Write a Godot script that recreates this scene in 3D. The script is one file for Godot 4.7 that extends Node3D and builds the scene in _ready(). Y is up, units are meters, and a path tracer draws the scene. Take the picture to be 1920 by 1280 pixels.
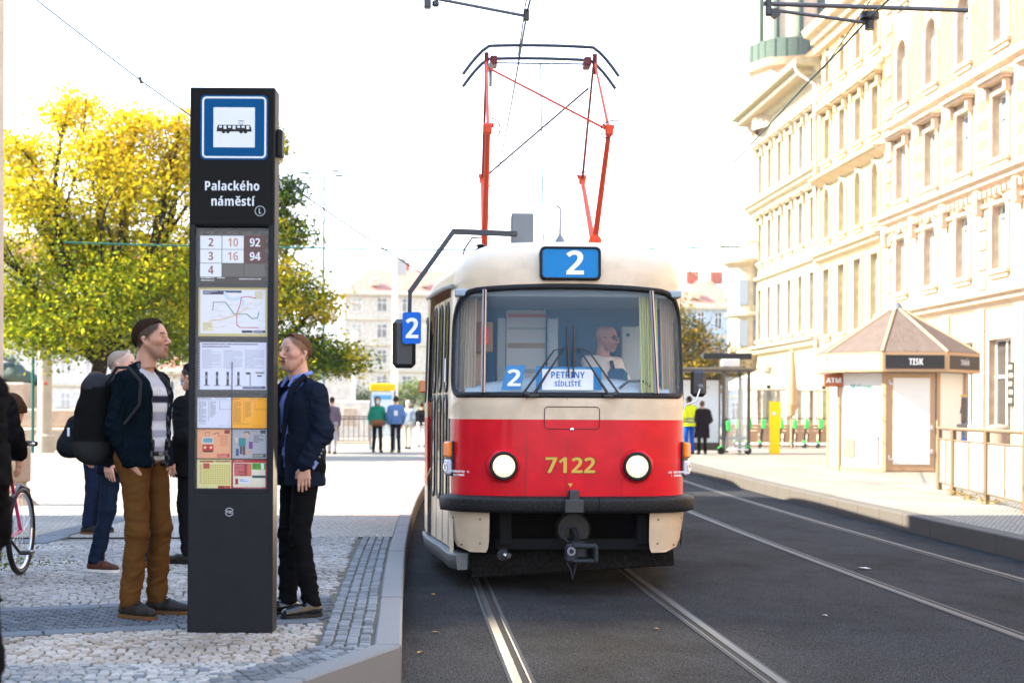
extends Node3D
# A tram stop on a sunny autumn morning: a red and cream tram pulls in, people wait beside the stop column.

func _ready() -> void:
	rng.seed = 7
	noise.seed = 5; noise.frequency = 1.0; noise.fractal_octaves = 2
	# camera: level, with the lens shifted up a little
	var cam := Camera3D.new()
	cam.name = "camera"
	cam.near = 0.1; cam.far = 900.0
	cam.projection = Camera3D.PROJECTION_FRUSTUM
	cam.size = 1280.0 / 2700.0 * cam.near
	cam.frustum_offset = Vector2(0, 133.0 / 2700.0 * cam.near)
	cam.position = Vector3(0, 1.474, 0)
	cam.rotation = Vector3(0, deg_to_rad(-4.2), deg_to_rad(0.3))
	var ca := CameraAttributesPhysical.new()
	ca.frustum_focal_length = 50.0; ca.frustum_focus_distance = 10.4; ca.exposure_aperture = 2.6
	ca.frustum_near = 0.1; ca.frustum_far = 900.0
	cam.attributes = ca
	cam.projection = Camera3D.PROJECTION_FRUSTUM
	cam.size = 1280.0 / 2700.0 * cam.near
	cam.frustum_offset = Vector2(0, 133.0 / 2700.0 * cam.near)
	add_child(cam)
	# sky
	var sk := ProceduralSkyMaterial.new()
	sk.sky_top_color = Color(0.6, 0.7, 0.84)
	sk.sky_horizon_color = Color(0.94, 0.945, 0.945)
	sk.sky_curve = 0.18
	sk.ground_bottom_color = Color(0.45, 0.44, 0.43); sk.ground_horizon_color = Color(0.8, 0.8, 0.8)
	sk.sun_angle_max = 20.0
	var sky := Sky.new()
	sky.sky_material = sk
	var e := Environment.new()
	e.background_mode = Environment.BG_SKY
	e.sky = sky
	e.background_energy_multiplier = 1.0
	e.tonemap_mode = Environment.TONE_MAPPER_LINEAR
	e.tonemap_exposure = 5.6
	e.sdfgi_enabled = true; e.ssao_enabled = true; e.ssil_enabled = true
	e.fog_enabled = true; e.fog_density = 0.00022; e.fog_light_color = Color(0.95, 0.96, 1.0)
	var we := WorldEnvironment.new()
	we.name = "environment"; we.environment = e
	add_child(we)
	# sun: square to the street from the left, 37 degrees high
	var sun := DirectionalLight3D.new()
	sun.name = "sun"
	sun.light_energy = 1.6; sun.light_color = Color(1.0, 0.95, 0.86); sun.light_angular_distance = 0.5
	sun.shadow_enabled = true
	sun.look_at_from_position(Vector3.ZERO, Vector3(0.8, -0.6, 0.0), Vector3.UP)
	add_child(sun)
	setting()
	houses()
	trees()
	tram()
	stop_column()
	street_things()
	people()
	far_things()
	overhead()
# ---------------------------------------------------------------- helpers
var used := {}
var mats := {}
var noise := FastNoiseLite.new()
var rng := RandomNumberGenerator.new()
const PAV := 0.21

func P3(x: float, y: float, z: float) -> Vector3:
	return Vector3(x, y, -z)

class MB:
	var v := PackedVector3Array()
	var n := PackedVector3Array()
	var t := PackedVector2Array()
	var c := PackedColorArray()
	var ix := PackedInt32Array()
	var col := Color.WHITE
	func vert(p: Vector3, nn: Vector3, uv := Vector2.ZERO) -> int:
		v.append(p); n.append(nn); t.append(uv); c.append(col)
		return v.size() - 1
	func tri(a: Vector3, b: Vector3, d: Vector3) -> void:
		var nn := (b - a).cross(d - a).normalized()
		var i := vert(a, nn); vert(b, nn); vert(d, nn)
		ix.append_array([i, i + 2, i + 1])
	func quad(a: Vector3, b: Vector3, d: Vector3, e: Vector3) -> void:
		var nn := (d - a).cross(e - b).normalized()
		var i := vert(a, nn, Vector2(0, 0)); vert(b, nn, Vector2(1, 0)); vert(d, nn, Vector2(1, 1)); vert(e, nn, Vector2(0, 1))
		ix.append_array([i, i + 2, i + 1, i, i + 3, i + 2])
	func oquad(a: Vector3, b: Vector3, d: Vector3, e: Vector3, o: Vector3) -> MB:
		if (d - a).cross(e - b).dot((a + b + d + e) * 0.25 - o) < 0.0: quad(a, e, d, b)
		else: quad(a, b, d, e)
		return self
	func otri(a: Vector3, b: Vector3, d: Vector3, o: Vector3) -> void:
		if (b - a).cross(d - a).dot((a + b + d) / 3.0 - o) < 0.0: tri(a, d, b)
		else: tri(a, b, d)
	func box(o: Vector3, s: Vector3, bev := 0.0, bs := Basis()) -> MB:
		var h := s * 0.5
		var q := []
		for k in 8:
			var sg := Vector3(1 if k & 1 else -1, 1 if k & 2 else -1, 1 if k & 4 else -1)
			var r := []
			for a in 3:
				var hh := h - Vector3(bev, bev, bev)
				hh[a] = h[a]
				r.append(o + bs * (hh * sg))
			q.append(r)
		for a in 3:
			var b1 := 1 << ((a + 1) % 3)
			var b2 := 1 << ((a + 2) % 3)
			for sgn in [0, 1 << a]:
				oquad(q[sgn][a], q[sgn | b1][a], q[sgn | b1 | b2][a], q[sgn | b2][a], o)
			if bev > 0.0:
				var x := (a + 1) % 3
				var y := (a + 2) % 3
				for s1 in [0, b1]:
					for s2 in [0, b2]:
						var k0: int = s1 | s2
						var k1: int = k0 | (1 << a)
						oquad(q[k0][x], q[k0][y], q[k1][y], q[k1][x], o)
		if bev > 0.0:
			for k in 8: otri(q[k][0], q[k][1], q[k][2], o)
		return self
	func tube(pts: Array, r, sides := 8, caps := true) -> MB:
		var m := pts.size()
		var side := Vector3.ZERO
		var base := v.size()
		var dl := Vector3.ZERO
		for i in m:
			var d: Vector3 = (pts[mini(i + 1, m - 1)] - pts[maxi(i - 1, 0)]).normalized()
			if i == 0:
				side = d.cross(Vector3.UP if absf(d.y) < 0.9 else Vector3.RIGHT).normalized()
			else:
				side = (side - d * side.dot(d)).normalized()
			var up := side.cross(d)
			var rr: float = r[i] if r is Array else r
			for k in sides + 1:
				var a := TAU * k / sides
				var nn := side * cos(a) + up * sin(a)
				vert(pts[i] + nn * rr, nn, Vector2(float(k) / sides, i))
			dl = d
		for i in m - 1:
			for k in sides:
				var a := base + i * (sides + 1) + k
				var b := a + sides + 1
				ix.append_array([a, a + 1, b, a + 1, b + 1, b])
		if caps:
			for e in 2:
				var i := 0 if e == 0 else m - 1
				var d: Vector3 = (pts[0] - pts[1]).normalized() if e == 0 else (pts[m - 1] - pts[m - 2]).normalized()
				var c0 := vert(pts[i], d)
				for k in sides + 1: vert(v[base + i * (sides + 1) + k], d)
				for k in sides:
					if e == 0: ix.append_array([c0, c0 + 2 + k, c0 + 1 + k])
					else: ix.append_array([c0, c0 + 1 + k, c0 + 2 + k])
		return self
	func lathe(pr: Array, sides := 24, xf := Transform3D()) -> MB:
		for i in pr.size() - 1:
			var a: Vector2 = pr[i]
			var b: Vector2 = pr[i + 1]
			var e := (b - a)
			if e.length() < 1e-6: continue
			var m := Vector2(e.y, -e.x).normalized()
			var base := v.size()
			for k in sides + 1:
				var g := TAU * k / sides
				var dr := Vector3(cos(g), 0, sin(g))
				var nn := xf.basis * (dr * m.x + Vector3(0, m.y, 0))
				vert(xf * (dr * a.x + Vector3(0, a.y, 0)), nn.normalized(), Vector2(float(k) / sides, 0))
				vert(xf * (dr * b.x + Vector3(0, b.y, 0)), nn.normalized(), Vector2(float(k) / sides, 1))
			for k in sides:
				var q := base + k * 2
				ix.append_array([q, q + 2, q + 1, q + 1, q + 2, q + 3])
		return self
	func extrude(poly: PackedVector2Array, depth: float, xf := Transform3D(), back := true) -> MB:
		var p := poly.duplicate()
		if Geometry2D.is_polygon_clockwise(p): p.reverse()
		var tr := Geometry2D.triangulate_polygon(p)
		var nz := (xf.basis * Vector3(0, 0, 1)).normalized()
		for f in (2 if back else 1):
			var base := v.size()
			for q in p: vert(xf * Vector3(q.x, q.y, depth if f == 0 else 0.0), nz if f == 0 else -nz, q)
			for i in range(0, tr.size(), 3):
				var a := p[tr[i]]; var b := p[tr[i + 1]]; var d := p[tr[i + 2]]
				var ccw := (b - a).cross(d - a) > 0.0
				if ccw == (f == 0): ix.append_array([base + tr[i], base + tr[i + 2], base + tr[i + 1]])
				else: ix.append_array([base + tr[i], base + tr[i + 1], base + tr[i + 2]])
		for i in p.size():
			var a := p[i]; var b := p[(i + 1) % p.size()]
			quad(xf * Vector3(a.x, a.y, 0), xf * Vector3(b.x, b.y, 0), xf * Vector3(b.x, b.y, depth), xf * Vector3(a.x, a.y, depth))
		return self
	# a smooth surface through rows of points (all rows equally long); closed joins each row's end to its start
	func rows(rw: Array, closed := false, flip := false) -> MB:
		var nv := rw.size()
		var nu: int = rw[0].size()
		var base := v.size()
		for j in nv:
			for i in nu:
				var a: Vector3 = rw[j][posmod(i + 1, nu) if closed else mini(i + 1, nu - 1)] - rw[j][posmod(i - 1, nu) if closed else maxi(i - 1, 0)]
				var b: Vector3 = rw[mini(j + 1, nv - 1)][i] - rw[maxi(j - 1, 0)][i]
				var nn := a.cross(b).normalized() * (-1.0 if flip else 1.0)
				vert(rw[j][i], nn, Vector2(float(i) / maxi(nu - 1, 1), float(j) / maxi(nv - 1, 1)))
		for j in nv - 1:
			for i in (nu if closed else nu - 1):
				var a := base + j * nu + i
				var b := base + j * nu + (i + 1) % nu
				var d := a + nu
				var e := b + nu
				if flip: ix.append_array([a, b, d, b, e, d])
				else: ix.append_array([a, d, b, b, d, e])
		return self
	func mesh() -> ArrayMesh:
		var am := ArrayMesh.new()
		if v.is_empty(): return am
		var ar := []
		ar.resize(Mesh.ARRAY_MAX)
		ar[Mesh.ARRAY_VERTEX] = v; ar[Mesh.ARRAY_NORMAL] = n; ar[Mesh.ARRAY_TEX_UV] = t; ar[Mesh.ARRAY_COLOR] = c; ar[Mesh.ARRAY_INDEX] = ix
		am.add_surface_from_arrays(Mesh.PRIMITIVE_TRIANGLES, ar)
		return am

# distance field on a grid, meshed as surface nets
class SDF:
	var o: Vector3
	var cell: float
	var nx: int
	var ny: int
	var nz: int
	var f := PackedFloat32Array()
	func _init(lo: Vector3, hi: Vector3, cl: float) -> void:
		o = lo; cell = cl
		nx = int((hi.x - lo.x) / cl) + 2; ny = int((hi.y - lo.y) / cl) + 2; nz = int((hi.z - lo.z) / cl) + 2
		f.resize(nx * ny * nz); f.fill(9.0)
	func cap(a: Vector3, b: Vector3, ra: float, rb: float, k := 0.03, cut := false) -> void:
		var m := maxf(ra, rb) + k + cell * 2.0
		var lo := (a.min(b) - Vector3(m, m, m) - o) / cell
		var hi := (a.max(b) + Vector3(m, m, m) - o) / cell
		var x0 := clampi(int(lo.x), 0, nx); var x1 := clampi(int(hi.x) + 1, 0, nx)
		var y0 := clampi(int(lo.y), 0, ny); var y1 := clampi(int(hi.y) + 1, 0, ny)
		var z0 := clampi(int(lo.z), 0, nz); var z1 := clampi(int(hi.z) + 1, 0, nz)
		var ab := b - a
		var il := 1.0 / maxf(ab.length_squared(), 1e-9)
		var dr := rb - ra
		for z in range(z0, z1):
			for y in range(y0, y1):
				var w := (z * ny + y) * nx
				var p := Vector3(o.x + x0 * cell, o.y + y * cell, o.z + z * cell) - a
				for x in range(x0, x1):
					var h := clampf(p.dot(ab) * il, 0.0, 1.0)
					var d := (p - ab * h).length() - ra - dr * h
					p.x += cell
					var g := f[w + x]
					if cut:
						d = -d
						var e := k - absf(g - d)
						f[w + x] = maxf(g, d) + (e * e * 0.25 / k if e > 0.0 else 0.0)
					else:
						var e := k - absf(g - d)
						f[w + x] = minf(g, d) - (e * e * 0.25 / k if e > 0.0 else 0.0)
	func plane(nn: Vector3, d: float) -> void:   # keeps n.p < d
		var i := 0
		for z in nz:
			for y in ny:
				var q := nn.y * (o.y + y * cell) + nn.z * (o.z + z * cell) - d + nn.x * o.x
				for x in nx:
					if q > f[i]: f[i] = q
					q += nn.x * cell
					i += 1
	func cutbox(lo: Vector3, hi: Vector3) -> void:
		var c := (lo + hi) * 0.5
		var h := (hi - lo) * 0.5
		var i := 0
		for z in nz:
			var qz := absf(o.z + z * cell - c.z) - h.z
			for y in ny:
				var qy := maxf(absf(o.y + y * cell - c.y) - h.y, qz)
				for x in nx:
					if qy < cell * 2.0:
						var q := -maxf(absf(o.x + x * cell - c.x) - h.x, qy)
						if q > f[i]: f[i] = q
					i += 1
	func mesh(mb: MB, paint = null, wr = null, xf := Transform3D()) -> void:
		var id := PackedInt32Array()
		id.resize(f.size()); id.fill(-1)
		var sx := 1; var sy := nx; var sz := nx * ny
		var near := cell * 2.2
		var vs := PackedVector3Array()
		var ns := PackedVector3Array()
		var tris := PackedInt32Array()
		var offs := [0, sx, sy, sx + sy, sz, sx + sz, sy + sz, sx + sy + sz]
		var ed := [[0, 1], [2, 3], [4, 5], [6, 7], [0, 2], [1, 3], [4, 6], [5, 7], [0, 4], [1, 5], [2, 6], [3, 7]]
		for z in range(1, nz - 1):
			for y in range(1, ny - 1):
				var i := z * sz + y * sy
				for x in range(1, nx - 1):
					var q := f[i + x]
					if q > near or q < -near: continue
					var w := i + x
					var inside := 0
					for k in 8:
						if f[w + offs[k]] < 0.0: inside += 1
					if inside == 0 or inside == 8: continue
					var s := Vector3.ZERO
					var cnt := 0
					for e in ed:
						var a := f[w + offs[e[0]]]
						var b := f[w + offs[e[1]]]
						if (a < 0.0) != (b < 0.0):
							var tt := a / (a - b)
							var p0 := Vector3(e[0] & 1, (e[0] >> 1) & 1, e[0] >> 2)
							var p1 := Vector3(e[1] & 1, (e[1] >> 1) & 1, e[1] >> 2)
							s += p0.lerp(p1, tt); cnt += 1
					id[w] = vs.size()
					vs.append(o + (Vector3(x, y, z) + s / cnt) * cell)
					ns.append(Vector3(f[w + sx] + f[w + sx + sy] + f[w + sx + sz] + f[w + sx + sy + sz] - f[w] - f[w + sy] - f[w + sz] - f[w + sy + sz],
						f[w + sy] + f[w + sx + sy] + f[w + sy + sz] + f[w + sx + sy + sz] - f[w] - f[w + sx] - f[w + sz] - f[w + sx + sz],
						f[w + sz] + f[w + sx + sz] + f[w + sy + sz] + f[w + sx + sy + sz] - f[w] - f[w + sx] - f[w + sy] - f[w + sx + sy]).normalized())
					var n0 := f[w] < 0.0
					if n0 != (f[w + sx] < 0.0) and id[w - sy] >= 0 and id[w - sz] >= 0 and id[w - sy - sz] >= 0:
						_q(tris, id[w], id[w - sy], id[w - sy - sz], id[w - sz], n0)
					if n0 != (f[w + sy] < 0.0) and id[w - sx] >= 0 and id[w - sz] >= 0 and id[w - sx - sz] >= 0:
						_q(tris, id[w], id[w - sz], id[w - sx - sz], id[w - sx], n0)
					if n0 != (f[w + sz] < 0.0) and id[w - sx] >= 0 and id[w - sy] >= 0 and id[w - sx - sy] >= 0:
						_q(tris, id[w], id[w - sx], id[w - sx - sy], id[w - sy], n0)
		if wr != null:
			for i in vs.size(): vs[i] += ns[i] * float(wr.call(vs[i]))
			var an := PackedVector3Array(); an.resize(vs.size())
			for i in range(0, tris.size(), 3):
				var nn := (vs[tris[i + 2]] - vs[tris[i]]).cross(vs[tris[i + 1]] - vs[tris[i]])
				an[tris[i]] += nn; an[tris[i + 1]] += nn; an[tris[i + 2]] += nn
			for i in vs.size():
				if an[i].length_squared() > 1e-16: ns[i] = an[i].normalized()
		var base := mb.v.size()
		for i in vs.size():
			if paint != null: mb.col = paint.call(vs[i])
			mb.vert(xf * vs[i], (xf.basis * ns[i]).normalized())
		for k in tris: mb.ix.append(base + k)
	func _q(tr: PackedInt32Array, a: int, b: int, c: int, d: int, flip: bool) -> void:
		if flip: tr.append_array([a, c, b, a, d, c])
		else: tr.append_array([a, b, c, a, c, d])

func numbered(nm: String) -> String:
	if not used.has(nm):
		used[nm] = 0
		return nm
	used[nm] += 1
	return "%s_%03d" % [nm, used[nm]]

func tag(o: Node, label: String, cat: String, group := "", kind := "") -> Node:
	if label: o.set_meta("label", label)
	if cat: o.set_meta("category", cat)
	if group: o.set_meta("group", group)
	if kind: o.set_meta("kind", kind)
	return o

func thing(nm: String, label: String, cat: String, pos := Vector3.ZERO, turn := 0.0, group := "") -> Node3D:
	var o := Node3D.new()
	o.name = numbered(nm); o.position = pos; o.rotation.y = turn
	add_child(o)
	tag(o, label, cat, group)
	return o

func obj(nm: String, what, m: Material, parent: Node = null) -> MeshInstance3D:
	var o := MeshInstance3D.new()
	o.mesh = what.mesh() if what is MB else what
	o.material_override = m
	if parent == null:
		o.name = numbered(nm); add_child(o)
	else:
		o.name = nm; parent.add_child(o, true)
	return o

func structure(nm: String, what, m: Material, label: String, cat: String) -> MeshInstance3D:
	var o := obj(nm, what, m)
	tag(o, label, cat, "", "structure")
	return o

func copy(o: Node3D, nm: String, label: String, pos: Vector3, turn := 0.0) -> Node3D:
	var d: Node3D = o.duplicate()
	d.name = numbered(nm); d.position = pos; d.rotation.y = turn
	add_child(d); d.set_meta("label", label)
	return d

func lin(r: float, g: float, b: float, a := 1.0) -> Color:
	var q := Color(r, g, b).linear_to_srgb()
	q.a = a
	return q

var tx := {}
func ntex(key: String, freq: float, oct := 4, as_normal := false, lo := 0.0, hi := 1.0, size := 256, bump := 4.0, kind := FastNoiseLite.TYPE_SIMPLEX_SMOOTH) -> Texture2D:
	if tx.has(key): return tx[key]
	var f := FastNoiseLite.new()
	f.seed = 11 + tx.size(); f.frequency = freq; f.fractal_octaves = oct; f.noise_type = kind
	var t := NoiseTexture2D.new()
	t.width = size; t.height = size; t.seamless = true; t.noise = f; t.as_normal_map = as_normal; t.bump_strength = bump
	if not as_normal:
		var g := Gradient.new()
		g.set_color(0, Color(lo, lo, lo)); g.set_color(1, Color(hi, hi, hi))
		t.color_ramp = g
	tx[key] = t
	return t

func mat(key: String, c: Color, rough := 0.7, metal := 0.0) -> StandardMaterial3D:
	if mats.has(key): return mats[key]
	var m := StandardMaterial3D.new()
	m.resource_name = key; m.albedo_color = c; m.roughness = rough; m.metallic = metal
	m.metallic_specular = 0.5 if rough < 0.4 else (0.3 if rough < 0.6 else 0.18)
	mats[key] = m
	return m

# adds a grain of colour and relief, laid on by position
func grain(m: StandardMaterial3D, sc: float, col: Texture2D, nrm: Texture2D = null, strength := 0.5, world := false) -> StandardMaterial3D:
	m.uv1_triplanar = true; m.uv1_world_triplanar = world; m.uv1_scale = Vector3(sc, sc, sc)
	if col: m.albedo_texture = col
	if nrm:
		m.normal_enabled = true; m.normal_texture = nrm; m.normal_scale = strength
	return m

func glass(key: String, c: Color, a: float, rough := 0.02) -> StandardMaterial3D:
	if mats.has(key): return mats[key]
	var m := mat(key, c, rough)
	m.transparency = BaseMaterial3D.TRANSPARENCY_ALPHA
	m.albedo_color.a = a
	return m

var fonts := {}
func words(s: String, cap: float, xf: Transform3D, m: Material, parent: Node, nm := "lettering", weight := 700, sx := 1.0, depth := 0.002, face := "Droid Sans") -> MeshInstance3D:
	var k := face + str(weight)
	if not fonts.has(k):
		var f := SystemFont.new()
		f.font_names = [face]; f.font_weight = weight
		fonts[k] = f
	var t := TextMesh.new()
	t.text = s; t.font = fonts[k]; t.font_size = 48; t.depth = depth
	t.pixel_size = cap / (48.0 * 0.714); t.curve_step = 1.0
	var o := MeshInstance3D.new()
	o.mesh = t; o.material_override = m; o.name = nm
	o.transform = xf * Transform3D(Basis().scaled(Vector3(sx, 1, 1)), Vector3.ZERO)
	parent.add_child(o, true)
	return o

func rrect(w: float, h: float, r: float, seg := 5, c := Vector2.ZERO, r2 := -1.0) -> PackedVector2Array:
	var p := PackedVector2Array()
	for k in 4:
		var rr := r2 if (r2 >= 0.0 and k < 2) else r
		var o := Vector2((w / 2 - rr) * (1 if k == 0 or k == 3 else -1), (h / 2 - rr) * (1 if k < 2 else -1)) + c
		for i in seg + 1:
			var a := PI / 2 * (k + float(i) / seg)
			p.append(o + Vector2(cos(a), sin(a)) * rr)
	return p

func at(p: Vector3, yaw := 0.0) -> Transform3D:
	return Transform3D(Basis(Vector3.UP, yaw), p)
# ---------------------------------------------------------------- ground
func bend(z: float) -> float:
	var d := clampf(z - 10.0, 0.0, 55.0)
	return 0.00125 * d * d

# a level sheet between two edges given as functions of z
func sheet(x0: Callable, x1: Callable, z0: float, z1: float, y: float, step: float, nx := 1, uvs := 1.0, tint = null) -> MB:
	var mb := MB.new()
	var m := int(ceil((z1 - z0) / step))
	for j in m + 1:
		var z := z0 + (z1 - z0) * j / m
		for i in nx + 1:
			var x := lerpf(x0.call(z), x1.call(z), float(i) / nx)
			if tint != null: mb.col = tint.call(x, z)
			mb.vert(P3(x, y, z), Vector3.UP, Vector2(x, z) * uvs)
	for j in m:
		for i in nx:
			var a := j * (nx + 1) + i
			var d := a + nx + 1
			mb.ix.append_array([a, d, a + 1, a + 1, d, d + 1])
	return mb

func pixels(w: int, h: int, data: PackedByteArray) -> Texture2D:
	return ImageTexture.create_from_image(Image.create_from_data(w, h, false, Image.FORMAT_RGB8, data))

func cobble_texture() -> Array:
	# 1.6 m of small set stones: tone and height
	var n := 512
	var k := 26
	var tone := PackedByteArray(); tone.resize(n * n * 3)
	var hi := Image.create(n, n, false, Image.FORMAT_L8)
	var val := PackedFloat32Array()
	for i in k * k: val.append(rng.randf())
	for y in n:
		var r := int(float(y) * k / n)
		var fy := fposmod(float(y) * k / n, 1.0)
		for x in n:
			var u := float(x) * k / n + (0.5 if r % 2 else 0.0) + 0.12 * sin(y * 0.11)
			var q := int(floor(u)) % k
			var fx := fposmod(u, 1.0)
			var jn := val[r * k + q] * 0.06
			var ed := minf(minf(fx, 1.0 - fx), minf(fy, 1.0 - fy)) - jn
			var hh := clampf(ed * 7.0, 0.0, 1.0)
			var b := lerpf(0.5, 0.80 + 0.2 * val[r * k + q], clampf(hh * 1.6, 0.0, 1.0))
			b += (rng.randf() - 0.5) * 0.08
			var i := (y * n + x) * 3
			tone[i] = int(clampf(b, 0, 1) * 255); tone[i + 1] = int(clampf(b * 0.99, 0, 1) * 255); tone[i + 2] = int(clampf(b * 0.96, 0, 1) * 255)
			hi.set_pixel(x, y, Color(hh, hh, hh))
	hi.convert(Image.FORMAT_RGB8)
	hi.bump_map_to_normal_map(3.0)
	return [pixels(n, n, tone), ImageTexture.create_from_image(hi)]

func asphalt_texture() -> Array:
	var n := 512
	var tone := PackedByteArray(); tone.resize(n * n * 3)
	var hi := PackedByteArray(); hi.resize(n * n * 3)
	for i in n * n:
		var r := rng.randf()
		var b := 0.42 + 0.4 * r
		if r > 0.93: b = 1.0
		elif r < 0.13: b = 0.12
		var v := int(clampf(b, 0, 1) * 255)
		tone[i * 3] = v; tone[i * 3 + 1] = v; tone[i * 3 + 2] = v
		var h := int(r * 255)
		hi[i * 3] = h; hi[i * 3 + 1] = h; hi[i * 3 + 2] = h
	var im := Image.create_from_data(n, n, false, Image.FORMAT_RGB8, hi)
	im.resize(512, 512, Image.INTERPOLATE_LANCZOS)
	im.bump_map_to_normal_map(2.0)
	return [pixels(n, n, tone), ImageTexture.create_from_image(im)]

func kerb_x(z: float) -> float:
	return -0.02 + bend(z) * 1.25 if z > 7.8 else -0.02 - (7.8 - z) * 0.457

func pave_tint(x: float, z: float) -> Color:
	var v := 0.88 + 0.16 * noise.get_noise_2d(x * 0.45, z * 0.45) + 0.1 * noise.get_noise_2d(x * 2.1, z * 2.1)
	var w := noise.get_noise_2d(x * 0.3 + 40.0, z * 0.3) * 0.06
	return Color(v + w, v, v - w)

func setting() -> void:
	var at_ := asphalt_texture()
	var am := mat("asphalt", lin(0.088, 0.09, 0.096), 0.85)
	am.albedo_texture = at_[0]; am.normal_enabled = true; am.normal_texture = at_[1]; am.normal_scale = 1.6
	am.vertex_color_use_as_albedo = true
	var tint := func(x: float, z: float) -> Color:
		var v := 0.82 + 0.38 * noise.get_noise_2d(x * 0.5, z * 0.35) + 0.3 * noise.get_noise_2d(x * 2.5 + 9.0, z * 1.6) + 0.1 * noise.get_noise_2d(x * 9.0, z * 7.0)
		for r in [0.615, 2.055, 4.07, 5.51]:
			var d := absf(x - r - bend(z))
			v += 0.16 * exp(-pow((d - 0.22) / 0.14, 2.0))
			if d < 0.13: v += 0.1
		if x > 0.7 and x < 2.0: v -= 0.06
		return Color(v, v * 0.995, v * 1.0)
	structure("road", sheet(func(_z): return -9.0, func(z): return 6.75 + bend(z), -6.0, 30.0, 0.0, 0.12, 120, 0.42, tint), am, "dark grey asphalt roadway carrying two pairs of tram rails", "road")
	structure("far_road", sheet(func(_z): return -9.0, func(z): return 6.75 + bend(z), 30.0, 260.0, 0.0, 2.0, 4, 0.8, tint), am, "far stretch of the asphalt roadway beyond the tram", "road")
	var ct := cobble_texture()
	var pm := mat("set_stones", lin(0.44, 0.42, 0.39), 0.8)
	pm.albedo_texture = ct[0]; pm.normal_enabled = true; pm.normal_texture = ct[1]; pm.normal_scale = 1.0
	pm.vertex_color_use_as_albedo = true
	var bed := mat("mortar_bed", lin(0.17, 0.155, 0.13), 0.95)
	grain(bed, 9.0, ntex("dirt", 0.03, 4, false, 0.55, 1.0), ntex("rough_n", 0.06, 4, true), 0.8, true)
	var gm := mat("far_ground", lin(0.3, 0.29, 0.27), 0.9)
	var gb := MB.new()
	gb.quad(P3(-600, -0.06, -40), P3(600, -0.06, -40), P3(600, -0.06, 850), P3(-600, -0.06, 850))
	structure("ground", gb, gm, "flat ground of the city reaching to the horizon", "ground")
	# left pavement
	var lp := thing("pavement", "tram platform pavement of pale mosaic cobbles on the left, with a dark cobble band", "pavement")
	lp.set_meta("kind", "structure")
	obj("bed", sheet(func(_z): return -7.0, func(z): return kerb_x(z) - 0.1, 4.0, 14.6, PAV - 0.013, 0.3), bed, lp)
	obj("far_cobbles", sheet(func(_z): return -70.0, func(z): return kerb_x(z) - 0.15, 14.6, 64.0, PAV, 0.8, 40, 0.62, pave_tint), pm, lp)
	obj("plaza", sheet(func(_z): return -150.0, func(_z): return 30.0, 64.0, 260.0, PAV - 0.06, 6.0, 8, 0.62, pave_tint), pm, lp)
	obj("near_edge", sheet(func(_z): return -70.0, func(_z): return -7.0, -6.0, 14.6, PAV, 2.0, 6, 0.62, pave_tint), pm, lp)
	var dark := Color(0.105, 0.115, 0.13)
	var spots := []   # [x, z, turn, colour, sx, sz]
	var inband := func(x: float, z: float) -> float: return z - (8.82 + 0.29 * (x + 0.45))
	var z := 5.6
	var row := 0
	while z < 14.7:
		var x := -0.5 - 0.07 * rng.randf()
		var lim := -(0.36 + 0.017 * z) * z * 0.62 - 0.9
		while x > lim:
			var xx := x + (rng.randf() - 0.5) * 0.014
			var zz := z + 0.03 * sin(x * 3.1 + row * 0.25) + 0.16 * (x + 0.5) + (rng.randf() - 0.5) * 0.012
			var b: float = inband.call(xx, zz)
			if xx < kerb_x(zz) - 0.475 and (b < -0.1 or b > 1.2):
				var g := 0.33 + 0.17 * rng.randf()
				if rng.randf() < 0.13: g *= 0.62
				var wv := 0.03 * rng.randf()
				var q := 0.78 + 0.28 * noise.get_noise_2d(xx * 0.7, zz * 0.7)
				wv += 0.012 + 0.035 * smoothstep(8.6, 8.2, zz)
				spots.append([xx, zz, (rng.randf() - 0.5) * 0.24 + 0.16, Color((g + wv) * q, g * q, (g - wv) * q), 0.046 + 0.01 * rng.randf(), 0.043 + 0.008 * rng.randf()])
			x -= 0.055 + 0.006 * rng.randf()
		z += 0.0525
		row += 1
	# dark cobbles between the two slab lines, laid aslant
	for i in range(-4, 92):
		for j in 16:
			var xx := -0.52 - i * 0.062 + j * 0.024 + (rng.randf() - 0.5) * 0.008
			var zz: float = 8.82 + 0.29 * (xx + 0.45) + 0.1 + j * 0.062 + (rng.randf() - 0.5) * 0.008
			if xx < kerb_x(zz) - 0.475 and j * 0.062 < 0.94:
				var v := 0.75 + 0.5 * rng.randf()
				spots.append([xx, zz, 0.25, dark * v, 0.055, 0.055])
	# rows of grey cobbles along the kerb
	z = 5.4
	while z < 14.7:
		for j in 4:
			var kx := kerb_x(z) - 0.2 - j * 0.071
			var v := 0.8 + 0.8 * rng.randf()
			spots.append([kx + (rng.randf() - 0.5) * 0.008, z + j * 0.02 + (rng.randf() - 0.5) * 0.012, (rng.randf() - 0.5) * 0.12 + (0.43 if z < 7.7 else 0.0), Color(0.15, 0.16, 0.17) * v, 0.06, 0.062 + 0.012 * rng.randf()])
		z += 0.078
	var cm := mat("cobble", Color.WHITE, 0.72)
	cm.vertex_color_use_as_albedo = true
	grain(cm, 14.0, ntex("stone", 0.05, 4, false, 0.72, 1.0), ntex("stone_n", 0.07, 4, true), 0.5, true)
	var eye := Vector2(0, 0)
	var shown := []
	var rest := []
	for s in spots:
		var px: float = 765.0 + s[0] * 2700.0 / s[1]
		var py: float = 772.0 + 2700.0 * 1.264 / s[1]
		if px > 5 and py < 1285: shown.append(s)
		else: rest.append(s)
	shown.sort_custom(func(a, b): return a[1] < b[1])
	var shapes := {}
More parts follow.
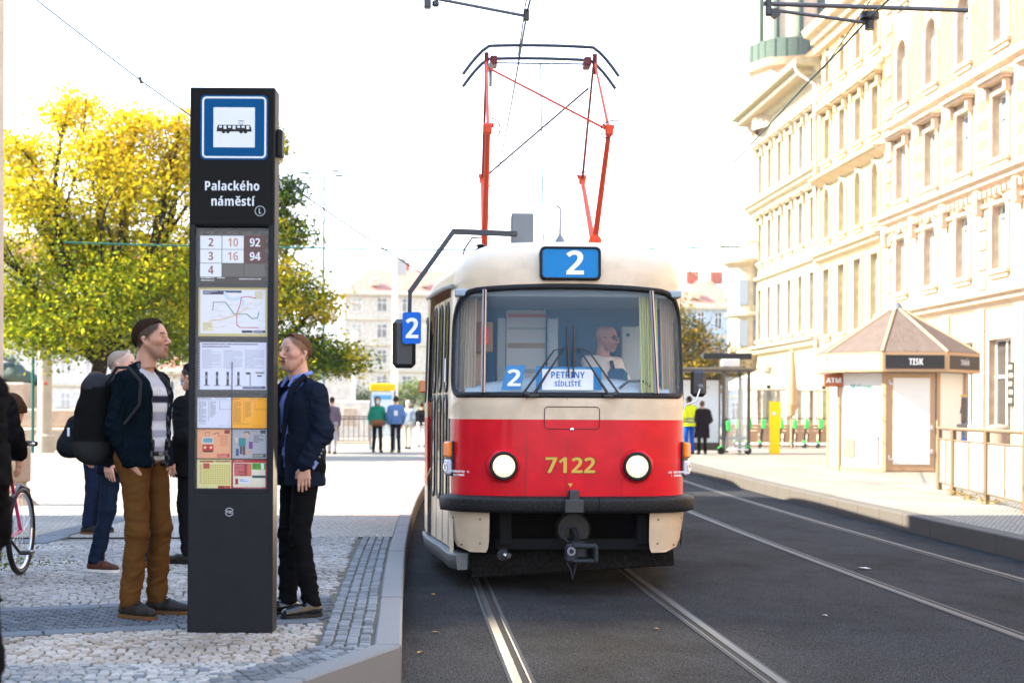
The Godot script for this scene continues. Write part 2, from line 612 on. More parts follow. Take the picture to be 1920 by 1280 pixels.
	for i in shown.size():
		if i >= 300:
			rest.append(shown[i]); continue
		var s = shown[i]
		var q: Color = s[3]
		var lv := snappedf(q.g, 0.05)
		var key := "%s_%d" % [lv, i % 2]
		if not shapes.has(key):
			var mb := MB.new()
			mb.col = Color(lv * 1.03, lv, lv * 0.95) if lv > 0.24 else Color(lv * 0.95, lv, lv * 1.06)
			mb.box(Vector3(0, -0.02, 0), Vector3(0.058, 0.04, 0.054), 0.005 if i % 2 else 0.008)
			shapes[key] = mb.mesh()
		var o := obj("cobble", shapes[key], cm, lp)
		o.position = P3(s[0], PAV + (noise.get_noise_2d(s[0] * 31.0, s[1] * 31.0)) * 0.004, s[1])
		o.rotation = Vector3((rng.randf() - 0.5) * 0.08, s[2], (rng.randf() - 0.5) * 0.08)
		o.scale = Vector3(s[4] / 0.056, 1, s[5] / 0.053)
	var cb := MB.new()
	cb.box(Vector3(0, -0.02, 0), Vector3(1, 0.04, 1), 0.0)
	var cb2 := MB.new()
	cb2.box(Vector3(0, -0.02, 0), Vector3(0.057, 0.04, 0.054), 0.006)
	var mm := MultiMesh.new()
	mm.transform_format = MultiMesh.TRANSFORM_3D; mm.use_colors = true
	mm.mesh = cb2.mesh(); mm.instance_count = rest.size()
	for i in rest.size():
		var s = rest[i]
		var bs := Basis.from_euler(Vector3((rng.randf() - 0.5) * 0.08, s[2], (rng.randf() - 0.5) * 0.08)) * Basis().scaled(Vector3(s[4] / 0.056, 1, s[5] / 0.053))
		mm.set_instance_transform(i, Transform3D(bs, P3(s[0], PAV + noise.get_noise_2d(s[0] * 31.0, s[1] * 31.0) * 0.004, s[1])))
		mm.set_instance_color(i, s[3])
	var mi := MultiMeshInstance3D.new()
	mi.name = "mosaic_cobbles"; mi.multimesh = mm; mi.material_override = cm
	mi.set_meta("kind", "stuff")
	lp.add_child(mi)
	# slabs that edge the dark band
	var sm := mat("granite_slab", lin(0.15, 0.165, 0.185), 0.7)
	grain(sm, 6.0, ntex("granite", 0.12, 3, false, 0.7, 1.0), ntex("rough_n", 0.06, 4, true), 0.25, true)
	for line in [0.0, 1.1]:
		var x := -0.5
		while x > -5.2:
			var w := 0.62 + 0.25 * rng.randf()
			var mb := MB.new()
			mb.box(Vector3(0, -0.03, 0), Vector3(w - 0.012, 0.06, 0.14), 0.006)
			var o := obj("slab", mb, sm, lp)
			var xc := x - w * 0.5
			o.position = P3(xc, PAV + 0.003, 8.82 + 0.29 * (xc + 0.45) + line)
			o.rotation.y = atan(0.29)
			x -= w * cos(atan(0.29))
	for q in [[-3.52, 14.3, 0.3], [-3.5, 15.1, 0.3], [-3.43, 15.9, 0.3], [-3.38, 16.7, 0.3]]:
		var mb := MB.new()
		mb.box(Vector3(0, -0.03, 0), Vector3(0.3, 0.07, 0.78), 0.006)
		var o := obj("slab", mb, sm, lp)
		o.position = P3(q[0], PAV + 0.006, q[1]); o.rotation.y = -0.09
	# kerb stones, left
	var km := mat("kerb_granite", lin(0.23, 0.23, 0.23), 0.75)
	grain(km, 5.0, ntex("granite", 0.12, 3, false, 0.7, 1.0), ntex("rough_n", 0.06, 4, true), 0.35, true)
	var lk := thing("kerb", "pale granite kerb of long stones along the left tram platform", "kerb")
	lk.set_meta("kind", "structure")
	kerb_run(lk, km, [[-1.64, 4.3], [-1.19, 5.27], [-0.83, 6.06], [-0.47, 6.84], [-0.02, 7.82]], 0.15, -1.0)
	var pts := []
	var zz := 7.82
	while zz < 62.0:
		pts.append([kerb_x(zz), zz])
		zz += 0.86 + 0.3 * rng.randf() if zz < 24.0 else 2.5
	kerb_run(lk, km, pts, 0.15, -1.0)
	# right pavement and kerb
	var rp := thing("pavement", "wide sunlit mosaic pavement on the right in front of the house fronts", "pavement")
	rp.set_meta("kind", "structure")
	obj("cobbles", sheet(func(z): return 6.45 + bend(z), func(_z): return 20.4, -6.0, 90.0, PAV, 0.5, 30, 0.62, pave_tint), mat("set_stones_right", Color.WHITE), rp)
	var pr: StandardMaterial3D = mats["set_stones_right"]
	pr.albedo_color = lin(0.33, 0.315, 0.29); pr.roughness = 0.8; pr.albedo_texture = ct[0]; pr.normal_enabled = true; pr.normal_texture = ct[1]; pr.vertex_color_use_as_albedo = true
	var rk := thing("kerb", "grey stone kerb along the sunlit pavement on the right", "kerb")
	rk.set_meta("kind", "structure")
	pts = []
	zz = 3.0
	while zz < 62.0:
		pts.append([6.22 + bend(zz), zz])
		zz += 0.95 + 0.1 * rng.randf() if zz < 30.0 else 3.0
	kerb_run(rk, mat("kerb_grey", lin(0.13, 0.12, 0.108), 0.85), pts, 0.25, 1.0)
	grain(mats["kerb_grey"], 5.0, ntex("granite", 0.12, 3, false, 0.7, 1.0), ntex("rough_n", 0.06, 4, true), 0.35, true)
	rails()
	litter()

func kerb_run(parent: Node3D, m: Material, pts: Array, w: float, side: float) -> void:
	for i in pts.size() - 1:
		var a := P3(pts[i][0], 0, pts[i][1])
		var b := P3(pts[i + 1][0], 0, pts[i + 1][1])
		var d := (b - a).normalized()
		var nn := Vector3(-d.z, 0, d.x) * side
		var mb := MB.new()
		var ln := a.distance_to(b) - 0.009
		var bs := Basis(nn * side, Vector3.UP, -d)
		mb.box(Vector3.ZERO, Vector3(w, 0.36, ln), 0.012, bs)
		var o := obj("kerb_stone", mb, m, parent)
		o.position = (a + b) * 0.5 + nn * w * 0.5 + Vector3(0, PAV - 0.18 + 0.004 + (rng.randf() - 0.5) * 0.006, 0)

func rails() -> void:
	var steel := mat("rail_steel", lin(0.07, 0.069, 0.067), 0.55, 0.5)
	var dull := mat("rail_dull", lin(0.06, 0.056, 0.052), 0.5, 0.7)
	var rust := mat("rail_groove", lin(0.03, 0.027, 0.025), 0.8)
	var seal := mat("rail_seal", lin(0.085, 0.084, 0.082), 0.85)
	grain(seal, 4.0, ntex("stone", 0.05, 4, false, 0.72, 1.0), null, 0.5, true)
	var names := ["left rail of the near track, running under the tram", "right rail of the near track, shining beside the tram", "left rail of the far track, next to the tram", "right rail of the far track, beside the right kerb"]
	var k := 0
	for rx in [0.615, 2.055, 4.07, 5.51]:
		var o := thing("tram_rail", names[k] + ", grooved steel set in asphalt", "rail", Vector3.ZERO, 0.0, "tram rails in the roadway")
		var inner := 1.0 if k % 2 == 0 else -1.0
		var strips := [["rail_head", -0.016, 0.022, 0.007, steel], ["groove", 0.022, 0.064, 0.003, rust], ["guard_lip", 0.064, 0.074, 0.006, dull], ["rail_shoulder", -0.03, -0.016, 0.0055, dull], ["joint_filler", -0.05, -0.03, 0.004, seal], ["joint_filler", 0.074, 0.098, 0.004, seal]]
		for s in strips:
			var a: float = rx + minf(s[1] * inner, s[2] * inner)
			var b: float = rx + maxf(s[1] * inner, s[2] * inner)
			obj(s[0], sheet(func(z): return a + bend(z), func(z): return b + bend(z), -6.0, 70.0, s[3], 0.8), s[4], o)
		k += 1

func litter() -> void:
	var lm := mat("fallen_leaf", lin(0.35, 0.2, 0.04), 0.7)
	var wm := mat("paper_scrap", lin(0.75, 0.74, 0.72), 0.8)
	var leaf := MB.new()
	leaf.rows([[Vector3(0, 0.004, -0.03), Vector3(0.0, 0.004, -0.03)], [Vector3(-0.018, 0.012, 0), Vector3(0.018, 0.01, 0)], [Vector3(0, 0.004, 0.035), Vector3(0, 0.004, 0.035)]])
	var lmesh := leaf.mesh()
	var spots := [[-0.55, 12.2, 1.0, "pavement by the kerb"], [-0.62, 12.9, 2.1, "pavement behind the suited man"], [0.22, 11.6, 0.4, "asphalt by the tram step"], [0.2, 9.6, 1.6, "asphalt close to the left kerb"], [0.09, 8.8, 2.6, "asphalt at the foot of the kerb"], [1.7, 9.7, 0.9, "asphalt between the near rails"], [-0.95, 10.6, 0.2, "mosaic beside the dark column"]]
	for s in spots:
		var o := obj("fallen_leaf", lmesh, lm)
		o.position = P3(s[0], PAV + 0.004 if s[0] < -0.1 else 0.004, s[1]); o.rotation.y = s[2]
		tag(o, "small brown fallen leaf on the " + s[3], "leaf", "fallen leaves")
	var ps := [[4.33, 13.4, "wider scrap between the far rails"], [3.05, 10.3, "tiny scrap nearer the camera between the tracks"]]
	for i in 2:
		var mb := MB.new()
		mb.rows([[Vector3(-0.07, 0.004, -0.03), Vector3(0.05, 0.012, -0.04)], [Vector3(-0.05, 0.02, 0.03), Vector3(0.08, 0.006, 0.035)]])
		var o := obj("paper_scrap", mb, wm)
		o.position = P3(ps[i][0], 0.004, ps[i][1])
		if i: o.scale = Vector3(0.3, 0.6, 0.5)
		tag(o, "white paper scrap on the asphalt, " + ps[i][2], "paper")
# ---------------------------------------------------------------- the tram (local: nose at z = 0, body towards -z, rails at y = 0)
var plan := PackedVector2Array()   # x, z along the outline from the middle of the nose down the right side, every 2 cm
var plan_len := 0.0

func make_plan() -> void:
	var key := [[0, 0], [0.25, -0.006], [0.5, -0.03], [0.7, -0.08], [0.84, -0.155], [0.93, -0.26], [0.98, -0.4], [1.005, -0.58], [1.06, -1.0], [1.15, -1.6], [1.225, -2.2], [1.25, -2.9], [1.25, -5.0], [1.25, -8.0], [1.25, -11.0], [1.2, -12.3], [1.06, -13.1], [0.9, -13.6], [0.5, -13.85], [0, -13.9]]
	var c := Curve2D.new()
	for i in key.size():
		var p := Vector2(key[i][0], key[i][1])
		var a := Vector2(key[maxi(i - 1, 0)][0], key[maxi(i - 1, 0)][1])
		var b := Vector2(key[mini(i + 1, key.size() - 1)][0], key[mini(i + 1, key.size() - 1)][1])
		var d := (b - a).normalized()
		if i == 0 or i == key.size() - 1: d = Vector2(1 if i == 0 else -1, 0)
		c.add_point(p, -d * p.distance_to(a) * 0.33, d * p.distance_to(b) * 0.33)
	c.bake_interval = 0.02
	plan_len = c.get_baked_length()
	for i in int(plan_len / 0.02) + 1: plan.append(c.sample_baked(i * 0.02, true))
	plan_len = 0.02 * (plan.size() - 1)

# point of the body shell: s metres round from the middle of the nose (right is +), y height, off outwards
func shell(s: float, y: float, off := 0.0) -> Vector3:
	var a := absf(s) / 0.02
	var i := clampi(int(a), 0, plan.size() - 2)
	var p := plan[i].lerp(plan[i + 1], clampf(a - i, 0, 1))
	var d := (plan[i + 1] - plan[i]).normalized()
	var nn := Vector2(-d.y, d.x)
	var ix := 0.0
	var iz := 0.0
	if y > 1.55:
		iz = 0.15 * (y - 1.55) / 1.05
		ix = 0.025 * (y - 1.55) / 1.05
	if y < 0.8: iz += (0.8 - y) * 0.05
	if y > 2.56:
		var t := clampf((y - 2.56) / 0.385, 0.0, 1.0)
		var k := 1.0 - sqrt(maxf(0.0, 1.0 - t * t))
		var kf := 1.0 - pow(maxf(0.0, 1.0 - pow(t, 2.8)), 1.0 / 2.2)
		ix += 0.56 * k
		iz += 0.62 * kf
	var x := (p.x + nn.x * off) * (1.0 - ix / 1.25)
	var z := -6.95 + (p.y + nn.y * off + 6.95) * (1.0 - iz / 6.95)
	return Vector3(x * signf(s) if s != 0.0 else 0.0, y, z)

func shell_rows(s0: float, s1: float, ys: Array, off := 0.0, ds := 0.06) -> Array:
	var rw := []
	var m := maxi(2, int(absf(s1 - s0) / ds))
	for y in ys:
		var r := []
		for i in m + 1: r.append(shell(lerpf(s0, s1, float(i) / m), y, off))
		rw.append(r)
	return rw

# the shell between an outer rectangle and a hole, both in (s, y)
func shell_ring(mb: MB, hole: PackedVector2Array, r: Rect2, steps := 5, off := 0.0) -> void:
	var rw := []
	var c := r.get_center()
	for j in steps + 1:
		var t := float(j) / steps
		var row := []
		for q in hole:
			var d := q - c
			var k := minf(r.size.x * 0.5 / maxf(absf(d.x), 1e-6), r.size.y * 0.5 / maxf(absf(d.y), 1e-6))
			var o := c + d * k
			var p := q.lerp(o, t)
			row.append(shell(p.x, p.y, off))
		rw.append(row)
	mb.rows(rw, true, false)

func shell_loop(poly: PackedVector2Array, off: float) -> Array:
	var r := []
	for q in poly: r.append(shell(q.x, q.y, off))
	return r

func grow(poly: PackedVector2Array, d: float) -> PackedVector2Array:
	var c := Vector2.ZERO
	for q in poly: c += q
	c /= poly.size()
	var out := PackedVector2Array()
	var m := poly.size()
	for i in m:
		var e := (poly[(i + 1) % m] - poly[(i + m - 1) % m]).normalized()
		var nn := Vector2(e.y, -e.x)
		out.append(poly[i] + nn * d)
	return out

# a window: rubber seal round a hole and a pane that fills it
func shell_window(parent: Node3D, nm: String, hole: PackedVector2Array, seal: Material, pane: Material, wide := 0.028) -> MeshInstance3D:
	var mb := MB.new()
	mb.rows([shell_loop(grow(hole, wide), 0.001), shell_loop(grow(hole, wide * 0.8), 0.012), shell_loop(grow(hole, wide * 0.2), 0.014), shell_loop(grow(hole, -wide * 0.35), 0.004), shell_loop(grow(hole, -wide * 0.4), -0.03)], true, true)
	var o := obj(nm, mb, seal, parent)
	var pm := MB.new()
	var rw := []
	var c := Vector2.ZERO
	for q in hole: c += q
	c /= hole.size()
	for k in [1.0, 0.85, 0.7, 0.5, 0.3, 0.0001]:
		var row := []
		for q in hole:
			var u: Vector2 = c + (q - c) * k
			row.append(shell(u.x, u.y, -0.006))
		rw.append(row)
	pm.rows(rw, true, true)
	obj("pane", pm, pane, o)
	return o

func dense(poly: PackedVector2Array, step: float) -> PackedVector2Array:
	var out := PackedVector2Array()
	for i in poly.size():
		var a := poly[i]; var b := poly[(i + 1) % poly.size()]
		var m := maxi(1, int(a.distance_to(b) / step))
		for k in m: out.append(a.lerp(b, float(k) / m))
	return out

func tram() -> void:
	make_plan()
	var t := thing("tram", "red and cream tram on line 2 pulling in at the stop, headlights lit", "tram", P3(1.335, 0, 11.64), -0.035)
	tram_shell(t, true)
	tram_front(t)
	tram_roof(t)
	tram_cab(t)
	var b := thing("tram_car", "second red and cream tram car coupled behind the leading tram", "tram", P3(1.335 + 0.53, 0, 26.7), -0.045)
	tram_shell(b, false)

func tram_shell(t: Node3D, full: bool) -> void:
	var cream := mat("cream_paint", lin(0.64, 0.5, 0.35), 0.32)
	cream.metallic_specular = 0.3; cream.clearcoat_enabled = true; cream.clearcoat = 0.12; cream.clearcoat_roughness = 0.1
	grain(cream, 1.3, ntex("soil", 0.012, 5, false, 0.87, 1.0), null)
	var red := mat("red_paint", lin(0.62, 0.006, 0.016), 0.35)
	red.metallic_specular = 0.25; red.clearcoat_enabled = true; red.clearcoat = 0.15; red.clearcoat_roughness = 0.08
	grain(red, 1.3, ntex("soil", 0.012, 4, false, 0.9, 1.0), null)
	var rub := mat("black_rubber", lin(0.012, 0.012, 0.013), 0.5)
	var pane := glass("clear_pane", Color(0.75, 0.87, 0.95), 0.06)
	pane.metallic_specular = 0.2
	var dark := glass("side_pane", Color(0.25, 0.3, 0.33), 0.12)
	var L := plan_len
	# red band below, cream skirt under it
	for sg in [1.0, -1.0]:
		var mb := MB.new()
		var s0 := 0.0
		var front := 1.13 if full else 0.0
		mb.rows(shell_rows(sg * s0, sg * (L if sg > 0 else 1.13), [0.78, 0.95, 1.12, 1.3, 1.418]), false, sg < 0)
		if sg < 0: mb.rows(shell_rows(-2.78, -L, [0.78, 0.95, 1.12, 1.3, 1.418]), false, true)
		obj("lower_panel", mb, red, t)
		var sk := MB.new()
		if sg > 0: sk.rows(shell_rows(1.2, L, [0.33, 0.5, 0.78], -0.004), false, false)
		else: sk.rows(shell_rows(-2.78, -L, [0.33, 0.5, 0.78], -0.004), false, true)
		obj("skirt", sk, cream, t)
	# front with the windscreen opening
	var hole := dense(rrect(2.2, 0.875, 0.13, 7, Vector2(0, 2.065), 0.3), 0.07)
	for i in hole.size():
		if hole[i].y > 2.2: hole[i].y -= 0.05 * pow(absf(hole[i].x) / 1.08, 2.0)
	var up := MB.new()
	shell_ring(up, hole, Rect2(-1.3, 1.418, 2.6, 1.142), 6)
	obj("front_panel", up, cream, t)
	shell_window(t, "windscreen", hole, rub, pane, 0.034)
	# roof
	var rf := MB.new()
	var loop := []
	for k in 11:
		var tt := float(k) / 10.0
		var y := 2.56 + 0.385 * sin(tt * PI * 0.5 * 0.96)
		var row := []
		var m := 150
		for i in range(-m, m): row.append(shell(L * float(i) / m, y))
		loop.append(row)
	var last: Array = loop[loop.size() - 1]
	for k in [0.6, 0.25, 0.02]:
		var row := []
		for p in last: row.append(Vector3(p.x * k, 2.943 + 0.05 * (1.0 - k * k), -6.95 + (p.z + 6.95) * (1.0 - (1.0 - k) * 0.08)))
		loop.append(row)
	rf.rows(loop, true, false)
	obj("roof", rf, cream, t)
	# side walls with windows, and the rear
	for sg in [1.0, -1.0]:
		var wall := MB.new()
		var x := 1.3
		if sg < 0: x = 2.78
		var holes := []
		while x + 1.5 < L - 2.0:
			var c: float = sg * (x + 0.75)
			var hl := dense(rrect(1.24, 0.78, 0.1, 4, Vector2(c, 1.98)), 0.1)
			shell_ring(wall, hl, Rect2(c - 0.75, 1.418, 1.5, 1.142), 2)
			holes.append(hl)
			x += 1.5
		wall.rows(shell_rows(sg * x, sg * L, [1.418, 2.0, 2.56]), false, sg < 0)
		obj("side_wall", wall, cream, t)
		for hl in holes: shell_window(t, "side_window", hl, rub, dark)
	if not full:
		var dr := MB.new()
		dr.rows(shell_rows(-1.13, -2.78, [0.3, 1.4, 2.5], -0.02), false, true)
		obj("door", dr, cream, t)
	# underframe, floor, ceiling, bogies
	var ub := mat("underframe", lin(0.012, 0.012, 0.012), 0.85)
	var fl := MB.new()
	fl.box(Vector3(0, 0.80, -6.95), Vector3(1.96, 0.1, 12.2), 0.01)
	obj("floor", fl, ub, t)
	var bx := MB.new()
	bx.box(Vector3(0, 0.56, -6.95), Vector3(1.7, 0.36, 8.0), 0.02)
	obj("equipment_box", bx, ub, t)
	var wm := mat("wheel_steel", lin(0.1, 0.09, 0.08), 0.5, 0.8)
	for bz in [-3.75, -10.15]:
		for az in [-0.95, 0.95]:
			for sg in [-1.0, 1.0]:
				var w := MB.new()
				w.lathe([Vector2(0, -0.05), Vector2(0.33, -0.05), Vector2(0.35, -0.02), Vector2(0.35, 0.05), Vector2(0, 0.05)], 20, Transform3D(Basis(Vector3.FORWARD, PI / 2), Vector3(sg * 0.74, 0.36, bz + az)))
				obj("wheel", w, wm, t)

func tram_front(t: Node3D) -> void:
	var cream: Material = mats["cream_paint"]
	var red: Material = mats["red_paint"]
	var rub: Material = mats["black_rubber"]
	var blk := mat("black_plastic", lin(0.014, 0.014, 0.016), 0.38)
	grain(blk, 3.0, ntex("stone", 0.05, 4, false, 0.72, 1.0), ntex("rough_n", 0.06, 4, true), 0.15)
	var chrome := mat("chrome", lin(0.6, 0.6, 0.62), 0.15, 1.0)
	var white := mat("white_print", lin(0.8, 0.8, 0.78), 0.6)
	var gold := mat("gold_print", lin(0.55, 0.36, 0.06), 0.45)
	var ink := mat("dark_outline", lin(0.06, 0.01, 0.01), 0.6)
	var blue := mat("sign_blue", lin(0.008, 0.12, 0.5), 0.5)
	var wblue := mat("sign_cyan", lin(0.006, 0.17, 0.42), 0.5)
	# windscreen pillars
	var al := mat("pillar_metal", lin(0.42, 0.38, 0.4), 0.35, 0.6)
	for sg in [-1.0, 1.0]:
		var p := []
		for k in 7: p.append(shell(sg * (0.72 - 0.025 * sg * (k / 6.0) * (1 if sg > 0 else 0)), lerpf(1.635, 2.485, k / 6.0), 0.012))
		obj("windscreen_pillar", MB.new().tube(p, 0.02, 8), al, t)
		var q := []
		for v in p: q.append(v + Vector3(0, 0, 0.021))
		obj("pillar_seal", MB.new().tube(q, 0.006, 6), rub, t)
	# bumper: a wrapped beam in two lengths
	var worn := mat("worn_rubber", lin(0.035, 0.034, 0.035), 0.55)
	grain(worn, 5.0, ntex("scuff", 0.03, 5, false, 0.35, 1.0), ntex("rough_n", 0.06, 4, true), 0.5)
	for sp in [[-1.14, 0.22], [0.225, 1.2]]:
		var rw := []
		for q in [[0.655, 0.0], [0.66, 0.07], [0.69, 0.095], [0.76, 0.1], [0.785, 0.085], [0.795, 0.0]]:
			rw.append(shell_rows(sp[0], sp[1], [q[0]], q[1], 0.05)[0])
		var mb := MB.new()
		mb.rows(rw, false, false)
		for e in [sp[0], sp[1]]:
			mb.oquad(shell(e, 0.66, 0.0), shell(e, 0.66, 0.09), shell(e, 0.79, 0.09), shell(e, 0.79, 0.0), shell((sp[0] + sp[1]) * 0.5, 0.72, -0.3))
		obj("bumper", mb, worn, t)
	var cb := MB.new()
	cb.box(shell(0.02, 0.8, 0.075), Vector3(0.085, 0.1, 0.1), 0.008)
	cb.box(shell(0.02, 0.72, 0.115), Vector3(0.16, 0.11, 0.07), 0.01)
	obj("coupler_socket", cb, blk, t)
	# headlights
	var lamp := mat("headlamp_lens", Color(1, 0.95, 0.85), 0.1)
	lamp.emission_enabled = true; lamp.emission = Color(1.0, 0.86, 0.62); lamp.emission_energy_multiplier = 0.16
	var bulb := mat("headlamp_bulb", Color(1, 0.97, 0.9), 0.1)
	bulb.emission_enabled = true; bulb.emission = Color(1.0, 0.95, 0.82); bulb.emission_energy_multiplier = 0.6
	var rib := glass("lens_glass", Color(0.7, 0.68, 0.6), 0.35, 0.2)
	for s in [-0.545, 0.545]:
		var o := shell(s, 1.04, 0.0)
		var xf := Transform3D(Basis(Vector3.RIGHT, PI / 2), o)
		var h := MB.new()
		h.lathe([Vector2(0.155, -0.09), Vector2(0.135, 0.03), Vector2(0.118, 0.05)], 32, xf)
		var hl := obj("headlight", h, red, t)
		obj("bezel", MB.new().lathe([Vector2(0.119, 0.03), Vector2(0.118, 0.064), Vector2(0.105, 0.074), Vector2(0.092, 0.068), Vector2(0.09, 0.05)], 32, xf), rub, hl)
		obj("lens", MB.new().lathe([Vector2(0.0, 0.075), Vector2(0.04, 0.073), Vector2(0.07, 0.067), Vector2(0.092, 0.056)], 28, xf * Transform3D(Basis(Vector3.RIGHT, PI), Vector3(0, 0.0, 0)).scaled_local(Vector3(1, -1, -1))), lamp, hl)
		obj("bulb", MB.new().lathe([Vector2(0, 0.084), Vector2(0.02, 0.081), Vector2(0.034, 0.074)], 16, xf), bulb, hl)
		for k in 7: obj("lens_rib", MB.new().tube([xf * Vector3(-0.072 + k * 0.024, 0.066 + 0.008 * (1.0 - absf(k - 3) / 3.0), -sqrt(0.0077 - pow(0.072 - k * 0.024, 2.0))), xf * Vector3(-0.072 + k * 0.024, 0.066 + 0.008 * (1.0 - absf(k - 3) / 3.0), sqrt(0.0077 - pow(0.072 - k * 0.024, 2.0)))], 0.0022, 4), rib, hl)
		var sl := SpotLight3D.new()
		sl.name = "headlamp_beam"; sl.position = o + Vector3(0, 0, 0.1); sl.light_energy = 1.2; sl.light_color = Color(1, 0.92, 0.78)
		sl.light_size = 0.09; sl.spot_angle = 40.0; sl.spot_range = 60.0; sl.spot_attenuation = 2.0; sl.shadow_enabled = true
		sl.rotation.x = -0.06; sl.rotation.y = PI
		t.add_child(sl, true)
	# fleet number, triangle, hatch
	words("7122", 0.132, Transform3D(Basis(), Vector3(0.0, 1.045, 0.0015)), ink, t, "fleet_number_outline", 700, 1.06, 0.002)
	var fn := words("7 1 2 2", 0.12, Transform3D(Basis(), Vector3(0.0, 1.045, 0.004)), gold, t, "fleet_number", 700, 0.93, 0.003)
	fn.mesh.text = "7122"; fn.transform = Transform3D(Basis().scaled(Vector3(1.13, 1.04, 1)), Vector3(0.0, 1.045, 0.004))
	obj("triangle_mark", MB.new().extrude(PackedVector2Array([Vector2(-0.022, 0.9), Vector2(0.018, 0.9), Vector2(-0.002, 0.868)]), 0.004, Transform3D(Basis(), Vector3.ZERO)), gold, t)
	var ht := []
	for q in grow(dense(rrect(0.45, 0.18, 0.03, 4, Vector2(0.01, 1.432)), 0.05), 0.0): ht.append(shell(q.x, q.y, 0.002))
	ht.append(ht[0])
	obj("hatch_seam", MB.new().tube(ht, 0.0035, 5, false), mat("seam_dark", lin(0.05, 0.03, 0.03), 0.7), t)
	obj("hatch_lock", MB.new().lathe([Vector2(0, 0.012), Vector2(0.014, 0.01), Vector2(0.016, 0)], 12, Transform3D(Basis(Vector3.RIGHT, PI / 2), Vector3(0.01, 1.338, 0))), chrome, t)
	for sg in [-1.0, 1.0]:
		for k in 2:
			var o := shell(sg * 0.95, 0.985 - k * 0.028, 0.004)
			words("OTEVŘENÍ PODVOZ." if k == 0 else "OL 3 PRAVÁ L", 0.016, Transform3D(Basis(Vector3.UP, sg * 0.72), o), white, t, "small_lettering")
	# indicators and side lamps
	var amber := mat("amber_lens", lin(0.75, 0.17, 0.01), 0.12)
	var clear := mat("clear_lens", lin(0.5, 0.52, 0.6), 0.08)
	for sg in [-1.0, 1.0]:
		var bs := Basis(Vector3.UP, sg * 1.0)
		var o := shell(sg * 1.09, 1.09, 0.03)
		var hd := MB.new()
		hd.box(o - bs.z * 0.02, Vector3(0.105, 0.29, 0.05), 0.012, bs)
		var hs := obj("lamp_housing", hd, blk, t)
		obj("indicator_lens", MB.new().box(o + Vector3(0, 0.075, 0) + bs.z * 0.012, Vector3(0.095, 0.13, 0.045), 0.014, bs), amber, hs)
		obj("side_lamp_lens", MB.new().box(o + Vector3(0, -0.072, 0) + bs.z * 0.01, Vector3(0.09, 0.125, 0.04), 0.014, bs), clear, hs)
		obj("lens_ring", MB.new().lathe([Vector2(0.034, 0.0), Vector2(0.034, 0.006), Vector2(0.026, 0.006), Vector2(0.024, 0.0)], 16, Transform3D(bs * Basis(Vector3.RIGHT, PI / 2), o + Vector3(0, -0.072, 0) + bs.z * 0.031)), chrome, hs)
	var sl2 := shell(-3.1, 1.72, 0.03)
	obj("side_indicator", MB.new().box(sl2, Vector3(0.07, 0.12, 0.07), 0.012), amber, t)
	# cream valances under the bumper
	for sg in [-1.0, 1.0]:
		var prof := [[0.655, 0.66, 1.16], [0.6, 0.66, 1.17], [0.5, 0.665, 1.165], [0.42, 0.67, 1.12], [0.36, 0.68, 1.02], [0.325, 0.7, 0.85]]
		var rw := []
		for q in prof: rw.append(shell_rows(sg * q[1], sg * q[2], [q[0]], 0.012 - 0.05 * (0.655 - q[0]), 0.05)[0])
		var m0: int = rw[0].size()
		for k in rw.size():
			var r := []
			for i in 12: r.append(shell(sg * lerpf(prof[k][1], prof[k][2], i / 11.0), prof[k][0], 0.012 - 0.12 * (0.655 - prof[k][0])))
			rw[k] = r
		var mb := MB.new()
		mb.rows(rw, false, sg < 0)
		obj("valance", mb, cream, t)
		var bolts := MB.new()
		for q in [[0.74, 0.6], [1.05, 0.6], [0.75, 0.4], [0.95, 0.38]]: bolts.lathe([Vector2(0, 0.008), Vector2(0.008, 0.006), Vector2(0.01, 0)], 8, Transform3D(Basis(Vector3.RIGHT, PI / 2), shell(sg * q[0], q[1], 0.012 - 0.12 * (0.655 - q[1]))))
		obj("valance_bolts", bolts, mat("bolt_steel", lin(0.2, 0.17, 0.14), 0.6, 0.5), t)
	# dark well behind, with cross beams
	var ub: Material = mats["underframe"]
	var well := MB.new()
	well.box(Vector3(0, 0.5, -0.95), Vector3(1.9, 0.5, 0.06))
	obj("well_back", well, ub, t)
	obj("cross_beam", MB.new().box(Vector3(0.05, 0.38, -0.3), Vector3(1.3, 0.09, 0.09), 0.01), ub, t)
	for x in [-0.52, 0.62]: obj("bracket", MB.new().box(Vector3(x, 0.52, -0.35), Vector3(0.1, 0.28, 0.3), 0.01), ub, t)
	obj("draw_plate", MB.new().lathe([Vector2(0, 0.02), Vector2(0.13, 0.02), Vector2(0.15, 0), Vector2(0.15, -0.04)], 20, Transform3D(Basis(Vector3.RIGHT, PI / 2), Vector3(0.05, 0.5, -0.3))), mat("oily_steel", lin(0.03, 0.028, 0.026), 0.4, 0.4), t)
	# track guard board hanging low and a little askew
	var apm := mat("guard_board", lin(0.022, 0.019, 0.017), 0.75)
	grain(apm, 3.0, ntex("scuff", 0.03, 5, false, 0.35, 1.0), null)
	obj("track_guard", MB.new().box(Vector3(0.05, 0.235, -0.42), Vector3(1.72, 0.2, 0.035), 0.008, Basis(Vector3.BACK, 0.065) * Basis(Vector3.RIGHT, -0.25)), apm, t)
	# coupling
	var iron := mat("coupling_iron", lin(0.025, 0.026, 0.03), 0.5, 0.2)
	var cp := MB.new()
	cp.tube([Vector3(0.05, 0.5, -0.3), Vector3(0.055, 0.4, -0.1)], 0.035, 10)
	cp.box(Vector3(0.06, 0.36, -0.02), Vector3(0.15, 0.13, 0.2), 0.02)
	cp.box(Vector3(0.0, 0.34, 0.06), Vector3(0.1, 0.15, 0.12), 0.02)
	var cpl := obj("coupling", cp, iron, t)
